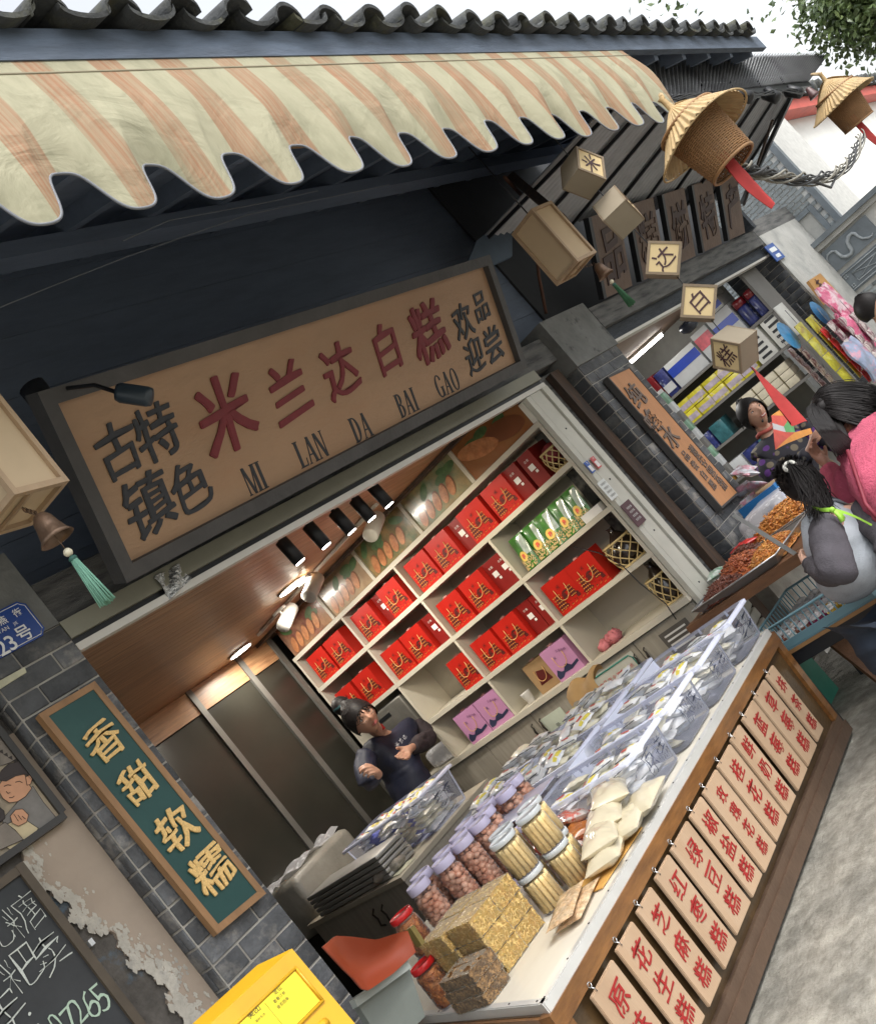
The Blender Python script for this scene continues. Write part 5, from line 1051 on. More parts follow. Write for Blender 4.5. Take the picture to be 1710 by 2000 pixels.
# ------------------------------------------------------------------ jars
clearp = film('jar_clear', (0.9, 0.9, 0.9), 0.985, 0.04)
lav = mat('lid_lavender', (0.60, 0.56, 0.74), 0.4, 0.04, 9); candy = mat('candy', (0.58, 0.26, 0.15), 0.45, 0.25, 20, 0.3, 60, col2=(0.68, 0.42, 0.30), s2=12, coat=0.3)
def jar(name, label, r, h, lidm, cont, cat='jar', lidr=1.0):
    t = thing(name, label, cat, (0, 0, 0)); rn = random.Random(31)
    MB().lathe([(r * 0.86, 0.002), (r * 0.97, 0.010), (r, 0.03), (r * 0.97, h * 0.30), (r, h * 0.34), (r * 0.97, h * 0.5), (r, h * 0.54), (r * 0.97, h * 0.68), (r, h * 0.72), (r * 0.90, h * 0.80), (r * 0.80, h * 0.85), (r * 0.80, h * 0.88)], n=24, close=False).build('jar_wall', clearp, t)
    MB().lathe([(r * 0.85, 0), (r * 0.86, 0.003)], n=24).build('jar_base', film('jar_base', (0.75, 0.72, 0.82), 0.4, 0.1), t)
    MB().lathe([(r * 0.87 * lidr, h * 0.865), (r * 0.90 * lidr, h * 0.875), (r * 0.90 * lidr, h * 0.985), (r * 0.87 * lidr, h), (r * 0.80 * lidr, h), (r * 0.79 * lidr, h * 0.99)], n=28).build('lid', lidm, t)
    cont(t, rn, r, h); return t
def candies(t, rn, r, h):
    mb = MB(); n = 0
    for l in range(10):
        z = 0.020 + l * (h * 0.82 - 0.02) / 10
        for k in range(9):
            a = 2 * math.pi * (k + 0.5 * (l % 2)) / 9 + rn.uniform(-0.15, 0.15); rr_ = r * 0.72 * rn.uniform(0.9, 1.02)
            mb.ball((rr_ * math.cos(a), rr_ * math.sin(a), z + rn.uniform(-0.005, 0.005)), 0.0185 * rn.uniform(0.85, 1.15), 8, (1, 1, rn.uniform(0.7, 1)), 0.10)
    for k in range(8): mb.ball((rn.uniform(-0.03, 0.03), rn.uniform(-0.03, 0.03), h * 0.83), 0.014, 7, (1, 1, 0.8), 0.1)
    mb.build('candies', candy, t, kind='stuff')
jp = Proto(jar('candy_jar', 'x', 0.060, 0.285, lav, candies))
def sticks(t, rn, r, h):
    m_ = mat('egg_rolls', (0.80, 0.62, 0.30), 0.6, 0.16, 30, 0.3, 90, rnd=0.12)
    for k in range(14):
        a = 2 * math.pi * k / 14; rr_ = r * 0.80; dz = rn.uniform(-0.004, 0.004)
        MB().tube([(rr_ * math.cos(a), rr_ * math.sin(a), 0.006), (rr_ * math.cos(a + rn.uniform(-0.04, 0.04)), rr_ * math.sin(a), h * 0.80 + dz)], 0.0092, 8).build('egg_roll', m_, t)
    MB().lathe([(r * 0.62, 0.004), (r * 0.62, h * 0.78)], n=12).build('inner_rolls', m_, t, kind='stuff')
clid = film('lid_clear', (0.62, 0.66, 0.68), 0.22, 0.15)
sp_ = Proto(jar('egg_roll_jar', 'x', 0.058, 0.157, clid, sticks, lidr=1.1))
def shreds(t, rn, r, h):
    mb = MB()
    for k in range(650):
        a = rn.uniform(0, 6.283); rr_ = r * 0.90 * math.sqrt(rn.uniform(0.62, 1)); z = rn.uniform(0.012, h * 0.80)
        p = Vector((rr_ * math.cos(a), rr_ * math.sin(a), z)); d = Vector((-math.sin(a) + rn.uniform(-.5, .5), math.cos(a) + rn.uniform(-.5, .5), rn.uniform(-1.2, 1.2))).normalized() * rn.uniform(0.006, 0.013)
        q_ = Vector((rn.uniform(-1, 1), rn.uniform(-1, 1), rn.uniform(-1, 1))).normalized() * 0.0022
        for e in (p - d, p + d):
            e.x *= 1; l_ = math.hypot(e.x, e.y)
            if l_ > r * 0.95: e.x *= r * 0.95 / l_; e.y *= r * 0.95 / l_
        mb.add([p - d + q_, p - d - q_, p + d - q_, p + d + q_], [(0, 1, 2, 3)])
    mb.lathe([(r * 0.75, 0.004), (r * 0.75, h * 0.78)], n=12)
    mb.build('spicy_shreds', mat('spicy', (0.42, 0.11, 0.025), 0.5, 0.5, 60, col2=(0.55, 0.22, 0.05), s2=30), t, kind='stuff')
redlid = mat('lid_red', (0.50, 0.012, 0.014), 0.35, 0.05, coat=0.3)
rp_ = Proto(jar('shred_jar', 'x', 0.052, 0.172, redlid, shreds, lidr=1.06))
grpj = 'lavender lidded candy jars on the counter'
jf = [(2.85, 3.70), (2.975, 3.63), (3.10, 3.60), (3.225, 3.58), (3.35, 3.64), (3.47, 3.58), (3.60, 3.62)]; jb = [(2.965, 3.79), (3.09, 3.735), (3.215, 3.72), (3.345, 3.79), (3.475, 3.73)]
for row, L in enumerate((jf, jb)):
    for i, (x, y) in enumerate(L): jp.put((x, y, 0.697), (0, 0, rk.uniform(0, 6)), 'candy jar with lavender lid, %s from the left in the %s row' % (ordn[i], ['front', 'back'][row]), grpj)
jp.put((3.23, 3.36, 0.697), (0, 0, 1), 'low candy jar standing in front beside the milky tubs', grpj, (0.95, 0.95, 0.62))
for (x, y, nm) in ((2.835, 2.90, 'nearest the flour bags'), (2.715, 2.965, 'beside the yellow blocks'), (2.815, 3.055, 'behind the two front stacks'), (2.945, 2.975, 'beside the red sweet bags')):
    for lv in (0, 1): sp_.put((x, y, 0.685 + lv * 0.1575), (0, 0, rk.uniform(0, 6)), '%s jar of pale egg rolls in the stack %s' % (['lower', 'upper'][lv], nm), 'clear jars of egg rolls')
ru = Vector((2.47, 3.40, 0)); rl = Vector((2.335, 3.30, 0))
for p, z, lab in ((rl, 0.685, 'red lidded jar of orange shreds standing lowest beside the brown blocks'), (ru, 0.838, 'upper red lidded jar of orange shreds, standing on a grey lidded jar')):
    rp_.put((p.x, p.y, z), (0, 0, 0), lab, 'red lidded jars')
tin = thing('jar', 'clear jar with grey screw lid under the upper red lidded jar', 'jar', (ru.x, ru.y, 0.685))
MB().lathe([(0.048, 0), (0.051, 0.01), (0.051, 0.12)], (ru.x, ru.y, 0.685), 24).build('jar_wall', clearp, tin); MB().lathe([(0.053, 0.12), (0.053, 0.133), (0.050, 0.134), (0.054, 0.137), (0.054, 0.152)], (ru.x, ru.y, 0.685), 24).build('lid', mat('lid_grey', (0.35, 0.36, 0.38), 0.35, metal=0.3), tin)

# ------------------------------------------------------------------ pressed puffed-rice blocks
def block(name, L, W_, H_, m, mgr, seed, n=260):
    t = thing(name, 'x', 'sweet block', (0, 0, 0)); rn = random.Random(seed)
    bm = bmesh.new(); bmesh.ops.create_cube(bm, size=1); bmesh.ops.subdivide_edges(bm, edges=bm.edges[:], cuts=9, use_grid_fill=True)
    for v in bm.verts:
        v.co = Vector((v.co.x * W_ * 0.96, v.co.y * L * 0.98, v.co.z * H_ * 0.94)); v.co += Vector((rn.uniform(-1, 1), rn.uniform(-1, 1), rn.uniform(-1, 1))) * 0.0022
    me = bpy.data.meshes.new('block_body'); bm.to_mesh(me); bm.free(); me.materials.append(m); o = link('block_body', me, t); o.location = (0, 0, H_ / 2)
    mb = MB()
    for k in range(n):
        f = rn.choice((0, 0, 1, 1, 2, 3)); u, v = rn.uniform(-0.48, 0.48), rn.uniform(-0.46, 0.46)
        if f == 0: p = Vector((-W_ * 0.48, u * L, v * H_ + H_ / 2)); nn = Vector((-1, 0, 0))
        elif f == 1: p = Vector((u * W_, -L * 0.49, v * H_ + H_ / 2)); nn = Vector((0, -1, 0))
        elif f == 2: p = Vector((u * W_, v * L, H_ * 0.97)); nn = Vector((0, 0, 1))
        else: p = Vector((W_ * 0.48, u * L, v * H_ + H_ / 2)); nn = Vector((1, 0, 0))
        a = Vector((rn.uniform(-1, 1), rn.uniform(-1, 1), rn.uniform(-1, 1))); a = (a - nn * a.dot(nn)).normalized(); b = nn.cross(a)
        l_, w2 = rn.uniform(0.004, 0.010), 0.0024
        mb.add([p - a * l_ - b * w2, p + a * l_ - b * w2, p + a * l_ + b * w2, p - a * l_ + b * w2, p + nn * 0.0026 - a * l_ * 0.6, p + nn * 0.0026 + a * l_ * 0.6], [(0, 1, 5, 4), (2, 3, 4, 5), (1, 2, 5), (3, 0, 4)])
    mb.build('puffed_grains', mgr, t, kind='stuff')
    MB().box((0, 0, H_ / 2), (W_ * 1.0, L * 1.0, H_ * 0.995)).build('wrapper', film('wrap_block', (0.95, 0.90, 0.75), 0.97, 0.10, 0.05), t)
    return t
ym = mat('block_yellow', (0.62, 0.42, 0.10), 0.55, 0.35, 40, 0.8, 90, col2=(0.42, 0.24, 0.06), s2=40, th=0.55); yg = mat('grain_yellow', (0.78, 0.60, 0.24), 0.55, 0.3, 50, col2=(0.55, 0.34, 0.10), s2=60)
bm1 = mat('block_brown', (0.16, 0.075, 0.02), 0.5, 0.35, 40, 0.8, 90, col2=(0.085, 0.04, 0.012), s2=40, th=0.55); bg1 = mat('grain_brown', (0.42, 0.25, 0.10), 0.5, 0.4, 50, col2=(0.14, 0.07, 0.025), s2=60)
yb = Proto(block('puffed_block', 0.160, 0.130, 0.072, ym, yg, 1)); brb = Proto(block('puffed_block', 0.21, 0.125, 0.040, bm1, bg1, 2))
ax_ = Vector((2.30, 2.955, 0.685)); by = Vector((0, 0, 0))
for l in range(3):
    for i in range(2):
        for j in range(2):
            if l == 0 and j == 1: continue
            yb.put((2.425 + 0.134 * i + rk.uniform(-0.003, 0.003), 3.04 + 0.165 * j + rk.uniform(-0.006, 0.006), 0.684 + l * 0.0735), (0, 0, R(-4) + rk.uniform(-0.03, 0.03)), 'yellow puffed-rice block, %s layer, %s %s' % (['bottom', 'middle', 'top'][l], ['left', 'right'][i], ['front', 'rear'][j]), 'yellow puffed-rice blocks')
for l in range(3):
    brb.put((2.262 + 0.004 * l, 3.03 + rk.uniform(-0.006, 0.006), 0.684 + l * 0.041), (0, 0, R(-6) + rk.uniform(-0.03, 0.03)), 'brown sesame block, %s of the pile of three' % ['bottom', 'middle', 'top'][l], 'brown sesame blocks')
# flour bags, brittle, envelope, red bags
def pillow(name, label, cat, c, L, W_, H_, rz, m, tilt=0, seed=0, gr=None, wr=1.0):
    def f(a, b, s): 
        e = (abs(math.sin(math.pi * a)) ** 0.42) * (abs(math.sin(math.pi * b)) ** 0.5)
        nz = 0.03 * H_ * NZ_.noise(Vector((a * 5 + seed * 3.3, b * 4, s))) + 0.045 * H_ * (0.3 - abs(NZ_.noise(Vector((a * 7 + seed, b * 9 - a * 4, s + 5)))))
        return Vector((L * (a - 0.5) * (1 - 0.05 * math.sin(3.14 * b)), W_ * (b - 0.5) * (1 - 0.07 * math.sin(3.14 * a)), s * (H_ / 2 * e + nz * 2 * e) + wr * 0.003 * math.sin(13 * a + seed) * math.sin(11 * b + seed) * e + H_ / 2))
    mb = MB().grid(lambda a, b: f(a, b, 1), 34, 22); mb.grid(lambda a, b: f(1 - a, b, -1), 34, 22)
    o = mb.build(name, m); o.location = c; o.rotation_euler = (tilt, 0, rz); tag(o, label, cat, gr); return o
flour = mat('flour_bag', (0.58, 0.52, 0.38), 0.3, 0.06, 5, 0.5, 16, coat=0.9)
g_ = 'clear bags of cream flour'
P1 = V(1190, 1600, z=0.76); P2 = V(1200, 1520, z=0.80)
dl = R(14)
fl = [((2.86, 2.73, 0.684), 'lowest flour bag at the left end of the pile'), ((2.90, 2.75, 0.728), 'plump flour bag lying on the lowest one at the left'), ((3.02, 2.71, 0.690), 'narrow flour bag low in the middle of the counter edge'), ((3.04, 2.80, 0.745), 'flour bag on top in the middle of the pile'), ((3.16, 2.70, 0.688), 'narrow flour bag lowest at the right end by the tubs'), ((3.17, 2.83, 0.775), 'topmost flour bag leaning on the front tub'), ((3.13, 2.84, 0.70), 'flour bag squeezed under the topmost one')]
for k, (c_, lb) in enumerate(fl): pillow('flour_bag', lb, 'flour bag', c_, 0.27, 0.165, 0.080, R((22, 30, 18, 28, 12, 34, 30)[k]), flour, R((0, 4, 0, 8, 0, 14, 4)[k]), k, g_)
pillow('peanut_brittle', 'upper flat packet of peanut brittle near the counter edge', 'sweet packet', (2.56, 2.76, 0.712), 0.27, 0.12, 0.028, R(22), mat('brittle', (0.50, 0.32, 0.17), 0.3, 0.4, 45, 0.8, 60, col2=(0.66, 0.50, 0.33), s2=35, coat=0.8), 0, 2, 'flat peanut brittle packets')
pillow('peanut_brittle', 'lower flat packet of peanut brittle near the counter edge', 'sweet packet', (2.59, 2.74, 0.685), 0.27, 0.12, 0.028, R(14), M('brittle'), 0, 3, 'flat peanut brittle packets')
ev = MB().slab([Vector((2.66, 2.67, 0.684)), Vector((3.02, 2.665, 0.684)), Vector((3.05, 2.86, 0.684)), Vector((2.68, 2.87, 0.684))], (0, 0, 0.004)).build('envelope', mat('envelope', (0.60, 0.33, 0.085), 0.6, 0.08, 5)); tag(ev, 'orange-brown envelope lying under the flour bags', 'envelope')
rbm = mat('red_print_bag', (0.60, 0.16, 0.12), 0.25, 0.3, 9, 0.7, 25, col2=(0.62, 0.56, 0.52), th=0.5, soft=0.03, s2=16, coat=0.8); obm = mat('amber_sweet', (0.42, 0.14, 0.03), 0.3, 0.2, 14, 0.5, 30, coat=0.8)
for k, (x, y, z, m, lb) in enumerate(((2.98, 3.02, 0.69, rbm, 'red and white printed sweet bag against the egg roll jars'), (3.05, 3.02, 0.72, obm, 'amber sweet slab in a clear bag, middle of the red bags'), (3.12, 3.10, 0.76, rbm, 'red and white printed sweet bag highest beside the front tub'), (3.06, 3.16, 0.70, obm, 'amber sweet slab in a clear bag behind the red bags'), (2.95, 3.14, 0.75, rbm, 'crumpled red and white bag leaning on the candy jars'))):
    pillow('sweet_bag', lb, 'sweet bag', (x + 0.07, y + 0.02, z), 0.21, 0.16, 0.07, R(35 + 20 * k), m, R(12 + 5 * k), k, 'red and amber sweet bags', 2.2)
tray_l = MB().rbox((3.22, 3.665, 0.690), (0.94, 0.36, 0.012), 0.005, rz=0).build('tray', mat('tray_lavender', (0.50, 0.48, 0.66), 0.4)); tag(tray_l, 'flat lavender plastic tray under the candy jars', 'tray')
# plastic cup with tied bag at the left corner of the counter
cpb = thing('plastic_bag', 'clear bag with pink tie standing at the left corner of the counter', 'bag', V(790, 1975, z=0.69))
p = V(800, 1975, z=0.70)
MB().lathe([(0.02, 0), (0.045, 0.02), (0.05, 0.06), (0.035, 0.10), (0.012, 0.125), (0.03, 0.15)], p, 16, wob=0.18).build('bag_film', mc, cpb)
MB().ball(p + Vector((0, 0, 0.128)), 0.016, 8, jit=0.3).build('pink_tie', mat('pink_tie', (0.55, 0.25, 0.50), 0.5), cpb)
gh = thing('tape_dispenser', 'grey-green plastic hook stand beside the lower red lidded jar', 'stand', p)
MB().rbox(p + Vector((-0.03, 0.09, 0.13)), (0.09, 0.06, 0.02), 0.006).build('top_plate', mat('sage_plastic', (0.42, 0.46, 0.42), 0.4), gh); MB().bar(p + Vector((-0.03, 0.10, 0)), p + Vector((-0.03, 0.10, 0.125)), 0.05, 0.02, (1, 0, 0)).build('upright', M('sage_plastic'), gh)

# ------------------------------------------------------------------ inner counter, tub and trays behind
wt = M('cabinet_cream')
ic_ = thing('inner_counter', 'cream inner counter with cupboard doors behind the candy jars', 'counter', (4.3, 5.5, 0))
Q = [Vector((3.77, 4.97, 0.82)), Vector((4.85, 5.04, 0.82)), Vector((4.95, 6.30, 0.82)), Vector((3.98, 6.35, 0.82))]
MB().slab([p - Vector((0, 0, 0.03)) for p in Q], (0, 0, 0.03)).build('counter_top', mat('inner_top', (0.42, 0.38, 0.30), 0.4, 0.1, 4), ic_)
MB().hexa([Vector((p.x, p.y, 0.05)) * 1 for p in [q_ + Vector((0.02 if i in (0, 3) else -0.02, 0.02 if i < 2 else -0.02, 0)) for i, q_ in enumerate(Q)]] + [Vector((p.x, p.y, 0.788)) for p in [q_ + Vector((0.02 if i in (0, 3) else -0.02, 0.02 if i < 2 else -0.02, 0)) for i, q_ in enumerate(Q)]]).build('carcass', M('door_grain'), ic_)
for yy in (5.38, 5.50):
    xh = 3.79 + (yy - 4.97) * 0.152; MB().tube([(xh, yy, 0.72), (xh - 0.03, yy, 0.70), (xh - 0.02, yy, 0.66), (xh - 0.03, yy, 0.62), (xh, yy, 0.60)], 0.007, 6).build('handle', M('antique_bronze'), ic_)
c_ = (4.42, 5.42, 0.823)
tub(c_, 0.42, 0.80, 0.24, R(6), 'grey plastic tub full of packets on the inner counter', '芝麻'); fill(c_, 0.40, 0.74, 0.24, R(6), 'tub on the inner counter', 0.95, 1)
for k in range(5):
    p = Vector((4.02, 5.62, 0.823 + 0.032 * k)); tt = MB().rbox(p + Vector((0, 0, 0.015)), (0.24, 0.95, 0.026), 0.006, rz=R(-5)).build('baking_tray', mat('tray_metal', (0.36, 0.35, 0.33), 0.4, 0.1, 5, metal=0.5)); tag(tt, '%s grey metal baking tray from the bottom of the stack on the inner counter' % ordn[k], 'tray', 'stacked grey baking trays')
cd_ = MB().slab([Vector((3.83, 5.04, 0.822)), Vector((3.98, 5.02, 0.822)), Vector((4.0, 5.12, 0.824)), Vector((3.86, 5.15, 0.824))], (0, 0, 0.003)).build('price_card', mat('card_pale', (0.55, 0.56, 0.42), 0.6, 0.3, 30)); tag(cd_, 'small pale printed card at the corner of the inner counter', 'card')
bt = thing('plastic_bin', 'large milky plastic bin under a clear sheet left of the baking trays', 'bin', (4.1, 6.2, 0.82))
bc = V(625, 1660, z=0.95); MB().rbox((4.38, 6.55, 0.92), (0.75, 0.42, 0.40), 0.05, rz=R(12)).build('bin_body', mat('bin_milky', (0.27, 0.255, 0.22), 0.4, 0.2, 6, 0.3), bt)
MB().grid(lambda a, b: Vector((3.98 + 0.8 * a, 6.33 + 0.17 * a + 0.44 * b, 1.135 + 0.02 * math.sin(14 * a) + 0.015 * math.sin(17 * b + 5 * a))), 20, 14).build('clear_sheet', mc, bt)
pl2 = MB().rbox((4.0, 5.25, 0.86), (0.28, 0.22, 0.06), 0.028, rz=0.4).build('plastic_bag', film('bag_dull', (0.42, 0.38, 0.32), 0.5, 0.15, 0.5)); tag(pl2, 'crumpled clear bag in front of the tub on the inner counter', 'bag')
bs = MB().lathe([(0.16, 0), (0.17, 0.30), (0.19, 0.33), (0.17, 0.35), (0.1, 0.36)], V(742, 1590, y=5.6) + Vector((0, 0, -0.42)), 24).build('plastic_stool', mat('blue_plastic', (0.13, 0.16, 0.55), 0.4)); tag(bs, 'blue plastic stool in front of the seller in the dark apron', 'stool')

# ------------------------------------------------------------------ orange chair and yellow crate at the lower left
oc = thing('plastic_chair', 'orange-red plastic shell chair behind the left end of the counter', 'chair', V(720, 1900, y=3.0))
om = mat('orange_plastic', (0.29, 0.050, 0.018), 0.45, 0.08, 4)
cc = [V(632, 1850, y=2.95), V(700, 1828, y=3.0), V(790, 1818, y=3.06), V(806, 1850, y=3.06), V(715, 1942, y=3.0)]
def chs(a, b):
    top = [V(630, 1850, y=2.95), V(655, 1828, y=2.97), V(690, 1830, y=2.99), V(735, 1836, y=3.02), V(778, 1822, y=3.05), V(796, 1818, y=3.06)]
    bot = [V(672, 1895, y=2.93), V(690, 1912, y=2.95), V(706, 1932, y=2.97), V(720, 1935, y=3.0), V(770, 1900, y=3.04), V(812, 1860, y=3.06)]
    f = a * 5; i = min(4, int(f)); r_ = f - i; p0, p1 = top[i].lerp(top[i + 1], r_), bot[i].lerp(bot[i + 1], r_)
    p = p0.lerp(p1, b); return p + Vector((0, 0.05 * math.sin(math.pi * b) * math.sin(math.pi * a), 0))
MB().grid(chs, 24, 12, thick=(0.003, 0.012, 0)).build('chair_shell', om, oc)
MB().bar(V(800, 1812, y=3.10), V(822, 1846, y=3.10), 0.03, 0.02).build('seat_rail', mat('olive_rail', (0.16, 0.12, 0.03), 0.5), oc)
gbx = thing('storage_tub', 'grey-green storage tub on the floor behind the orange chair', 'tub', V(760, 1960, y=3.05))
a0, b0, c0_, d0_ = V(715, 1945, y=3.0), V(812, 1865, y=3.2), V(870, 1960, y=3.2), V(760, 1995, y=3.0)
MB().slab([V(690, 1950, y=3.1), V(760, 2060, y=3.1), V(830, 1985, y=3.1), V(795, 1880, y=3.1)], (0.0, 0.03, 0)).build('tub_side', mat('grey_green', (0.16, 0.18, 0.165), 0.4, 0.1), gbx)
MB().bar(V(690, 1962, y=3.08), V(795, 1886, y=3.08), 0.03, 0.025).build('rim', mat('grey_green_pale', (0.30, 0.33, 0.31), 0.4), gbx)
yc = thing('delivery_crate', 'bright yellow plastic delivery crate with printed label plate and slots', 'crate', (1.2, 2.5, 0.9))
ylw = mat('yellow_plastic', (0.60, 0.335, 0.012), 0.45, 0.10, 5, coat=0.2); yl2 = mat('yellow_label', (0.80, 0.66, 0.03), 0.35, 0.03)
F0, F1 = V(570, 1853, y=2.40), V(400, 2010, y=2.40)     # top edge of the face
fu = (F0 - F1).normalized(); fv = (V(700, 2015, y=2.36) - F0); fv = (fv - fu * fv.dot(fu)).normalized(); fn = fu.cross(fv); fn = fn if fn.y < 0 else -fn
def yf(a, b, o=0): return F0 - fu * a + fv * b + fn * o
MB().hexa([yf(0.62, 0.5), yf(0, 0.5), yf(0, 0.5, -0.4), yf(0.62, 0.5, -0.4), yf(0.62, 0), yf(0, 0), yf(0, 0, -0.36), yf(0.62, 0, -0.36)]).build('crate_body', ylw, yc)
MB().hexa([yf(0.6, 0.0), yf(0.0, 0.0), yf(0.03, 0, -0.30), yf(0.6, 0, -0.30), yf(0.58, -0.03, -0.05), yf(0.07, -0.03, -0.05), yf(0.08, -0.035, -0.25), yf(0.58, -0.035, -0.25)]).build('crate_lid', ylw, yc)
MB().slab([yf(0.50, 0.135), yf(0.035, 0.135), yf(0.035, 0.045), yf(0.50, 0.045)], fn * 0.003).build('label_plate', yl2, yc)
for e in (0.040, 0.140): MB().tube([yf(0.51, e, 0.002), yf(0.025, e, 0.002)], 0.004, 6).build('plate_rim', ylw, yc)
MB().tube([yf(0.027, 0.04, 0.002), yf(0.027, 0.14, 0.002)], 0.004, 6).build('plate_rim', ylw, yc)
for i in range(3):
    for j in range(2):
        a_, b_ = 0.10 + 0.15 * j + 0.02 * i, 0.18 + 0.055 * i
        MB().tube([yf(a_ - 0.045, b_, -0.002), yf(a_ - 0.03, b_, 0.004), yf(a_ + 0.03, b_, 0.004), yf(a_ + 0.045, b_, -0.002)], 0.012, 8).build('rib', ylw, yc)
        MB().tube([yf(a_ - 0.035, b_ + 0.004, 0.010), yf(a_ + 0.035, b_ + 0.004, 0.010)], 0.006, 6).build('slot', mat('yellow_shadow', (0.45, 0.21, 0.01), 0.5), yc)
yk = mat('label_ink', (0.06, 0.05, 0.02), 0.5)
for tx, px, py, s_ in (('美团', 494, 1976, 0.018), ('定位', 541, 1934, 0.012), ('看看订单', 545, 1948, 0.009), ('是否回来', 552, 1959, 0.009), ('美好生活', 508, 1988, 0.007)):
    letters(tx, yk, VP(px, py, yf(0.2, 0.09, 0.0035), fn), fu, -fv, s_, yc, off=0.0, ext=0.0, lift=0.001)
for k, a_ in enumerate((0.145, 0.265)): MB().tube([yf(a_, 0.05, 0.0035), yf(a_, 0.13, 0.0035)], 0.0006, 4).build('divider_line', yk, yc)
# ------------------------------------------------------------------ hanging lanterns
box_w = mat('lantern_wood', (0.38, 0.27, 0.17), 0.6, 0.12, 6, 0.2, 40, stretch=(3, 3, 1)); lan_p = mat('lantern_paper', (0.52, 0.40, 0.26), 0.8, 0.06, 5); dia_p = mat('diamond_paper', (0.58, 0.45, 0.24), 0.7, 0.05, 5); dia_w = mat('diamond_wood', (0.20, 0.15, 0.095), 0.6, 0.12, 6); ply = mat('plain_ply', (0.25, 0.21, 0.15), 0.7, 0.08, 6)
brz = mat('bell_bronze', (0.17, 0.11, 0.075), 0.4, 0.3, 12, 0.3, metal=0.6); tsl = mat('mint_tassel', (0.17, 0.36, 0.27), 0.8, 0.2, 40, stretch=(12, 12, 1)); tsl2 = mat('green_tassel', (0.04, 0.13, 0.06), 0.8, 0.2, 40)
def box_lantern(c, w, h, rz, label, blabel, tm, bp, tl=0.16):
    """c = centre of the underside"""
    t = thing('box_lantern', label, 'lantern', c, (0, 0, rz)); e = w * 0.09
    for sx in (-1, 1):
        for sy in (-1, 1): MB().box((sx * (w / 2 - e / 2), sy * (w / 2 - e / 2), h / 2), (e, e, h)).build('corner_post', box_w, t, loc=(0, 0, 0))
    for z in (e / 2, h - e / 2):
        for s in (-1, 1):
            MB().box((0, s * (w / 2 - e / 2 + 0.0005), z), (w - 2 * e, e, e)).build('rail', box_w, t, loc=(0, 0, 0)); MB().box((s * (w / 2 - e / 2 + 0.0005), 0, z), (e, w - 2 * e, e)).build('rail', box_w, t, loc=(0, 0, 0))
    MB().box((0, 0, h / 2), (w - 1.5 * e, w - 1.5 * e, h - 1.4 * e)).build('paper_box', lan_p, t, loc=(0, 0, 0))
    MB().box((-w * 0.12, 0, e * 0.35), (e * 0.6, w - 2 * e, e * 0.5)).build('cross_slat', box_w, t, loc=(0, 0, 0))
    MB().tube([(0, 0, h), (0, 0, h + 0.5)], 0.004, 6).build('hanging_rod', M('black_metal'), t, loc=(0, 0, 0))
    b = thing('wind_bell', blabel, 'bell', bp)
    p = Vector(bp)
    top = Vector(c) + Vector((0, 0, 0.004)); n = 7
    for k in range(n):
        q_ = top.lerp(p + Vector((0, 0, 0.062)), (k + 0.5) / n)
        MB().tube([q_ + Vector((0.005 * math.cos(a * 1.047) * (1 if k % 2 else 0), 0.005 * math.cos(a * 1.047) * (0 if k % 2 else 1), 0.0085 * math.sin(a * 1.047))) for a in range(7)], 0.0013, 4).build('chain_link', brz, b)
    MB().lathe([(0.004, 0.06), (0.016, 0.056), (0.026, 0.04), (0.030, 0.02), (0.038, -0.008), (0.047, -0.022), (0.043, -0.022), (0.034, -0.006), (0.024, 0.03), (0.0, 0.05)], p, 22, close=False).build('bell_cup', brz, b)
    MB().tube([p + Vector((0, 0, 0.03)), p + Vector((0, 0, -0.06))], 0.0015, 4).build('clapper_string', brz, b)
    MB().ball(p + Vector((0, 0, -0.065)), 0.012, 12).build('bead', mat('bead_cream', (0.65, 0.60, 0.45), 0.4), b)
    MB().ball(p + Vector((0, 0, -0.085)), 0.012, 12, (1, 1, 0.7)).build('knot', mat('knot_green', (0.03, 0.11, 0.09), 0.6), b)
    rr_ = random.Random(3); mb = MB()
    for k in range(46):
        a = k * 2.4; r0, r1 = 0.008 * math.sqrt((k + 1) / 46), 0.022 * math.sqrt((k + 1) / 46)
        mb.tube([p + Vector((r0 * math.cos(a), r0 * math.sin(a), -0.09)), p + Vector((r1 * math.cos(a), r1 * math.sin(a), -0.09 - tl + rr_.uniform(0, 0.008)))], 0.0022, 4)
    mb.build('tassel', tm, b, kind='stuff')
    return t
cR = V(1150, 504, y=2.2); cR.z = 2.665
box_lantern((V(1120, 480, y=2.2).x + 0.02, 2.28, 2.70), 0.19, 0.36, R(-8), 'plain wooden box lantern hanging right of the name board', 'small bronze bell with dark green tassel under the right box lantern', tsl2, tuple(V(1178, 532, y=2.25)), 0.14)
box_lantern((V(120, 930, y=2.2).x - 0.125, 2.24, 2.625), 0.19, 0.34, R(14), 'large wooden box lantern at the left edge, before the plank wall', 'bronze bell with mint green tassel at the left edge', tsl, tuple(V(102, 1040, y=2.2)), 0.14)
dl = thing('diamond_lantern', 'x', 'lantern', (0, 0, 0)); S_ = 0.150; D_ = 0.13
TD = Matrix.Rotation(R(45), 4, 'Y')
MB().box((0, 0, 0), (S_, D_ - 0.006, S_), T=TD).build('box_body', ply, dl)
for s in (-1, 1):
    for (c_, d_) in (((0, s * D_ / 2, S_ / 2 - 0.006), (S_, 0.008, 0.012)), ((0, s * D_ / 2, -S_ / 2 + 0.006), (S_, 0.008, 0.012)), ((S_ / 2 - 0.006, s * D_ / 2, 0), (0.012, 0.008, S_ - 0.025)), ((-S_ / 2 + 0.006, s * D_ / 2, 0), (0.012, 0.008, S_ - 0.025))): MB().box(c_, d_, T=TD).build('edge_trim', dia_w, dl)
    MB().box((0, s * (D_ / 2 - 0.002), 0), (S_ - 0.024, 0.004, S_ - 0.024), T=TD).build('face_panel', dia_p, dl)
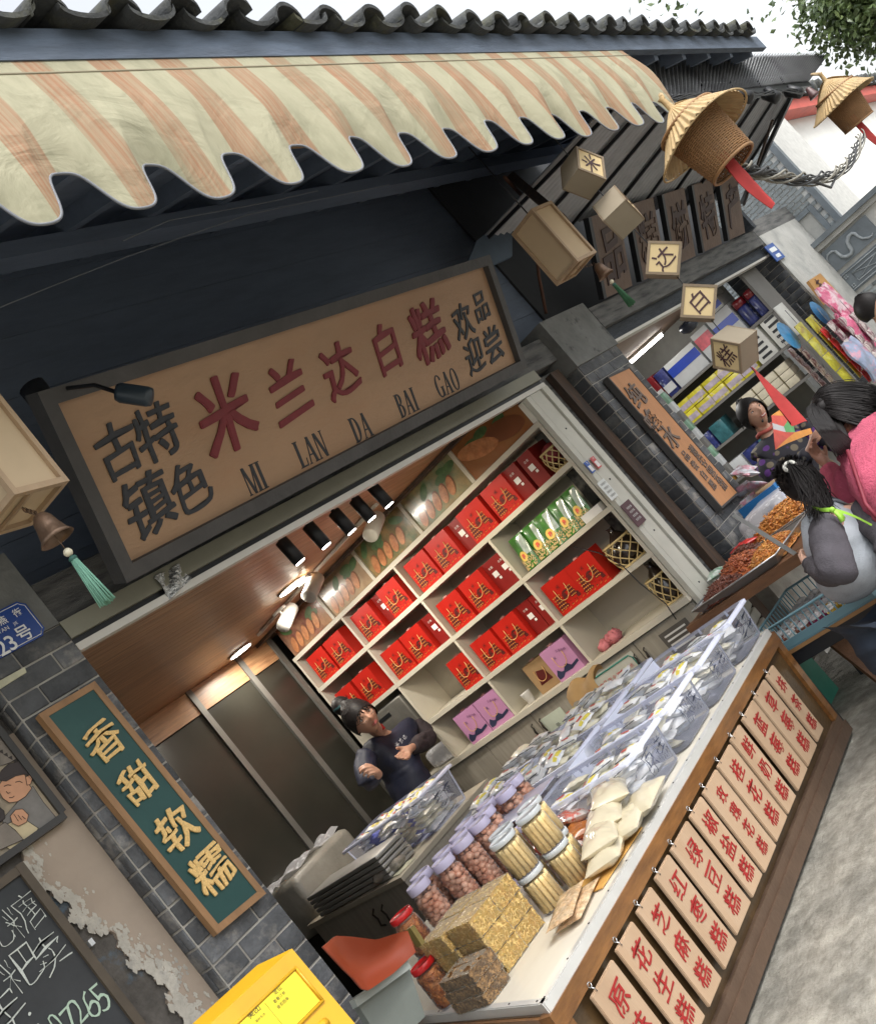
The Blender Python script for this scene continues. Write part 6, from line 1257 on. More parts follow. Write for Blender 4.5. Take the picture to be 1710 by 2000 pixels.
pdl = Proto(dl); mar = mat('marker_brown', (0.05, 0.018, 0.020), 0.6)
chain_pts = [((1138, 338), '米', -12), ((1207, 415), '兰', 18), ((1296, 508), '达', -64), ((1363, 592), '白', -62), ((1434, 682), '糕', -112)]
cpt = [V(px, py, y=1.8) for (px, py), c_, a_ in chain_pts]
for k, (((px, py), ch, yaw), p) in enumerate(zip(chain_pts, cpt)):
    o = pdl.put(p, (0, 0, R(yaw)), 'diamond-hung box lantern lettered %s, %s from the top of the hanging string' % (ch, ordn[k]), 'diamond box lanterns strung on one wire')
    T = Matrix.LocRotScale(p, Matrix.Rotation(R(yaw), 3, 'Z').to_quaternion(), None)
    for s in (1, -1):
        nn = T.to_3x3() @ Vector((0, -s, 0)); letters(ch, mar, p + nn * (D_ / 2 + 0.001), T.to_3x3() @ Vector((s, 0, 0)), (0, 0, 1), 0.092, o, off=0.006, rough=0.012, ext=0.002, lift=0.001)
st = MB().tube([V(1092, 282, y=1.8) + Vector((0, 0, 0.35)), V(1092, 282, y=1.8)] + cpt + [cpt[-1] + Vector((0, 0, -0.14))], 0.0025, 5).build('hanging_string', M('black_metal')); tag(st, 'thin string carrying the diamond box lanterns in a column', 'string')
redcl = mat('red_cloth', (0.36, 0.028, 0.026), 0.75, 0.18, 7, 0.3, 20)
p = cpt[-1] + Vector((0, 0, -0.11))
fl_ = MB().grid(lambda a, b: p + Vector((0.012 + 0.085 * (a - 0.5) * min(1, b * 1.5 + 0.1) * 1.5 - 0.03 * b, 0.02 * math.sin(6 * a) * b, -0.30 * b - 0.05 * a * b)), 10, 12).build('red_pennant', redcl); tag(fl_, 'red cloth pennant hanging under the lowest diamond lantern', 'cloth')
# bamboo hat lanterns
bam = mat('bamboo_leaf', (0.42, 0.31, 0.165), 0.7, 0.25, 12, 0.4, 50, col2=(0.40, 0.27, 0.12), s2=8); wea = mat('bamboo_weave', (0.27, 0.145, 0.06), 0.6, 0.2, 20, 0.3, 60)
def weave_mat():
    m = bpy.data.materials.new('bamboo_lattice'); m.use_nodes = True; return m
def hat(apex, label, tilt, clothlab, sc_=1.0):
    t = thing('hat_lantern', label, 'lantern', apex); T = Matrix.Translation(apex) @ Matrix.Rotation(tilt[0], 4, 'X') @ Matrix.Rotation(tilt[1], 4, 'Y') @ Matrix.Scale(sc_ * 0.94, 4)
    def cone(u, v):
        a = 2 * math.pi * u; r = 0.02 + 0.235 * v * (1 + 0.05 * math.sin(2 * a + 1)); pl_ = 0.006 * math.sin(a * 46) * v
        return Vector((r * math.cos(a), r * math.sin(a), -0.20 * v ** 1.12 + pl_ + 0.014 * math.sin(2 * a) * v))
    MB().grid(cone, 368, 10, T=T, thick=(0, 0, -0.004)).build('leaf_hat', bam, t)
    def fl2(u, v):
        a = -0.9 + 1.9 * u; r = 0.03 + 0.24 * v; return Vector((r * math.cos(a) * 0.97, r * math.sin(a) * 0.97, -0.19 * v ** 1.3 + 0.012 + 0.008 * math.sin(a * 52) * v + 0.03 * v * u))
    MB().grid(fl2, 140, 8, T=T, thick=(0, 0, -0.003)).build('leaf_fold', bam, t)
    MB().tube([T @ Vector((0.258 * math.cos(a * 0.1309), 0.258 * math.sin(a * 0.1309), -0.205 + 0.014 * math.sin(2 * a * 0.1309))) for a in range(49)], 0.0045, 6).build('hat_rim', bam, t)
    MB().lathe([(0.03, -0.02), (0.018, 0.0), (0.014, 0.06), (0.02, 0.075)], n=12, T=T).build('stem_knot', bam, t)
    mb = MB(); nr_, nv_ = 26, 30
    def bk_(a, z): r = 0.145 - 0.028 * z / 0.30 + (0.01 if z < 0.02 else 0); return Vector((r * math.cos(a), r * math.sin(a), -0.10 - z))
    for k in range(nv_):
        pts = [bk_(2 * math.pi * g / 40, 0.30 * (k + 0.5) / nv_) * 1 for g in range(41)]
        pts = [Vector((q.x * (1 + 0.02 * (-1) ** (g + k)), q.y * (1 + 0.02 * (-1) ** (g + k)), q.z)) for g, q in enumerate(pts)]
        mb.tube(pts, 0.0042, 4, T=T)
    for g in range(44): mb.tube([bk_(2 * math.pi * g / 44, 0.30 * k / 8) for k in range(9)], 0.0036, 4, T=T)
    mb.build('woven_basket', wea, t, kind='stuff')
    for z_ in (0.0, 0.3): MB().tube([T @ (bk_(2 * math.pi * g / 30, z_) * 1.0) for g in range(31)], 0.008, 6).build('basket_ring', wea, t)
    bp_ = T @ Vector((0, 0, -0.40))
    rc = MB()
    def cl_(a, b): return bp_ + Vector((-0.03 + 0.10 * (a - 0.35) * (1.1 - abs(b - 0.45)) + 0.035 * b, 0.02 * math.sin(7 * a + 3 * b), 0.07 - 0.33 * b * (1 - 0.12 * a)))
    rc.grid(cl_, 10, 14, thick=(0.002, 0.003, 0)); o = rc.build('red_scarf', redcl); tag(o, clothlab, 'cloth')
    return t
a1 = V(1312, 212, y=1.35); hat(a1, 'bamboo basket lantern under a leaf hat, nearer one at the awning end', (R(-6), R(4)), 'red cloth hanging out of the nearer bamboo lantern')
a2 = V(1612, 158, y=1.45); hat(a2, 'bamboo basket lantern under a leaf hat, farther one at the right edge', (R(5), R(-5)), 'dark red cloth hanging out of the farther bamboo lantern')
for (pA, pB, lb) in ((V(1290, 185, y=1.45), a1, 'nearer'), (V(1585, 145, y=1.6), a2, 'farther')):
    o = MB().tube([pA, pB + Vector((0, 0, 0.07)), pB + Vector((0, 0, 0.02))], 0.012, 8).build('hanging_rope', bam); tag(o, 'thick tan rope from which the %s hat lantern hangs' % lb, 'rope')
vp = [V(1446, 322, y=1.42), V(1480, 335, y=1.42), V(1530, 345, y=1.42), V(1580, 350, y=1.42), V(1625, 340, y=1.42), V(1655, 318, y=1.42), V(1672, 290, y=1.42), V(1682, 262, y=1.42)]
def spl(P, n):
    out = []
    for i in range(n + 1):
        f = i / n * (len(P) - 1); k = min(int(f), len(P) - 2); t = f - k; p0, p1, p2_, p3 = P[max(k - 1, 0)], P[k], P[k + 1], P[min(k + 2, len(P) - 1)]
        out.append(0.5 * ((2 * p1) + (p2_ - p0) * t + (2 * p0 - 5 * p1 + 4 * p2_ - p3) * t * t + (3 * p1 - p0 - 3 * p2_ + p3) * t ** 3))
    return out
SP = spl(vp, 60); vb = thing('vine_bundle', 'twisted bundle of vines and cables slung between the two hat lanterns', 'vine', SP[0])
vm = [mat('vine_dark', (0.035, 0.036, 0.038), 0.6, 0.3, 12, 0.4), mat('vine_grey', (0.20, 0.19, 0.16), 0.7, 0.3, 12, 0.5)]
for k in range(9):
    ph = k * 0.7; rad_ = 0.012 + 0.011 * (k % 3)
    MB().tube([q + Vector((0, rad_ * math.sin(ph + i * 0.35), rad_ * math.cos(ph + i * 0.35))) for i, q in enumerate(SP)], [0.007 - 0.003 * i / 60 for i in range(61)], 6).build('strand', vm[0 if k < 5 else 1], vb)
MB().tube([V(1580, 352, y=1.42), V(1622, 366, y=1.42), V(1632, 345, y=1.42)], 0.007, 6).build('loose_loop', vm[0], vb)
vx = MB().tube(spl([V(1446, 322, y=1.42), V(1400, 330, y=1.9), V(1370, 300, y=2.3)], 12), 0.02, 6).build('vine_tail', vm[0], vb)

# ------------------------------------------------------------------ buildings beyond
def brickwall(parent, x, y0, y1, z0, z1, m, cap_n=300, bw=0.125, bh=0.052):
    """far wall: the nearest bricks as parts, the remainder joined"""
    rest = MB(); cnt = 0; me = MB().rbox((0, 0, 0), (bw - 0.012, bh - 0.012, 0.02), 0.002).mesh('brick', m)
    r = int((z1 - z0) / bh); cols = int((y1 - y0) / bw) + 1
    for i in range(r):
        for j in range(cols):
            y = y0 + (j + 0.5 * (i % 2)) * bw + bw / 2
            if y + bw / 2 > y1 + bw * 0.3: continue
            z = z0 + (i + 0.5) * bh; 
            if z > 1.2 and cnt < cap_n:
                o = link('brick', me, parent); o.location = (x - 0.004, y, z); o.rotation_euler = (R(90), 0, R(-90)); cnt += 1
            else: rest.box((x - 0.004, y, z), (0.02, bw - 0.012, bh - 0.012))
    if rest.v: rest.build('brick', m, parent, kind='stuff')
fb = thing('brick_house', 'pale grey brick end wall of the house beyond the shops', 'house', (12.9, 4, 0))
MB().bb((12.64, 3.06, 0), (14.0, 7.5, 5.0)).build('wall_core', M('mortar_pale'), fb)
brickwall(fb, 12.64, 3.10, 5.3, 1.8, 4.9, M('brick_pale'))
MB().bb((12.60, 3.02, 1.5), (12.70, 3.09, 5.0)).build('corner_trim', M('slate'), fb)
for k in range(14): MB().rbox((13.0, 3.02 + 0.0 * k, 5.0), (1.2, 0.2, 0.1), 0.02).build('ridge_tile', M('slate'), fb) if k == 0 else None
wh = thing('white_house', 'white rendered house with red eaves board and grey tiled roof', 'house', (18, 3.4, 0))
MB().bb((14.01, 3.35, 0), (34, 8, 4.05)).build('wall', M('white_wall'), wh)
MB().bb((13.9, 3.12, 4.05), (34, 3.34, 4.22)).build('eaves_board', M('red_paint'), wh)
for k in range(56):
    MB().tube([(13.95 + 0.36 * k, 3.02, 4.28 + 0.01 * (k % 3)), (13.95 + 0.36 * k, 3.9, 4.62)], 0.10, 7).build('ridge_tile', M('roof_tile'), wh)
MB().hexa([(13.8, 3.05, 4.225), (34, 3.05, 4.225), (34, 5.5, 5.2), (13.8, 5.5, 5.2), (13.8, 3.05, 4.27), (34, 3.05, 4.27), (34, 5.5, 5.25), (13.8, 5.5, 5.25)]).build('roof', M('slate'), wh)
p = V(1640, 412, y=3.34); wn = MB()
MB().tube([p + Vector((a, -0.005, b)) for a, b in ((-0.28, -0.16), (0.28, -0.16), (0.28, 0.16), (-0.28, 0.16), (-0.28, -0.16))], 0.02, 4).build('vent_frame', M('slate'), wh)
rw = thing('relief_wall', 'low grey wall with carved stone relief panels and a stone coping', 'wall', (12.5, 2.6, 0))
MB().bb((12.42, 1.6, 0), (12.60, 3.50, 2.30)).build('wall_core', M('mortar_pale'), rw)
brickwall(rw, 12.42, 1.65, 3.48, 0.62, 1.66, M('brick_pale'), 300)
MB().bb((12.36, 1.55, 2.302), (12.66, 3.56, 2.36)).build('coping', M('pale_stone'), rw); MB().bb((12.32, 1.52, 2.362), (12.68, 3.60, 2.42)).build('coping', M('slate'), rw)
MB().bb((12.385, 2.78, 1.70), (12.418, 3.44, 1.95)).build('relief_panel', M('slate'), rw); MB().bb((12.385, 2.78, 2.00), (12.418, 3.44, 2.27)).build('relief_panel', M('slate'), rw)
rl_ = mat('relief_light', (0.30, 0.33, 0.35), 0.8, 0.15, 8, 0.3)
pts = [(3.38 - 0.028 * i + 0.02 * math.sin(i * 1.3), 2.13 + 0.085 * math.sin(i * 0.62)) for i in range(20)]
MB().tube([(12.378, a, b) for a, b in pts], [0.006 + 0.016 * math.sin(math.pi * i / 19) for i in range(20)], 8).build('carved_scroll', rl_, rw)
def ring(y, z, ry, rz, r_=0.007): MB().tube([(12.379, y + a * ry, z + b * rz) for a, b in ((-1, -1), (1, -1), (1, 1), (-1, 1), (-1, -1))], r_, 5).build('carved_border', rl_, rw)
ring(3.11, 1.825, 0.30, 0.10); ring(3.11, 1.825, 0.16, 0.055)
MB().tube([(12.379, 2.95, 1.77), (12.379, 3.27, 1.88)], 0.005, 4).build('carved_line', rl_, rw); MB().tube([(12.379, 3.27, 1.77), (12.379, 2.95, 1.88)], 0.005, 4).build('carved_line', rl_, rw)
for y in (2.87, 3.35):
    for z in (1.76, 1.89):
        for k in range(4): MB().ball((12.381, y + 0.018 * math.cos(k * 1.57 + 0.78), z + 0.018 * math.sin(k * 1.57 + 0.78)), 0.012, 7, (0.5, 1, 1)).build('carved_petal', rl_, rw)
st_ = thing('stone_door_surround', 'pale stone slab surround with grey border beside the far pillar', 'door surround', (12.0, 3.5, 0))
MB().bb((12.61, 3.22, 0), (12.635, 3.80, 2.72)).build('slab', M('pale_stone'), st_)
for a, b in (((12.585, 3.16, 0), (12.632, 3.217, 2.78)), ((12.585, 3.22, 2.722), (12.632, 3.86, 2.78))): MB().bb(a, b).build('border', M('slate'), st_)
rb_ = MB().bb((12.7, -9, 0), (12.9, 1.5, 3.4)).build('far_wall', M('white_wall')); tag(rb_, 'long pale street wall closing the lane at the far right', 'wall')

# ------------------------------------------------------------------ tree at the top right
tr_ = thing('broadleaf_tree', 'broadleaf evergreen tree whose lowest twigs hang in at the top right', 'tree', (12.6, -0.3, 0))
bark = mat('bark', (0.10, 0.08, 0.06), 0.9, 0.3, 10, 0.8, 30); leafm = mat('leaf_green', (0.10, 0.15, 0.055), 0.35, 0.35, 6, col2=(0.12, 0.16, 0.05), s2=9, th=0.55, coat=0.2)
MB().tube([(12.6, -0.3, 0), (12.55, -0.2, 1.8), (12.4, 0.1, 3.4), (12.2, 0.5, 5.2)], [0.16, 0.13, 0.11, 0.06], 10).build('trunk', bark, tr_)
tip = [V(1630, 42, x=11.3), V(1690, 62, x=11.4), V(1655, 20, x=11.3), V(1725, 55, x=11.5), V(1610, 8, x=11.2), V(1680, 25, x=11.4), V(1640, -20, x=11.6), V(1720, 10, x=11.5), V(1660, -50, x=11.4), V(1730, -60, x=11.5), V(1700, -5, x=11.2)]
rl2 = random.Random(5); lm = MB()
for q in tip:
    MB().tube([Vector((12.3, 0.4, 4.6)), Vector((12.0, 0.9, 5.0)).lerp(q, 0.4) + Vector((0, 0, 0.1)), q], [0.03, 0.015, 0.005], 6).build('limb', bark, tr_)
def leafcl(c, n, rad):
    for k in range(n):
        d = Vector((rl2.gauss(0, 1), rl2.gauss(0, 1), rl2.gauss(0, 0.8))) * rad * 0.55
        p_ = c + d; a = Vector((rl2.uniform(-1, 1), rl2.uniform(-1, 1), rl2.uniform(-1, 0.4))).normalized(); b = a.cross(Vector((rl2.uniform(-1, 1), rl2.uniform(-1, 1), rl2.uniform(-1, 1)))).normalized(); n_ = a.cross(b)
        L_, w_ = rl2.uniform(0.06, 0.10), rl2.uniform(0.018, 0.028)
        lm.add([p_, p_ + a * L_ * 0.5 + b * w_ + n_ * 0.008, p_ + a * L_, p_ + a * L_ * 0.5 - b * w_ + n_ * 0.008], [(0, 1, 2), (0, 2, 3)])
for q in tip: leafcl(q, 300, 0.27); leafcl(q + Vector((rl2.uniform(0, .3), rl2.uniform(-.35, 0), rl2.uniform(-.1, .3))), 110, 0.3)
for k in range(60): leafcl(Vector((12.3 + rl2.gauss(0, 0.7), 0.4 + rl2.gauss(0, 0.75), 5.6 + rl2.gauss(0, 0.6))), 70, 0.4)
lm.build('crown', leafm, tr_, kind='stuff')

# ------------------------------------------------------------------ neighbour's stall: trays, crate, tables
metal = mat('stainless', (0.42, 0.43, 0.43), 0.3, 0.1, 6, metal=0.7); tw = mat('table_wood', (0.16, 0.075, 0.035), 0.55, 0.25, 7, 0.3, 30, stretch=(4, 1, 4))
tt_ = thing('stall_table', 'brown wooden trestle carrying the steel trays of spicy food', 'table', (5.8, 2.9, 0))
MB().bb((5.12, 2.26, 0.80), (5.19, 3.30, 0.86)).build('edge_beam', tw, tt_); MB().bb((5.20, 2.28, 0.825), (7.1, 3.28, 0.86)).build('table_top', tw, tt_)
MB().bar((5.24, 3.10, 0.80), (5.30, 3.10, 0), 0.07, 0.06, (0, 1, 0)).build('leg', tw, tt_); MB().bar((5.24, 2.40, 0.80), (5.24, 2.40, 0), 0.06, 0.06, (0, 1, 0)).build('leg', tw, tt_)
for y in (2.4, 3.1): MB().bar((6.9, y, 0.82), (6.9, y, 0), 0.06, 0.06, (0, 1, 0)).build('leg', tw, tt_)
spm = [mat('food_orange', (0.52, 0.17, 0.035), 0.4, 0.35, 30, col2=(0.62, 0.30, 0.07), s2=25, coat=0.3), mat('food_red', (0.30, 0.065, 0.025), 0.4, 0.4, 30, col2=(0.40, 0.12, 0.04), s2=25, coat=0.3), mat('food_brown', (0.13, 0.035, 0.018), 0.4, 0.4, 30, coat=0.3)]
def heap(name, lab, c, rx, ry, h, m, seed, n=700, ln=0.022):
    rn = random.Random(seed); mb = MB()
    def sf(u, v):
        r = math.hypot(u, v); return h * max(0, (1 - r * r)) ** 0.7
    mb.grid(lambda a, b: Vector(c) + Vector(((2 * a - 1) * rx, (2 * b - 1) * ry, sf(2 * a - 1, 2 * b - 1) * 0.94 + 0.004 * rn.random())), 12, 12)
    for k in range(n):
        a, r = rn.uniform(0, 6.283), math.sqrt(rn.random()); u, v = r * math.cos(a), r * math.sin(a)
        p = Vector(c) + Vector((u * rx, v * ry, sf(u, v))); d = Vector((rn.uniform(-1, 1), rn.uniform(-1, 1), rn.uniform(-0.4, 0.4))).normalized() * ln * rn.uniform(0.6, 1.2)
        mb.tube([p - d, p + Vector((0, 0, 0.006)), p + d + Vector((rn.uniform(-.006, .006), rn.uniform(-.006, .006), 0))], 0.0038, 4)
    o = mb.build(name, m); o['kind'] = 'stuff'; tag(o, lab, 'food'); return o
def steel_tray(c, dx, dy, lab):
    t = thing('steel_tray', lab, 'tray', c)
    x, y, z = c; w2, d2 = dx / 2, dy / 2; k = 0.88
    vs = [(x - w2 * k, y - d2 * k, z), (x + w2 * k, y - d2 * k, z), (x + w2 * k, y + d2 * k, z), (x - w2 * k, y + d2 * k, z), (x - w2, y - d2, z + 0.05), (x + w2, y - d2, z + 0.05), (x + w2, y + d2, z + 0.05), (x - w2, y + d2, z + 0.05)]
    MB().add(vs, [(0, 1, 2, 3), (0, 4, 5, 1), (1, 5, 6, 2), (2, 6, 7, 3), (3, 7, 4, 0)]).build('pan', metal, t)
    MB().tube([Vector(v) for v in vs[4:]] + [Vector(vs[4])], 0.006, 6).build('rim', metal, t); return t
steel_tray((5.45, 2.90, 0.862), 0.62, 0.62, 'steel tray of dark and orange spicy strips, nearest the cream frame')
steel_tray((6.15, 2.80, 0.862), 0.62, 0.85, 'steel tray heaped with orange spicy strips before the girl')
heap('spicy_strips', 'dark red shreds heaped at the corner of the nearest steel tray', (5.33, 3.08, 0.868), 0.17, 0.13, 0.07, spm[2], 1, 500)
heap('spicy_strips', 'red-brown strips heaped in the middle of the nearest steel tray', (5.55, 3.02, 0.868), 0.16, 0.16, 0.10, spm[1], 2, 600)
heap('spicy_strips', 'bright orange strips heaped in front in the nearest steel tray', (5.44, 2.74, 0.868), 0.20, 0.15, 0.08, spm[0], 3, 600)
heap('spicy_strips', 'large pile of orange strips in the tray before the girl', (6.10, 2.78, 0.868), 0.27, 0.36, 0.13, spm[0], 4, 1200, 0.03)
heap('spicy_strips', 'dark brown lumps between the two trays of orange strips', (5.80, 3.08, 0.868), 0.10, 0.12, 0.10, spm[2], 5, 300)
for k, (x, y, z, m, lb) in enumerate(((5.78, 3.30, 0.90, mat('bag_green', (0.06, 0.30, 0.12), 0.3, 0.5, 20, col2=(0.7, 0.7, 0.7), s2=14, coat=0.5), 'small green and white sachets behind the nearest tray'), (5.95, 3.12, 0.92, mat('bag_red', (0.55, 0.03, 0.03), 0.3, 0.3, 20, coat=0.5), 'shiny red packet lying between the trays'))): pillow('sachet', lb, 'packet', (x, y, z), 0.2, 0.12, 0.05, R(40 * k + 20), m, 0.1, k)
pf_ = MB().rbox((6.5, 3.08, 0.95), (0.5, 0.35, 0.16), 0.05).build('clear_bag', mc); tag(pf_, 'crumpled clear bag behind the pile of orange strips', 'bag')
bbn = thing('blue_crate', 'bright blue plastic crate holding a carton behind the trays', 'crate', (6.9, 3.3, 0.9))
MB().bb((6.75, 3.1, 0.88), (6.78, 3.6, 1.06)).bb((6.75, 3.07, 0.88), (7.3, 3.098, 1.06)).build('crate_wall', mat('crate_blue', (0.02, 0.16, 0.42), 0.4), bbn); MB().box((7.02, 3.3, 0.98), (0.3, 0.3, 0.14)).build('carton', M('kraft'), bbn)
# low table with the pale blue crate of jelly cups
lt = thing('low_table', 'low black table with a wooden top under the pale blue crate', 'table', (5.3, 2.6, 0))
bk_m = mat('table_black', (0.020, 0.022, 0.026), 0.5, 0.2, 6, 0.2)
MB().bb((4.99, 2.15, 0.462), (5.72, 2.98, 0.482)).build('table_top', mat('top_wood', (0.35, 0.20, 0.09), 0.5, 0.2, 6), lt)
MB().bb((5.0, 2.16, 0.39), (5.03, 2.97, 0.460)).build('apron', bk_m, lt); MB().bb((5.031, 2.94, 0.39), (5.71, 2.97, 0.460)).build('apron', bk_m, lt)
for x, y in ((5.04, 2.90), (5.04, 2.22), (5.66, 2.90), (5.66, 2.22)): MB().bar((x, y, 0.39), (x - 0.02, y, 0), 0.05, 0.05, (0, 1, 0)).build('leg', bk_m, lt)
cr = thing('jelly_crate', 'pale blue slatted plastic crate full of jelly cups on the low table', 'crate', (5.3, 2.6, 0.484))
cm_ = mat('crate_pale_blue', (0.16, 0.30, 0.36), 0.45, 0.06, 6)
X0, X1_, Y0, Y1, Zb, Zt = 4.99, 5.62, 2.26, 2.93, 0.484, 0.635
MB().bb((X0, Y0, Zb), (X1_, Y1, Zb + 0.006)).build('crate_floor', cm_, cr)
for a, b in (((X0, Y0, Zb + 0.008), (X0 + 0.01, Y1, Zb + 0.05)), ((X0 + 0.011, Y0, Zb + 0.008), (X1_ - 0.011, Y0 + 0.01, Zb + 0.05)), ((X1_ - 0.01, Y0, Zb + 0.008), (X1_, Y1, Zb + 0.05)), ((X0 + 0.011, Y1 - 0.01, Zb + 0.008), (X1_ - 0.011, Y1, Zb + 0.05))): MB().bb(a, b).build('lower_wall', cm_, cr)
MB().tube([(X0, Y0, Zt), (X1_, Y0, Zt), (X1_, Y1, Zt), (X0, Y1, Zt), (X0, Y0, Zt)], 0.008, 6).build('rim', cm_, cr)
for k in range(18):
    y = Y0 + (Y1 - Y0) * k / 17; MB().bar((X0 + 0.003, y, Zb + 0.05), (X0 + 0.003, y, Zt), 0.006, 0.006, (1, 0, 0)).build('slat', cm_, cr); MB().bar((X1_ - 0.003, y, Zb + 0.05), (X1_ - 0.003, y, Zt), 0.006, 0.006, (1, 0, 0)).build('slat', cm_, cr)
for k in range(1, 16):
    x = X0 + (X1_ - X0) * k / 16
    for y in (Y0 + 0.003, Y1 - 0.003): MB().bar((x, y, Zb + 0.05), (x, y, Zt), 0.006, 0.006, (1, 0, 0)).build('slat', cm_, cr)
jl = thing('jelly_cup', 'x', 'jelly cup', (0, 0, 0)); jmats = [mat('jelly_plum', (0.20, 0.012, 0.07), 0.2, coat=0.6), mat('jelly_yellow', (0.62, 0.38, 0.03), 0.2, coat=0.6), mat('jelly_brown', (0.25, 0.09, 0.06), 0.2, coat=0.6), mat('jelly_white', (0.5, 0.5, 0.46), 0.2, coat=0.6)]
cups = []
for q_, nm in enumerate(('plum', 'yellow', 'brown', 'pale')):
    t = jl if q_ == 0 else thing('jelly_cup', 'x', 'jelly cup', (0, 0, 0))
    MB().lathe([(0.024, 0), (0.030, 0.05)], n=14).build('jelly', jmats[q_], t); MB().lathe([(0.0305, 0.052), (0.037, 0.054), (0.031, 0.068), (0.012, 0.076)], n=14).build('dome_lid', film('cup_lid', (0.8, 0.8, 0.8), 0.7, 0.05), t); cups.append(Proto(t))
pat = ['3320111', '2200113', '2001113', '1100113', '1101033', '1300113', '3301113']
for i in range(7):
    for j in range(7):
        c_ = int(pat[i][j]); cups[c_].put((X0 + 0.055 + i * 0.086, Y1 - 0.06 - j * 0.090, Zb + 0.007), (0, 0, 0), '%s jelly cup, %s row, %s from the left in the pale blue crate' % (('plum', 'yellow', 'brown', 'pale')[c_], ordn[i], ordn[j]), '%s jelly cups in the pale blue crate' % ('plum', 'yellow', 'brown', 'pale')[c_])
for k in range(4):
    fbx = MB().rbox((5.30 + 0.02 * k, 3.22, 0.50 + 0.072 * k), (0.34, 0.30, 0.066), 0.01, rz=0.1 * k).build('foam_box', mat('foam_pale', (0.60, 0.60, 0.54), 0.6)); tag(fbx, '%s pale box from the bottom of the stack beside the cream frame' % ordn[k], 'box', 'pale boxes stacked beside the frame')
gc = MB().bb((5.15, 3.08, 0), (5.6, 3.38, 0.45)).build('green_crate', mat('crate_green', (0.03, 0.20, 0.14), 0.5)); tag(gc, 'green plastic crate under the stall by the counter end', 'crate')
gs2 = MB().lathe([(0.13, 0), (0.12, 0.20), (0.15, 0.24), (0.10, 0.25)], (5.75, 2.75, 0), 16).build('plastic_stool', M('crate_green')); tag(gs2, 'low green plastic stool under the black table', 'stool')
bx3 = MB().bar((5.40, 2.78, 0.42), (5.28, 2.62, 0.02), 0.16, 0.03).build('leaning_board', tw); tag(bx3, 'brown board leaning under the black table', 'board')

# ------------------------------------------------------------------ neighbour's goods on shelves along its far side wall
NX = 10.45; shm = mat('shelf_grey', (0.16, 0.155, 0.145), 0.6, 0.1)
ns = thing('goods_shelf', 'grey wall shelves crowded with packaged goods in the neighbouring shop', 'shelf', (NX, 4.5, 0))
def NZ(px, py): return V(px, py, x=NX).z
zs = [NZ(1430, 670), NZ(1433, 760), NZ(1560, 750) if False else NZ(1433, 760) - 0.36, NZ(1433, 760) - 0.75]
for z in zs: MB().bb((NX, 3.55, z - 0.03), (10.94, 6.6, z)).build('shelf_board', shm, ns)
for y in (3.56, 5.0, 6.58): MB().bb((NX + 0.02, y - 0.015, 0), (10.93, y + 0.015, 2.6)).build('upright', shm, ns) if y != 5.0 else None
def goods(name, lab, z, y0, y1, h, d, m, trim=None, cat='box', grp=None, dx=0.0):
    t = thing(name, lab, cat, (NX + 0.03, (y0 + y1) / 2, z), group=grp)
    MB().rbox((NX + 0.03 + dx + d / 2, (y0 + y1) / 2, z + h / 2 + 0.001), (d, abs(y1 - y0) - 0.006, h), 0.004).build('pack', m, t)
    if trim: MB().box((NX + 0.027 + dx, (y0 + y1) / 2, z + h * trim[1]), (0.004, abs(y1 - y0) - 0.012, h * trim[2])).build('printed_band', trim[0], t)
    return t
blu = mat('print_blue', (0.02, 0.06, 0.42), 0.4); wcx = mat('carton_white', (0.55, 0.57, 0.58), 0.5, 0.08, 9); yel = mat('pack_yellow', (0.62, 0.55, 0.04), 0.4, 0.25, 14, col2=(0.55, 0.48, 0.40), s2=7, th=0.56, soft=0.03); pnk = mat('print_pink', (0.60, 0.10, 0.13), 0.4, 0.3, 14)
nav = mat('pack_navy', (0.03, 0.04, 0.16), 0.35, 0.5, 20, col2=(0.3, 0.32, 0.42), s2=12, th=0.6, soft=0.03); flo = mat('pack_floral', (0.45, 0.48, 0.33), 0.5, 0.4, 14, col2=(0.42, 0.24, 0.26), s2=14, th=0.55, soft=0.04); gld = mat('pack_gold', (0.30, 0.17, 0.03), 0.3, 0.4, 14, coat=0.5); mrn = mat('jar_maroon', (0.18, 0.012, 0.018), 0.25, coat=0.6)
YA = lambda px, py: V(px, py, x=NX).y
y_r = [YA(1255, 745), YA(1318, 765), YA(1360, 735), YA(1412, 685), YA(1462, 640), YA(1500, 605)]
yb_ = 6.2
z = zs[0]
xs_ = [5.85, 5.45, 5.30, 5.05, 4.62, 4.42, 4.05, 3.86, 3.62]
for k in range(3): goods('tea_box', 'floral patterned pack, %s from the far end of the top shelf' % ordn[k], z, 6.0 - 0.24 * k, 5.78 - 0.24 * k, 0.30 + 0.02 * k, 0.25, flo, grp='floral packs on the top shelf')
for k in range(3): goods('gift_box', '%s navy box from the far end of the top shelf' % ordn[k], z, 5.28 - 0.15 * k, 5.14 - 0.15 * k, 0.34 - 0.02 * k, 0.25, nav if k != 1 else mrn, (wcx, 0.3, 0.3), grp='navy and maroon boxes on the top shelf')
goods('carton', 'white carton with blue band, left one on the top shelf', z, 4.82, 4.40, 0.30, 0.3, wcx, (blu, 0.62, 0.34)); goods('carton', 'white carton with pink print beside the left blue-banded carton', z, 4.38, 4.17, 0.34, 0.3, wcx, (pnk, 0.62, 0.4))
goods('carton', 'white carton with blue band, right one on the top shelf', z, 4.15, 3.86, 0.34, 0.3, wcx, (blu, 0.55, 0.3)); goods('carton', 'white carton lying on the right blue-banded carton', z + 0.345, 4.15, 3.88, 0.12, 0.3, wcx, (blu, 0.5, 0.5))
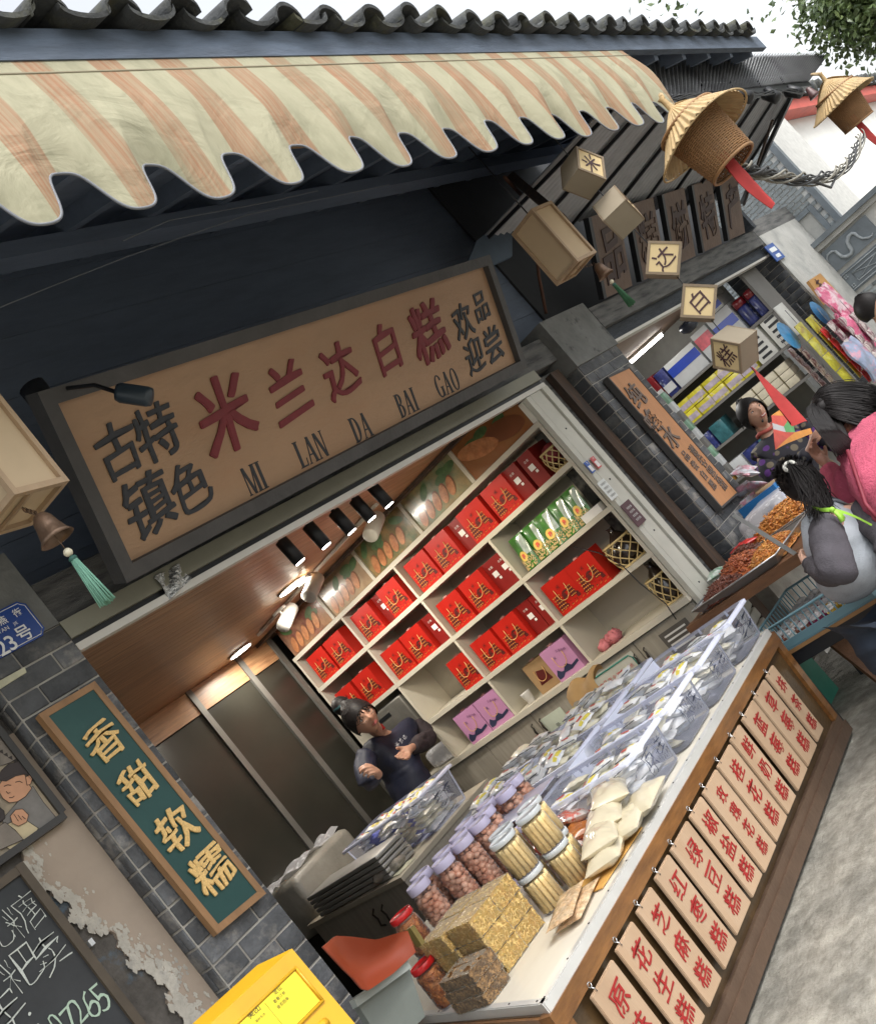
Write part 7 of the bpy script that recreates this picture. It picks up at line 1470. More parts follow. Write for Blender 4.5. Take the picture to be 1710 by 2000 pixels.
for k in range(2):
    t = thing('lidded_jar', '%s maroon lidded jar at the near end of the top shelf' % ordn[k], 'jar', (NX + 0.1, 3.78 - 0.15 * k, z), group='maroon lidded jars')
    MB().lathe([(0.06, 0.001), (0.066, 0.02), (0.066, 0.2), (0.055, 0.22)], (NX + 0.1, 3.78 - 0.15 * k, z), 16).build('jar_wall', nav, t); MB().lathe([(0.07, 0.222), (0.07, 0.30), (0.05, 0.31)], (NX + 0.1, 3.78 - 0.15 * k, z), 16).build('lid', mrn, t)
z = zs[1]
for k in range(3): goods('tin', '%s gold pack from the far end of the middle shelf' % ordn[k], z, 5.95 - 0.16 * k, 5.80 - 0.16 * k, 0.26, 0.2, gld, grp='gold packs on the middle shelf')
for k in range(7):
    for l in range(2): goods('yellow_box', '%s row yellow snack box, %s from the far end' % (['lower', 'upper'][l], ordn[k]), z + 0.135 * l, 5.46 - 0.205 * k, 5.26 - 0.205 * k, 0.13, 0.25, yel, (mat('box_photo', (0.42, 0.36, 0.42), 0.5, 0.3, 16), 0.45, 0.45), grp='yellow snack boxes on the middle shelf', dx=0.02 * ((k + l) % 2))
for k in range(2):
    t = goods('slotted_crate', '%s white plastic crate with dark slots on the middle shelf' % ['left', 'right'][k], z, 4.0 - 0.25 * k, 3.78 - 0.25 * k, 0.36, 0.3, mat('crate_white', (0.62, 0.62, 0.58), 0.4))
    for r_ in range(5): MB().box((NX + 0.026, 3.89 - 0.25 * k, z + 0.05 + 0.065 * r_), (0.004, 0.12, 0.028)).build('slot', M('black_metal'), t)
z = zs[2]
for k in range(6): goods('bottle_pack', '%s dark pack from the far end of the lower shelf' % ordn[k], z, 5.9 - 0.2 * k, 5.72 - 0.2 * k, 0.2 + 0.02 * (k % 2), 0.2, [mat('pack_green', (0.05, 0.16, 0.07), 0.3, 0.5, 16, coat=0.4), wcx, mrn, yel, nav, mat('pack_teal', (0.04, 0.14, 0.16), 0.3, 0.5, 12)][k], grp='packs on the lower shelf')
for k in range(5):
    for l in range(3): goods('paper_roll_pack', 'cream paper pack, %s column %s layer on the lower shelf' % (ordn[k], ['bottom', 'middle', 'top'][l]), z + 0.085 * l, 4.55 - 0.15 * k, 4.41 - 0.15 * k, 0.08, 0.2, mat('pack_cream', (0.60, 0.55, 0.42), 0.6, 0.15, 12), grp='cream paper packs on the lower shelf')
z = zs[3]
for k in range(8): goods('goods_box', '%s box from the far end of the lowest shelf' % ordn[k], z, 5.9 - 0.22 * k, 5.70 - 0.22 * k, 0.18, 0.25, [M('pack_green'), wcx, mrn, gld, wcx, nav, M('pack_teal'), yel][k], grp='boxes on the lowest shelf')
area('shop_tube_light', (8.6, 4.6, 2.62), 1.2, 0.12, 32, col=(1, 0.98, 0.95))
pA, pB = V(1232, 703, z=2.66), V(1265, 675, z=2.66)
tl_ = thing('tube_lamp', 'short glowing fluorescent tube under the neighbour ceiling', 'ceiling lamp', pA)
pm = (pA + pB) / 2; MB().tube([pm + Vector((-0.1, 0.28, -0.01)), pm + Vector((0.1, -0.28, -0.01))], 0.02, 10).build('tube', lampw, tl_); MB().bar(pm + Vector((-0.1, 0.3, 0.02)), pm + Vector((0.1, -0.3, 0.02)), 0.05, 0.03).build('fixture', M('white_metal'), tl_)
sc_ = thing('dome_camera', 'small dark dome lamp under the lintel of the neighbouring shop', 'lamp', V(1335, 630, y=3.5)); MB().lathe([(0.07, 0), (0.09, -0.03), (0.08, -0.07), (0.04, -0.10)], V(1338, 628, y=3.5), 18).build('dome', mat('dome_dark', (0.02, 0.025, 0.04), 0.25), sc_)
# display window goods of the neighbour behind the orange board
for k in range(9):
    o = MB().rbox(V(1290 + 15 * k, 790 + 17 * k, x=7.35) + Vector((0, 0, 0)), (0.14, 0.16, 0.12), 0.01, rz=0.3).build('glass_jar', [mat('jar_mint', (0.20, 0.38, 0.26), 0.3, 0.3, 12, coat=0.5), M('carton_white'), M('shelf_grey')][k % 3]); tag(o, '%s small pack from the top in the column beside the orange board' % ordn[k], 'pack', 'packs stacked beside the orange board')
gr_ = MB().bb((7.2, 3.5, 0), (7.6, 4.6, 1.0)).build('goods_counter', mat('counter_grey', (0.22, 0.21, 0.19), 0.5)); tag(gr_, 'grey side counter of the neighbouring shop behind the brick pillar', 'counter')
for k in range(6):
    p = V(1452 + 9 * (k % 3), 925 + 16 * k - 10 * (k % 2), x=6.9); pillow('snack_bag', '%s pink and white snack bag behind the blue crate' % ordn[k], 'snack bag', p, 0.2, 0.14, 0.05, R(30 * k), mat('snack_pink', (0.55, 0.28, 0.34), 0.3, 0.4, 14, col2=(0.55, 0.56, 0.6), s2=12, th=0.5, soft=0.04, coat=0.5), R(40), k, 'pink and white snack bags')
# hanging strips of sachets before the far pillar
def strip(lab, px0, py0, n, w, h, m, y, name='sachet_strip', grp=None, x0=None):
    p0 = V(px0, py0, y=y); t = thing(name, lab, 'sachets', p0, group=grp)
    for k in range(n):
        c_ = p0 + Vector((0, 0, -h * (k + 0.5)))
        MB().grid(lambda a, b: c_ + Vector((w * (a - 0.5), -0.02 * math.sin(math.pi * a) * math.sin(math.pi * b) - 0.004 * k % 2, h * (b - 0.5) * 0.96)), 5, 5, thick=(0, 0.006, 0)).build('sachet', m, t)
    MB().tube([p0 + Vector((0, 0, 0.16)), p0], 0.003, 4).build('hanging_wire', M('galvanised'), t)
    return t
ych = mat('sachet_yellow', (0.50, 0.46, 0.05), 0.25, 0.35, 12, 0.5, 20, coat=0.6, col2=(0.34, 0.24, 0.05), s2=9, th=0.6, soft=0.04); rsh = mat('sachet_red', (0.50, 0.03, 0.03), 0.25, 0.4, 14, coat=0.6, col2=(0.55, 0.4, 0.35), s2=12, th=0.62, soft=0.03); bsh = mat('sachet_blue', (0.05, 0.25, 0.50), 0.3, 0.3, 10, coat=0.4); stk_ = mat('stick_pack', (0.50, 0.44, 0.42), 0.3, 0.6, 30, stretch=(9, 9, 1.2), col2=(0.12, 0.03, 0.05), s2=5, th=0.52, soft=0.05, coat=0.4)
strip('left column of large yellow sachets hanging before the far pillar', 1556, 632, 4, 0.22, 0.18, ych, 3.12, grp='yellow sachet columns'); strip('right column of large yellow sachets hanging before the far pillar', 1578, 618, 4, 0.22, 0.18, ych, 3.12, grp='yellow sachet columns')
strip('column of red sachets hanging right of the yellow ones', 1604, 640, 5, 0.14, 0.13, rsh, 3.08)
for k, (px, py) in enumerate(((1618, 622), (1640, 612), (1662, 605))): strip('%s column of striped stick packs from the left' % ordn[k], px, py + 6, 8, 0.17, 0.105, stk_, 3.0 - 0.05 * k, grp='columns of striped stick packs')
for k, (px, py) in enumerate(((1552, 668), (1540, 680))): strip('%s column of striped packs left of the yellow sachets' % ['nearer', 'farther'][k], px, py, 6, 0.12, 0.10, stk_, 3.3 + 0.1 * k, grp='striped packs left of the yellow sachets')
for k, (px, py, lb) in enumerate(((1602, 612, 'blue round card packet right of the yellow sachets'), (1540, 655, 'blue round card packet left of the yellow sachets'))):
    p = V(px, py, y=3.2); o = MB().grid(lambda a, b: p + Vector((0.15 * math.cos(6.283 * a) * b, -0.02 * (1 - b), 0.15 * math.sin(6.283 * a) * b)), 16, 4).build('card_packet', bsh); tag(o, lb, 'packet')
sgn = thing('wood_sign', 'small varnished wooden sign with carved characters beyond the far pillar', 'sign', V(1600, 570, y=3.1))
q = [V(1612, 592, y=3.25), V(1640, 575, y=3.25), V(1601, 533, y=3.25), V(1578, 548, y=3.25)]
MB().slab(q, (0, 0.03, 0)).build('panel', mat('varnish', (0.45, 0.24, 0.08), 0.4, 0.1), sgn)
for k, ch in enumerate('古镇'): letters(ch, mar, V(1600 + 12 * k, 556 + 14 * k, y=3.245), (1, 0, 0), (0, 0, 1), 0.15, sgn, off=0.02, rough=0.02)
pnm = [mat('toy_pink', (0.62, 0.10, 0.22), 0.35, 0.4, 9, coat=0.6, col2=(0.62, 0.45, 0.5), s2=9, th=0.52, soft=0.05), mat('toy_blue', (0.30, 0.36, 0.52), 0.35, 0.3, 9, coat=0.6, col2=(0.6, 0.3, 0.4), s2=11, th=0.55, soft=0.04)]
for k, (px, py) in enumerate(((1634, 592), (1655, 612), (1642, 600), (1672, 640), (1690, 655), (1660, 655), (1688, 700), (1700, 690))):
    p = V(px, py, y=2.95 + 0.05 * (k % 3)); o = MB().grid(lambda a, b: p + Vector((0.36 * (a - 0.5), -0.05 * math.sin(3.14 * a) * math.sin(3.14 * b) + 0.015 * math.sin(9 * a + 7 * b), -0.42 * (b - 0.5) + 0.02 * math.sin(8 * a))), 8, 10, thick=(0, 0.02, 0)).build('toy_bag', pnm[1 if k in (2, 6) else 0]); tag(o, '%s shiny pink or blue toy bag from the left beyond the far pillar' % ordn[k], 'toy bag', 'shiny toy bags beyond the far pillar')
# ------------------------------------------------------------------ people
skin = mat('skin', (0.46, 0.26, 0.18), 0.5, 0.05, 9, 0.05, 200, sub=0.05); skin2 = mat('skin_fair', (0.56, 0.34, 0.25), 0.5, 0.05, 9, 0.05, 200, sub=0.05); skin3 = mat('skin_tan', (0.32, 0.16, 0.105), 0.5, 0.06, 9, sub=0.05)
hairm = mat('black_hair', (0.012, 0.010, 0.010), 0.55, 0.4, 20, stretch=(14, 14, 2), spec=0.25); eyew = mat('eye_white', (0.6, 0.58, 0.55), 0.3); eyed = mat('eye_dark', (0.012, 0.008, 0.006), 0.2); lip = mat('lips', (0.34, 0.09, 0.08), 0.45); tooth = mat('teeth', (0.65, 0.62, 0.55), 0.3)
def skinmesh(verts, edges, rad, sub=2, rootv=0):
    me = bpy.data.meshes.new('tmp'); me.from_pydata([tuple(v) for v in verts], edges, []); o = bpy.data.objects.new('tmp', me); C.objects.link(o)
    m = o.modifiers.new('s', 'SKIN'); m.use_smooth_shade = True
    for i, r in enumerate(rad):
        sv = me.skin_vertices[0].data[i]; sv.radius = (r, r) if not isinstance(r, tuple) else r; sv.use_root = (i == rootv)
    if sub: s = o.modifiers.new('u', 'SUBSURF'); s.levels = sub; s.render_levels = sub
    bpy.context.view_layer.update(); r = bpy.data.meshes.new_from_object(o.evaluated_get(bpy.context.evaluated_depsgraph_get()))
    bpy.data.objects.remove(o, do_unlink=True); return r
class Sk:
    def __init__(s): s.v = []; s.e = []; s.r = []
    def add(s, p, r, par=None):
        s.v.append(Vector(p)); s.r.append(r); i = len(s.v) - 1
        if par is not None: s.e.append((par, i))
        return i
    def chain(s, pts, rs, par=None):
        for p, r in zip(pts, rs): par = s.add(p, r, par)
        return par
    def hand(s, wrist_i, palm_dir, thumb_dir, curl_n, L=0.17, curl=0.6, spread=0.5):
        """palm and five fingers growing from the wrist; curl_n = towards which the fingers bend"""
        w = s.v[wrist_i]; d = palm_dir.normalized(); th = (thumb_dir - d * thumb_dir.dot(d)).normalized(); cn = curl_n - d * curl_n.dot(d) - th * curl_n.dot(th); cn = cn.normalized()
        k = L / 0.18
        pm = s.add(w + d * 0.035 * k, 0.024 * k, wrist_i)
        for f, (off, ln) in enumerate(((0.026, 0.074), (0.009, 0.082), (-0.009, 0.076), (-0.025, 0.060))):
            kn = w + d * (0.085 - 0.004 * abs(f - 1)) * k + th * off * k; a = s.add(w + d * 0.05 * k + th * off * 0.8 * k, 0.014 * k, pm); a = s.add(kn, 0.0105 * k, a); ang = curl * (0.75 + 0.12 * f); p = kn; dd = d.copy()
            for j, fr_ in enumerate((0.45, 0.32, 0.23)):
                an = ang * (j + 0.6); dd = d * math.cos(an) + cn * math.sin(an) + th * (off * spread); p = p + dd.normalized() * ln * fr_ * k * 1.05; a = s.add(p, (0.0088 - 0.0010 * j) * k, a)
        a = s.add(w + d * 0.03 * k + th * 0.026 * k + cn * 0.006, 0.013 * k, pm); p = w + d * 0.055 * k + th * 0.045 * k + cn * 0.014; a = s.add(p, 0.0105 * k, a); s.add(p + (d * 0.8 + th * 0.25 + cn * 0.4).normalized() * 0.03 * k, 0.009 * k, a)
def head_mesh(c, up, fwd, s=1.0, jaw=1.0):
    up = up.normalized(); fwd = (fwd - up * fwd.dot(up)).normalized(); rt_ = fwd.cross(up); T = Matrix((rt_, fwd, up)).transposed().to_4x4(); T.translation = c
    vs, fs = [], []; nu, nv = 40, 30
    for j in range(nv + 1):
        b = math.pi * j / nv
        for i in range(nu):
            a = 2 * math.pi * i / nu; x = math.sin(b) * math.sin(a); y = math.sin(b) * math.cos(a); z = math.cos(b)
            X, Y_, Z_ = 0.074 * x, 0.093 * y, 0.112 * z
            if z < 0: k = 1 - 0.36 * (-z) ** 1.5 * jaw; X *= k; Y_ *= (1 - 0.15 * (-z) ** 2) if y > 0 else (1 - 0.45 * -z)
            if y > 0.3:
                g = lambda x0, z0, sx, sz: math.exp(-((X - x0) / sx) ** 2 - ((Z_ - z0) / sz) ** 2)
                Y_ += 0.022 * g(0, -0.024, 0.011, 0.016) + 0.010 * g(0, -0.005, 0.008, 0.02) - 0.009 * (g(0.03, 0.004, 0.016, 0.011) + g(-0.03, 0.004, 0.016, 0.011)) + 0.007 * g(0, -0.058, 0.02, 0.010) + 0.008 * g(0, -0.092, 0.022, 0.016) + 0.005 * (g(0.036, -0.028, 0.018, 0.018) + g(-0.036, -0.028, 0.018, 0.018)) + 0.004 * g(0, 0.026, 0.05, 0.01)
            vs.append(T @ (Vector((X, Y_, Z_)) * s))
    for j in range(nv):
        for i in range(nu): fs.append((j * nu + i, (j + 1) * nu + i, (j + 1) * nu + (i + 1) % nu, j * nu + (i + 1) % nu))
    mb = MB().add(vs, fs, True)
    for sx in (-1, 1): mb.ball((0, 0, 0), 1, 10, (0.010, 0.016, 0.030), T=T @ Matrix.Translation(Vector((sx * 0.074, -0.006, -0.012)) * s) @ Matrix.Scale(s, 4))
    return mb, T
def fuse(meshes, m, voxel=0.006, name='body'):
    bm = bmesh.new()
    for me in meshes: bm.from_mesh(me)
    me = bpy.data.meshes.new(name); bm.to_mesh(me); bm.free(); o = bpy.data.objects.new('tmp', me); C.objects.link(o)
    r = o.modifiers.new('r', 'REMESH'); r.mode = 'VOXEL'; r.voxel_size = voxel; r.use_smooth_shade = True
    sm = o.modifiers.new('s', 'SMOOTH'); sm.factor = 0.5; sm.iterations = 2
    bpy.context.view_layer.update(); out = bpy.data.meshes.new_from_object(o.evaluated_get(bpy.context.evaluated_depsgraph_get())); bpy.data.objects.remove(o, do_unlink=True)
    out.materials.clear(); out.materials.append(m); out.name = name; return out
def face(T, s, par, smile=0, glasses=False, closed=False):
    S = Matrix.Scale(s, 4)
    for sx in (-1, 1):
        if closed: MB().tube([T @ (Vector((sx * 0.030 + 0.013 * q, 0.0785 - 0.0035 * q * q, 0.004 - 0.002 * (1 - q * q))) * s) for q in (-1, -0.5, 0, 0.5, 1)], 0.0016 * s, 5).build('eyelid', eyed, par)
        else:
            MB().ball((0, 0, 0), 1, 12, (0.0125, 0.006, 0.0038), T=T @ Matrix.Translation(Vector((sx * 0.030, 0.0755, 0.004)) * s) @ S).build('eye', eyew, par); MB().ball((0, 0, 0), 1, 10, (0.0050, 0.003, 0.0040), T=T @ Matrix.Translation(Vector((sx * 0.030, 0.0800, 0.004)) * s) @ S).build('iris', eyed, par)
            MB().tube([T @ (Vector((sx * 0.030 + 0.0135 * q, 0.0800 - 0.0045 * q * q, 0.0102 - 0.004 * q * q)) * s) for q in (-1, -0.5, 0, 0.5, 1)], 0.0014 * s, 5).build('eyelid', eyed, par)
        MB().tube([T @ (Vector((sx * 0.031 + 0.016 * q, 0.0850 - 0.007 * (q * sx * sx) ** 2, 0.026 - 0.003 * q * q)) * s) for q in (-1, -0.4, 0.3, 1)], [0.0012 * s, 0.0024 * s, 0.0024 * s, 0.001 * s], 5).build('eyebrow', hairm, par)
    w_ = 0.021 + 0.006 * smile
    mo = [T @ (Vector((w_ * q, 0.0935 - 0.010 * q * q, -0.0560 + (0.008 * q * q if smile else 0.001 * q * q))) * s) for q in (-1, -0.6, -0.2, 0.2, 0.6, 1)]
    MB().tube([p + T.to_3x3() @ Vector((0, 0, 0.0035)) * s for p in mo], [0.001, 0.0028 * s, 0.0036 * s, 0.0036 * s, 0.0028 * s, 0.001], 6).build('lips', lip, par)
    MB().tube([p + T.to_3x3() @ Vector((0, -0.001, -0.0045 - 0.004 * smile)) * s for p in mo], [0.001, 0.0030 * s, 0.0042 * s, 0.0042 * s, 0.0030 * s, 0.001], 6).build('lips', lip, par)
    if smile: MB().tube([p + T.to_3x3() @ Vector((0, 0.001, -0.001)) * s for p in mo[1:-1]], 0.0032 * s, 6).build('teeth', tooth, par)
    if glasses:
        g = mat('glasses_frame', (0.02, 0.018, 0.018), 0.3, metal=0.4)
        for sx in (-1, 1):
            MB().tube([T @ (Vector((sx * 0.032 + 0.021 * math.cos(a * 0.5236), 0.092 - 0.006 * abs(math.cos(a * 0.5236)), 0.001 + 0.015 * math.sin(a * 0.5236))) * s) for a in range(13)], 0.0014 * s, 5).build('glasses_rim', g, par)
            MB().tube([T @ (Vector((sx * 0.053, 0.084, 0.004)) * s), T @ (Vector((sx * 0.077, 0.0, 0.004)) * s)], 0.0014 * s, 5).build('glasses_arm', g, par)
        MB().tube([T @ (Vector((-0.011, 0.095, 0.004)) * s), T @ (Vector((0.011, 0.095, 0.004)) * s)], 0.0013 * s, 5).build('glasses_bridge', g, par)
def hair_cap(T, s, par, line=0.035, back=-0.06, fringe=0.0, puff=1.0):
    """scalp cap with a hairline: covers the skull except the face"""
    nu, nv = 60, 26
    def f(u, v):
        a = 2 * math.pi * u; front = max(0, math.cos(a)); lim = math.acos(max(-0.85, min(0.95, (line * front + (back) * (1 - front)) / 0.112))); b = lim * v
        x, y, z = math.sin(b) * math.sin(a), math.sin(b) * math.cos(a), math.cos(b); k = (1.10 + 0.05 * math.sin(b)) * puff + 0.006 * math.sin(a * 30 + 3 * b)
        return T @ (Vector((0.074 * x * k, 0.093 * y * k - 0.004, 0.112 * z * (1.04 + 0.05 * puff))) * s)
    mb = MB().grid(f, nu, nv); return mb
def strands(mb, T, s, n, length, grav, seed, side=1.0, start=(0.2, 1.5), az=(0, 6.283), rad=0.0032, lean=Vector((0, 0, 0))):
    rn = random.Random(seed)
    for k in range(n):
        a = rn.uniform(*az); b = rn.uniform(*start); p = T @ (Vector((0.080 * math.sin(b) * math.sin(a), 0.100 * math.sin(b) * math.cos(a), 0.120 * math.cos(b))) * s)
        q0 = T @ (Vector((0, -0.02, 0.128)) * s); d = (p - q0); out = (p - (T @ Vector((0, 0, 0)))).normalized(); pts = [q0 + d * 0.25 + out * 0.012, p]; v = d.normalized() * 0.6 + out * 0.15; L = length * rn.uniform(0.75, 1.1); st_ = L / 6
        for i in range(6): v = (v + grav * 0.55 + lean * 0.3 + Vector((rn.uniform(-.12, .12), rn.uniform(-.12, .12), rn.uniform(-.05, .05)))).normalized(); pts.append(pts[-1] + v * st_)
        r0 = rad * s; mb.tube(pts, [r0 * 0.7, r0 * 1.2] + [r0 * (1.2 - 0.18 * i) for i in range(6)], 4)
DN = Vector((0, 0, -1))
def bez(P, n):
    out = []
    for i in range(n + 1):
        t = i / n; Q = [Vector(p) for p in P]
        while len(Q) > 1: Q = [Q[j].lerp(Q[j + 1], t) for j in range(len(Q) - 1)]
        out.append(Q[0])
    return out
from mathutils import noise as NZ_
def garment(sk, m, par, name, sub=2, root=0, fold=0.011, seed=0.0):
    """a skinned garment with creases that run across its limbs"""
    me = skinmesh(sk.v, sk.e, sk.r, 3, root); me.materials.clear(); me.materials.append(m); me.name = name
    nrm = [v.normal.copy() for v in me.vertices]
    for v, n_ in zip(me.vertices, nrm):
        p = v.co; q = Vector((p.x * 5 + seed, p.y * 5, p.z * 9)); w_ = NZ_.noise_vector(q * 0.6) * 0.8; r1 = 1 - abs(NZ_.noise(q + w_)) * 2.6; r2 = 1 - abs(NZ_.noise(q * 2.1 + w_ * 1.5 + Vector((9, 3, 1)))) * 2.4
        v.co = p + n_ * fold * (max(r1, -0.6) * 0.9 + max(r2, -0.6) * 0.45 - 0.35)
    me.update(); me.polygons.foreach_set('use_smooth', [True] * len(me.polygons))
    return link(name, me, par)

# --- seller in the dark apron inside the cake shop
ap = mat('navy_apron', (0.008, 0.011, 0.028), 0.6, 0.25, 6, 0.4, 14); slv = mat('dark_sleeve', (0.030, 0.022, 0.026), 0.85, 0.25, 9, 0.7, 40)
YS = 5.9
def W1(px, py, y=YS): return V(px, py, y=y)
hc = W1(706, 1402, YS - 0.10); g1 = thing('person', 'person in a dark navy apron and glasses with a hair bun, standing behind the inner counter', 'person', (W1(760, 1480).x, YS, 0)); g1['label'] = 'person in navy apron and glasses with a hair bun behind the inner counter'
s = 1.36; upv = (W1(668, 1378) - W1(730, 1425)).normalized(); upv = (upv + Vector((0, 0, 0.25))).normalized(); fw = Vector((-0.30, -0.85, -0.38))
hm, T1 = head_mesh(hc, upv, fw, s)
neck = W1(752, 1442, YS + 0.03); shL = W1(806, 1408, YS + 0.02); shR = W1(712, 1462, YS + 0.02); hip = W1(812, 1560, YS + 0.05)
elL = W1(838, 1445, YS - 0.05); wrL = W1(800, 1462, YS - 0.26); elR = W1(715, 1530, YS - 0.05); wrR = W1(742, 1512, YS - 0.26)
b = Sk(); i0_ = b.add(hc - T1.to_3x3() @ Vector((0, 0.01, 0.06)), 0.062); nk = b.add(neck + Vector((0, 0, 0.04)), 0.055, i0_); ch = b.add(neck.lerp(hip, 0.25), (0.15, 0.10), nk); hp = b.add(hip, (0.15, 0.11), ch)
for sh_, el_, wr_, pd, tdn in ((shL, elL, wrL, W1(778, 1490, YS - 0.30) - wrL, Vector((-1, 0, 0.3))), (shR, elR, wrR, W1(722, 1500, YS - 0.32) - wrR, Vector((0, 0, 1)))):
    a = b.add(sh_.lerp(neck, 0.3) + Vector((0, 0, -0.05)), 0.035, ch); a = b.add(el_, 0.036, a); a = b.add(wr_, 0.028, a); b.hand(a, pd, tdn, Vector((-0.2, -0.6, -0.5)) if sh_ is shL else Vector((0, 0.6, -0.6)), 0.235, 0.35 if sh_ is shL else 1.15)
me = fuse([hm.mesh('h', skin), skinmesh(b.v, b.e, b.r, 2, 3)], skin); link('body', me, g1)
face(T1, s, g1, 0, True)
hb_ = hair_cap(T1, s, g1, 0.045, -0.055); strands(hb_, T1, s, 420, 0.05, T1.to_3x3() @ Vector((0, -1, -0.2)), 2, start=(0.1, 1.35), rad=0.002); hb_.ball(tuple(T1 @ (Vector((0, -0.075, 0.115)) * s)), 0.052 * s, 14, jit=0.06); hb_.build('hair', hairm, g1)
MB().ball(tuple(T1 @ (Vector((0, -0.075, 0.115)) * s)), 0.054 * s, 14, (1, 1, 0.45), 0.05).build('hair_tie', mat('teal_net', (0.01, 0.05, 0.055), 0.7), g1)
k = Sk(); c0 = k.add(hip + Vector((0, 0, -0.02)), (0.22, 0.15)); c1 = k.add(hip.lerp(neck, 0.45), (0.185, 0.13), c0); c2_ = k.add(hip.lerp(neck, 0.74), (0.14, 0.09), c1)
for sh_, nm in ((shL, 'L'), (shR, 'R')): k.add(sh_, 0.095, c2_)
lg = k.add(hip + Vector((0, 0, -0.45)), (0.20, 0.15), c0); k.add(hip + Vector((0, 0, -0.80)), (0.17, 0.13), lg)
garment(k, ap, g1, 'apron', 2, 0)
for sh_, el_, wr_ in ((shL, elL, wrL), (shR, elR, wrR)):
    k = Sk(); k.chain([sh_ + Vector((0, 0, -0.01)), sh_.lerp(el_, 0.5), el_, el_.lerp(wr_, 0.55), wr_.lerp(el_, 0.12)], [0.085, 0.080, 0.078, 0.066, 0.046]); garment(k, slv if sh_ is shL else ap, g1, 'sleeve', 2, 0)
cl = k = MB(); 
MB().tube([W1(742, 1416, YS - 0.06), W1(750, 1424, YS - 0.06)], 0.014, 8).build('red_collar', mat('red_collar', (0.5, 0.02, 0.02), 0.6), g1)
for j, (px, py, ch_) in enumerate(((775, 1455, '米'), (782, 1447, '兰'), (789, 1440, '达'))): letters(ch_, W, W1(px, py, YS - 0.155), Vector((0.9, -0.1, 0.25)), (0, 0, 1), 0.032, g1, rough=0.05, off=-0.012, name='apron_print')
for sx in (0.25,):
    for dx_ in (-0.1, 0.1):
        k = Sk(); k.chain([Vector((hip.x + dx_, YS + 0.05, 0.75)), Vector((hip.x + dx_, YS + 0.05, 0.40)), Vector((hip.x + dx_, YS + 0.06, 0.08)), Vector((hip.x + dx_, YS - 0.08, 0.075))], [0.09, 0.07, 0.05, 0.042]); garment(k, ap, g1, 'trouser_leg', 2, 0)

# --- laughing seller in the purple patterned jacket
def floral():
    m = bpy.data.materials.new('purple_floral'); m.use_nodes = True; n = m.node_tree.nodes; l = m.node_tree.links; bb = n['Principled BSDF']; bb.inputs['Roughness'].default_value = 0.8
    tc = n.new('ShaderNodeTexCoord'); vo = n.new('ShaderNodeTexVoronoi'); vo.inputs['Scale'].default_value = 14; vo.inputs['Randomness'].default_value = 0.8; l.new(tc.outputs['Object'], vo.inputs['Vector'])
    mr = n.new('ShaderNodeMapRange'); mr.inputs[1].default_value = 0.36; mr.inputs[2].default_value = 0.44; mr.inputs[3].default_value = 1; mr.inputs[4].default_value = 0; l.new(vo.outputs['Distance'], mr.inputs[0])
    sp = n.new('ShaderNodeSeparateColor'); l.new(vo.outputs['Color'], sp.inputs[0]); gt = n.new('ShaderNodeMath'); gt.operation = 'GREATER_THAN'; gt.inputs[1].default_value = 0.45; l.new(sp.outputs[0], gt.inputs[0])
    mx = n.new('ShaderNodeMix'); mx.data_type = 'RGBA'; l.new(gt.outputs[0], mx.inputs[0]); mx.inputs[6].default_value = (0.13, 0.105, 0.07, 1); mx.inputs[7].default_value = (0.085, 0.022, 0.16, 1)
    m2 = n.new('ShaderNodeMix'); m2.data_type = 'RGBA'; l.new(mr.outputs[0], m2.inputs[0]); m2.inputs[6].default_value = (0.012, 0.011, 0.018, 1); l.new(mx.outputs[2], m2.inputs[7]); l.new(m2.outputs[2], bb.inputs['Base Color']); return m
flm = floral(); XP = 7.75
def W2(px, py, x=XP): return V(px, py, x=x)
g2 = thing('person', 'laughing person in a purple and black patterned jacket behind the trays', 'person', (XP, 3.5, 0))
hc = W2(1470, 808); s = 1.18; upv = (W2(1446, 785) - W2(1497, 833)).normalized(); fw = Vector((-0.62, -0.72, 0.16))
hm, T2 = head_mesh(hc, Vector((0.05, 0.12, 1)), fw, s)
neck = W2(1497, 868); shA = W2(1450, 885, XP - 0.05); shB = W2(1522, 850, XP + 0.25); hip = W2(1560, 985, XP)
shA = hc + Vector((-0.10, 0.16, -0.30)); shB = hc + Vector((0.20, -0.12, -0.28)); neck = hc + Vector((0.03, 0.03, -0.16)); hip = hc + Vector((-0.02, -0.02, -0.75))
b = Sk(); i0_ = b.add(hc + Vector((0.01, 0.02, -0.06)), 0.06); nk = b.add(neck, 0.055, i0_); chh = b.add(neck.lerp(hip, 0.3), 0.13, nk); hpp = b.add(hip, 0.13, chh)
wA = hc + Vector((-0.42, -0.35, -0.42)); wB = hc + Vector((-0.25, -0.55, -0.36)); eA = hc + Vector((-0.28, 0.05, -0.58)); eB = hc + Vector((0.12, -0.30, -0.58))
for sh_, el_, wr_ in ((shA, eA, wA), (shB, eB, wB)):
    a = b.add(sh_, 0.05, chh); a = b.add(el_, 0.042, a); a = b.add(wr_, 0.028, a); b.hand(a, (wr_ - el_), Vector((0, 0, 1)), Vector((0, -0.3, -1)), 0.18, 0.7)
link('body', fuse([hm.mesh('h', skin), skinmesh(b.v, b.e, b.r, 2, 3)], skin), g2); face(T2, s, g2, 1)
hb_ = hair_cap(T2, s, g2, 0.050, -0.075, puff=1.06); strands(hb_, T2, s, 420, 0.08, T2.to_3x3() @ Vector((0, -0.8, -0.6)), 4, start=(0.1, 1.5), az=(0.9, 5.4), rad=0.002); hb_.build('hair', hairm, g2)
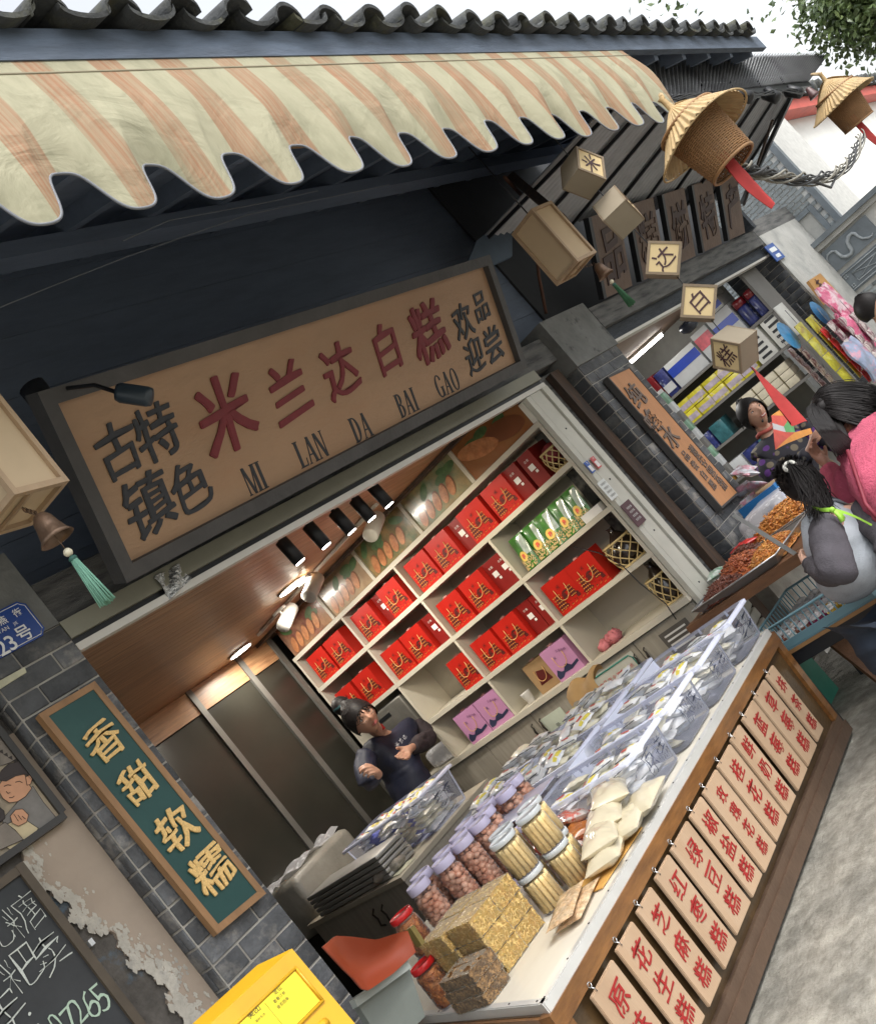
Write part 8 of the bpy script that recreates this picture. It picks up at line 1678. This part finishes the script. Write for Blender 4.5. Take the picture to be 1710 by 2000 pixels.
k = Sk(); c0 = k.add(hip, (0.20, 0.17)); c1 = k.add(hip.lerp(neck, 0.5), (0.20, 0.17), c0); c2_ = k.add(hip.lerp(neck, 0.86), (0.15, 0.12), c1); k.add(shA, 0.095, c2_); k.add(shB, 0.095, c2_); lg = k.add(hip + Vector((0, 0, -0.35)), (0.18, 0.15), c0); k.add(hip + Vector((0, 0, -0.75)), (0.14, 0.12), lg)
garment(k, flm, g2, 'jacket', 2, 0)
for sh_, el_, wr_ in ((shA, eA, wA), (shB, eB, wB)):
    k = Sk(); k.chain([sh_, sh_.lerp(el_, 0.5), el_, el_.lerp(wr_, 0.6), wr_.lerp(el_, 0.1)], [0.098, 0.092, 0.08, 0.065, 0.05]); garment(k, flm, g2, 'sleeve', 2, 0)
MB().tube([neck + Vector((0.075 * math.cos(a * 0.45), 0.075 * math.sin(a * 0.45), 0.01 * math.cos(a))) for a in range(15)], 0.015, 8).build('collar', mat('coral_collar', (0.42, 0.09, 0.07), 0.8), g2)
MB().tube([T2 @ (Vector((0.03, 0.085, -0.075)) * s), T2 @ (Vector((0.045, 0.10, -0.085)) * s)], 0.008, 8).build('headset_mic', M('black_metal'), g2)

# --- girl with the ponytail
g3 = thing('person', 'girl in a grey sweatshirt with dark sleeves and a ponytail, seen from behind', 'person', (4.55, 2.05, 0))
hc = V(1562, 940, y=2.12); s = 1.02
hm, T3 = head_mesh(hc, Vector((-0.10, 0.05, 1)).normalized() + Vector((0.25, 0.25, 0)), Vector((0.75, 0.62, -0.75)), s)
neck = V(1600, 985, y=2.08); shL = V(1606, 1022, y=2.00); shR = V(1690, 985, y=1.92); hip = V(1678, 1160, y=2.10); elb = V(1637, 1122, y=1.98); wr = V(1572, 1097, y=2.20); elR = V(1755, 1080, y=1.80)
b = Sk(); i0_ = b.add(hc.lerp(neck, 0.45), 0.05); nk = b.add(neck, 0.042, i0_); chh = b.add(neck.lerp(hip, 0.3), 0.09, nk); hpp = b.add(neck.lerp(hip, 0.55), 0.08, chh)
a = b.add(shL, 0.04, chh); a = b.add(elb, 0.034, a); a = b.add(wr, 0.022, a); b.hand(a, V(1545, 1072, y=2.32) - wr, Vector((0, 0, 1)), Vector((0.5, -0.2, -0.6)), 0.135, 0.9)
a = b.add(shR, 0.04, chh); a = b.add(elR, 0.034, a); wr3 = V(1760, 1150, y=1.95); a = b.add(wr3, 0.022, a); b.hand(a, Vector((0.3, 0.3, -0.6)), Vector((1, 0, 0)), Vector((0, 1, 0)), 0.135, 0.4)
link('body', fuse([hm.mesh('h', skin2), skinmesh(b.v, b.e, b.r, 2, 3)], skin2, 0.005), g3); face(T3, s, g3, 0)
hb_ = hair_cap(T3, s, g3, 0.03, -0.075, puff=1.05)
tie = T3 @ (Vector((-0.01, -0.105, 0.065)) * s)
strands(hb_, T3, s, 260, 0.06, T3.to_3x3() @ Vector((0, -1, 0.2)), 6, start=(0.2, 1.5), az=(0.8, 5.5), rad=0.0026)
rn = random.Random(9)
for k in range(520):
    o_ = Vector((rn.gauss(0, 1), rn.gauss(0, 1), rn.gauss(0, 1))).normalized() * rn.uniform(0.2, 1); e_ = V(1605 + rn.gauss(0, 16), 1003 + rn.gauss(0, 10), y=2.0 + rn.gauss(0, 0.02)); m_ = V(1592 + rn.gauss(0, 16), 952 + rn.gauss(0, 13), y=2.0)
    hb_.tube(bez([tie + o_ * 0.013, tie.lerp(m_, 0.45) + o_ * 0.032 + Vector((0, -0.02, 0.012)), m_ + o_ * 0.038, m_.lerp(e_, 0.6) + o_ * 0.03, e_ + o_ * 0.02], 7), [0.0020, 0.0024, 0.0024, 0.0024, 0.0022, 0.002, 0.0015, 0.0008], 4)
hb_.build('hair', hairm, g3)
ax3 = T3.to_3x3() @ Vector((0, -1, 0.5)); ax3.normalize(); u3 = ax3.cross(Vector((0.3, 0.2, 1))).normalized(); v3 = ax3.cross(u3)
MB().tube([tie + (u3 * math.cos(a * 0.5236) + v3 * math.sin(a * 0.5236)) * 0.026 for a in range(13)], 0.010, 8).build('hair_tie', mat('white_scrunchie', (0.65, 0.65, 0.6), 0.6), g3)
grey = mat('grey_fleece', (0.36, 0.39, 0.43), 0.9, 0.08, 18, 0.5, 160); dks = mat('charcoal_sleeve', (0.060, 0.055, 0.065), 0.9, 0.15, 14, 0.5, 150); jeans = mat('dark_jeans', (0.012, 0.020, 0.035), 0.85, 0.2, 14)
k = Sk(); c0 = k.add(hip + Vector((0, 0, -0.03)), (0.175, 0.145)); c1 = k.add(hip.lerp(neck, 0.33), (0.175, 0.145), c0); c2_ = k.add(hip.lerp(neck, 0.66), (0.165, 0.13), c1); c3 = k.add(hip.lerp(neck, 0.92), (0.085, 0.08), c2_); k.add(shL.lerp(neck, 0.45), 0.075, c2_); k.add(shR.lerp(neck, 0.45), 0.075, c2_)
garment(k, grey, g3, 'sweatshirt', 2, 0)
k = Sk(); k.chain([shL.lerp(neck, 0.15), shL.lerp(elb, 0.35), shL.lerp(elb, 0.75), elb, elb.lerp(wr, 0.45), wr.lerp(elb, 0.12), wr], [0.066, 0.082, 0.090, 0.086, 0.068, 0.036, 0.038]); garment(k, dks, g3, 'sleeve', 2, 0)
k = Sk(); k.chain([shR.lerp(neck, 0.15), shR.lerp(elR, 0.5), elR, elR.lerp(wr3, 0.7), wr3], [0.075, 0.085, 0.08, 0.055, 0.036]); garment(k, dks, g3, 'sleeve', 2, 0)
k = Sk(); c0 = k.add(hip + Vector((0, 0, -0.02)), (0.15, 0.125)); 
for dx_ in (-0.075, 0.075):
    a = k.add(hip + Vector((dx_ * 0.9, -dx_ * 0.9, -0.12)), 0.105, c0); a = k.add(Vector((hip.x + dx_ - 0.01, hip.y - dx_, 0.32)), 0.085, a); k.add(Vector((hip.x + dx_ - 0.03, hip.y - dx_ - 0.02, 0.09)), 0.07, a)
garment(k, jeans, g3, 'trousers', 2, 0)
for dx_ in (-0.075, 0.075): MB().rbox((hip.x + dx_ + 0.02, hip.y - dx_ + 0.01, 0.04), (0.10, 0.24, 0.075), 0.025, rz=R(-35)).build('shoe', jeans, g3)
lime = mat('lime_ribbon', (0.30, 0.58, 0.06), 0.5)
rp = [V(1572, 998, y=2.04), V(1592, 1003, y=1.985), V(1614, 1003, y=1.95), V(1650, 1014, y=1.925), V(1690, 1034, y=1.90), V(1720, 1048, y=1.88)]
rp = [q + Vector((-0.035, -0.05, 0.0)) for q in rp]
mb = MB(); rs_ = spl(rp, 24)
mb.grid(lambda a, b: rs_[min(24, int(round(a * 24)))] + Vector((0.002, 0, 0.022 * (b - 0.5))), 24, 2, thick=(-0.002, -0.002, 0)); mb.build('lime_strap', lime, g3)
kp = rs_[9]; MB().ball(kp, 0.014, 10).tube([kp, kp + Vector((-0.01, -0.01, -0.035)), kp + Vector((-0.02, -0.01, -0.065))], [0.006, 0.010, 0.012], 6).tube([kp, kp + Vector((0.01, -0.012, -0.03)), kp + Vector((0.0, -0.012, -0.06))], [0.006, 0.010, 0.010], 6).build('bow', lime, g3)
MB().tube([neck + Vector((0.05 * math.cos(a * 0.45), 0.05 * math.sin(a * 0.45), 0.012)) for a in range(15)], 0.012, 6).build('pink_collar', mat('pink_collar', (0.60, 0.22, 0.30), 0.7), g3)
tg = MB().bar(V(1432, 1006, y=2.62), V(1552, 1082, y=2.30), 0.022, 0.004, (0, 0, 1)).build('metal_tongs', metal); tag(tg, 'long flat steel tongs held by the girl over the trays', 'tongs')

# --- woman in pink bending over the stall
g4 = thing('person', 'person in a pink pullover with loose black hair bending over the stall', 'person', (5.2, 1.55, 0))
pinkm = mat('pink_knit', (0.47, 0.085, 0.145), 0.9, 0.12, 10, 0.9, 90)
hc = V(1628, 812, y=1.98); s = 1.16
hm, T4 = head_mesh(hc, Vector((0.45, 0.35, 0.85)), Vector((0.45, 0.75, -0.7)), s)
neck = V(1690, 835, y=1.86); shL = V(1672, 905, y=1.92); shR = V(1775, 830, y=1.62); hip = V(1800, 1000, y=1.62); elb = V(1665, 990, y=2.05); wr = V(1612, 905, y=2.16)
b = Sk(); i0_ = b.add(hc.lerp(neck, 0.5), 0.055); nk = b.add(neck, 0.055, i0_); chh = b.add(neck.lerp(hip, 0.3), 0.13, nk); hpp = b.add(hip, 0.14, chh)
a = b.add(shL, 0.05, chh); a = b.add(elb, 0.042, a); a = b.add(wr, 0.027, a); b.hand(a, V(1580, 872, y=2.18) - wr, Vector((0.5, 0, 0.8)), Vector((-0.5, 0.3, 0.3)), 0.185, 0.85)
elR = shR + Vector((0.25, 0.1, -0.32)); wrR = elR + Vector((0.2, 0.25, 0.05)); a = b.add(shR, 0.05, chh); a = b.add(elR, 0.042, a); a = b.add(wrR, 0.028, a); b.hand(a, wrR - elR, Vector((0, 0, 1)), Vector((0, 0.5, -0.5)), 0.18, 0.6)
for dx_ in (-0.1, 0.1):
    a = b.add(hip + Vector((dx_, -dx_ * 0.3, -0.15)), 0.09, hpp); a = b.add(Vector((hip.x + dx_, hip.y, 0.48)), 0.06, a); a = b.add(Vector((hip.x + dx_, hip.y - 0.03, 0.08)), 0.042, a); b.add(Vector((hip.x + dx_ + 0.04, hip.y + 0.14, 0.04)), 0.035, a)
link('body', fuse([hm.mesh('h', skin3), skinmesh(b.v, b.e, b.r, 2, 3)], skin3, 0.0055), g4); face(T4, s, g4, 0)
hb_ = hair_cap(T4, s, g4, 0.03, -0.09, puff=1.06)
rn = random.Random(14); top = T4 @ (Vector((0.0, 0.03, 0.125)) * s)
for q0, q1, q2, q3, r_ in (((1602, 790), (1640, 745), (1680, 770), (1730, 800), 0.05), ((1600, 800), (1640, 765), (1672, 800), (1710, 830), 0.05), ((1600, 803), (1612, 820), (1630, 848), (1645, 872), 0.028), ((1612, 803), (1630, 830), (1645, 848), (1657, 866), 0.03)):
    hb_.tube(bez([V(*q0, y=1.96), V(*q1, y=1.94), V(*q2, y=1.90), V(*q3, y=1.84)], 8), [r_ * 0.6, r_ * 0.9, r_, r_, r_, r_ * 0.9, r_ * 0.75, r_ * 0.5, r_ * 0.2], 10)
for k in range(1500):
    f = (k % 230) / 230; j_ = rn.gauss(0, 1)
    if k % 2: # swept back to the right along the head
        p1 = V(1578 + 30 * f, 748 + 60 * f + 3 * j_, y=1.90); p2_ = V(1655 + 14 * f, 738 + 95 * f + 3 * j_, y=1.82); p3 = V(1700 + 30 * rn.random(), 758 + 78 * f + 4 * j_, y=1.78); p4 = V(1735 + 12 * j_, 765 + 70 * f + 6 * j_, y=1.70)
    else:     # falling past the cheek
        p1 = V(1562 + 40 * f, 788 + 14 * f, y=1.86); p2_ = V(1572 + 52 * f + 2 * j_, 822 + 8 * f, y=1.82); p3 = V(1606 + 40 * f + 3 * j_, 848 + 8 * j_ * 0.3, y=1.82); p4 = V(1636 + 28 * f + 4 * j_, 886 - 18 * f + 4 * rn.gauss(0, 1), y=1.83)
    hb_.tube(bez([top + Vector((rn.gauss(0, .010), rn.gauss(0, .010), 0)), p1, p2_, p3, p4], 9), [0.0016, 0.0022, 0.0024, 0.0024, 0.0024, 0.0024, 0.0022, 0.0018, 0.0012, 0.0006], 4)
hb_.build('hair', hairm, g4)
k = Sk(); c0 = k.add(hip, (0.20, 0.17)); c1 = k.add(hip.lerp(neck, 0.4), (0.22, 0.18), c0); c2_ = k.add(hip.lerp(neck, 0.75), (0.20, 0.16), c1); c3 = k.add(neck.lerp(hip, 0.02), (0.085, 0.08), c2_); k.add(shL, 0.11, c2_); k.add(shR, 0.11, c2_); k.add(hip + Vector((0, 0, -0.2)), (0.19, 0.16), c0)
garment(k, pinkm, g4, 'pullover', 2, 0, 0.018)
k = Sk(); k.chain([shL, shL.lerp(elb, 0.5), elb, elb.lerp(wr, 0.6), wr.lerp(elb, 0.18), wr.lerp(elb, 0.1)], [0.115, 0.11, 0.095, 0.075, 0.055, 0.058]); garment(k, pinkm, g4, 'sleeve', 2, 0)
k = Sk(); k.chain([shR, shR.lerp(elR, 0.5), elR, elR.lerp(wrR, 0.8)], [0.115, 0.10, 0.085, 0.055]); garment(k, pinkm, g4, 'sleeve', 2, 0)
for dx_ in (-0.1, 0.1):
    k = Sk(); k.chain([hip + Vector((dx_, 0, -0.15)), Vector((hip.x + dx_, hip.y, 0.5)), Vector((hip.x + dx_, hip.y - 0.03, 0.1))], [0.12, 0.09, 0.075]); garment(k, jeans, g4, 'trouser_leg', 2, 0)
MB().tube([V(1655, 880, y=1.80), V(1672, 930, y=1.80), V(1690, 985, y=1.78), V(1712, 1010, y=1.76)], 0.010, 6).build('bag_strap', mat('crimson_strap', (0.16, 0.01, 0.025), 0.6), g4)
for a in range(14): MB().ball(wr.lerp(elb, 0.04) + (u3 * math.cos(a * 0.449) + v3 * math.sin(a * 0.449)) * 0.032, 0.0085, 8).build('bracelet_bead', mat('ivory_bead', (0.55, 0.48, 0.34), 0.4), g4)
kt = thing('snack_packet', 'rainbow coloured packet held in the hand of the person in pink', 'packet', V(1545, 840, y=2.22))
cols = [mat('rb_red', (0.60, 0.07, 0.05), 0.35, 0.3, 9), mat('rb_orange', (0.70, 0.28, 0.04), 0.35, 0.2, 9), mat('rb_green', (0.10, 0.36, 0.12), 0.35, 0.3, 9), mat('rb_blue', (0.10, 0.18, 0.45), 0.35, 0.3, 9), mat('rb_silver', (0.50, 0.50, 0.52), 0.3, 0.1, 9)]
def tri(pts, m, nm='printed_field'): q_ = [V(x, y, y=2.22 + 0.0006 * (x - 1500)) for x, y in pts]; MB().add(q_ + [p_ + Vector((0.003, 0.004, 0)) for p_ in q_], [tuple(range(len(q_))), tuple(range(len(q_), 2 * len(q_)))[::-1]] + [(i, (i + 1) % len(q_), (i + 1) % len(q_) + len(q_), i + len(q_)) for i in range(len(q_))]).build(nm, m, kt)
tri([(1506, 811), (1530, 795), (1544, 800), (1544, 812)], cols[1]); tri([(1506, 811), (1544, 812), (1530, 833), (1508, 826)], cols[0]); tri([(1544, 812), (1552, 844), (1534, 844), (1530, 833)], cols[2]); tri([(1508, 826), (1530, 833), (1534, 844), (1510, 838)], cols[4]); tri([(1510, 838), (1534, 844), (1552, 844), (1530, 862), (1514, 878)], cols[0]); tri([(1552, 844), (1582, 836), (1586, 846), (1536, 866), (1514, 878), (1530, 862)], cols[1])
# --- passer-by far right
g5 = thing('person', 'dark haired passer-by in a pale green top at the far right', 'person', (9.6, 2.4, 0))
hc = V(1698, 600, y=2.55); s = 1.1; hm, T5 = head_mesh(hc, Vector((0, 0, 1)), Vector((0.05, -1, 0.1)), s)
b = Sk(); i0_ = b.add(hc + Vector((0, 0, -0.06)), 0.055); nk = b.add(hc + Vector((0, 0, -0.16)), 0.05, i0_); chh = b.add(hc + Vector((0, 0, -0.42)), 0.12, nk); hpp = b.add(hc + Vector((0, 0, -0.75)), 0.12, chh)
for sx in (-1, 1):
    a = b.add(hc + Vector((sx * 0.19, -0.05 * sx, -0.27)), 0.045, chh); a = b.add(hc + Vector((sx * 0.26, -0.08, -0.55)), 0.038, a); a = b.add(hc + Vector((sx * 0.25, -0.2, -0.75)), 0.027, a); b.hand(a, Vector((0, -0.3, -1)), Vector((0, -1, 0.2)), Vector((-sx, 0, 0)), 0.17, 0.4)
    a = b.add(hc + Vector((sx * 0.1, 0, -0.88)), 0.08, hpp); a = b.add(Vector((hc.x + sx * 0.1, hc.y, 0.42)), 0.055, a); a = b.add(Vector((hc.x + sx * 0.1, hc.y, 0.08)), 0.04, a); b.add(Vector((hc.x + sx * 0.12, hc.y - 0.14, 0.035)), 0.035, a)
link('body', fuse([hm.mesh('h', skin), skinmesh(b.v, b.e, b.r, 2, 3)], skin, 0.008), g5); face(T5, s, g5, 0)
hb_ = hair_cap(T5, s, g5, 0.045, -0.07, puff=1.05); strands(hb_, T5, s, 120, 0.05, DN, 3, start=(0.3, 1.4)); hb_.build('hair', hairm, g5)
k = Sk(); c0 = k.add(hc + Vector((0, 0, -0.78)), (0.16, 0.14)); c1 = k.add(hc + Vector((0, 0, -0.5)), (0.16, 0.14), c0); c2_ = k.add(hc + Vector((0, 0, -0.28)), (0.12, 0.10), c1)
for sx in (-1, 1): a = k.add(hc + Vector((sx * 0.18, -0.05 * sx, -0.28)), 0.08, c2_); k.add(hc + Vector((sx * 0.24, -0.07, -0.5)), 0.07, a)
garment(k, mat('pale_green_top', (0.45, 0.58, 0.46), 0.8, 0.1), g5, 'top', 2, 0)
for sx in (-1, 1): k = Sk(); k.chain([hc + Vector((sx * 0.09, 0, -0.82)), Vector((hc.x + sx * 0.1, hc.y, 0.45)), Vector((hc.x + sx * 0.1, hc.y, 0.1))], [0.11, 0.085, 0.07]); garment(k, jeans, g5, 'trouser_leg', 2, 0)
print('objects', len(C.objects), 'tris', sum(len(o.data.polygons) for o in C.objects if o.type == 'MESH'))
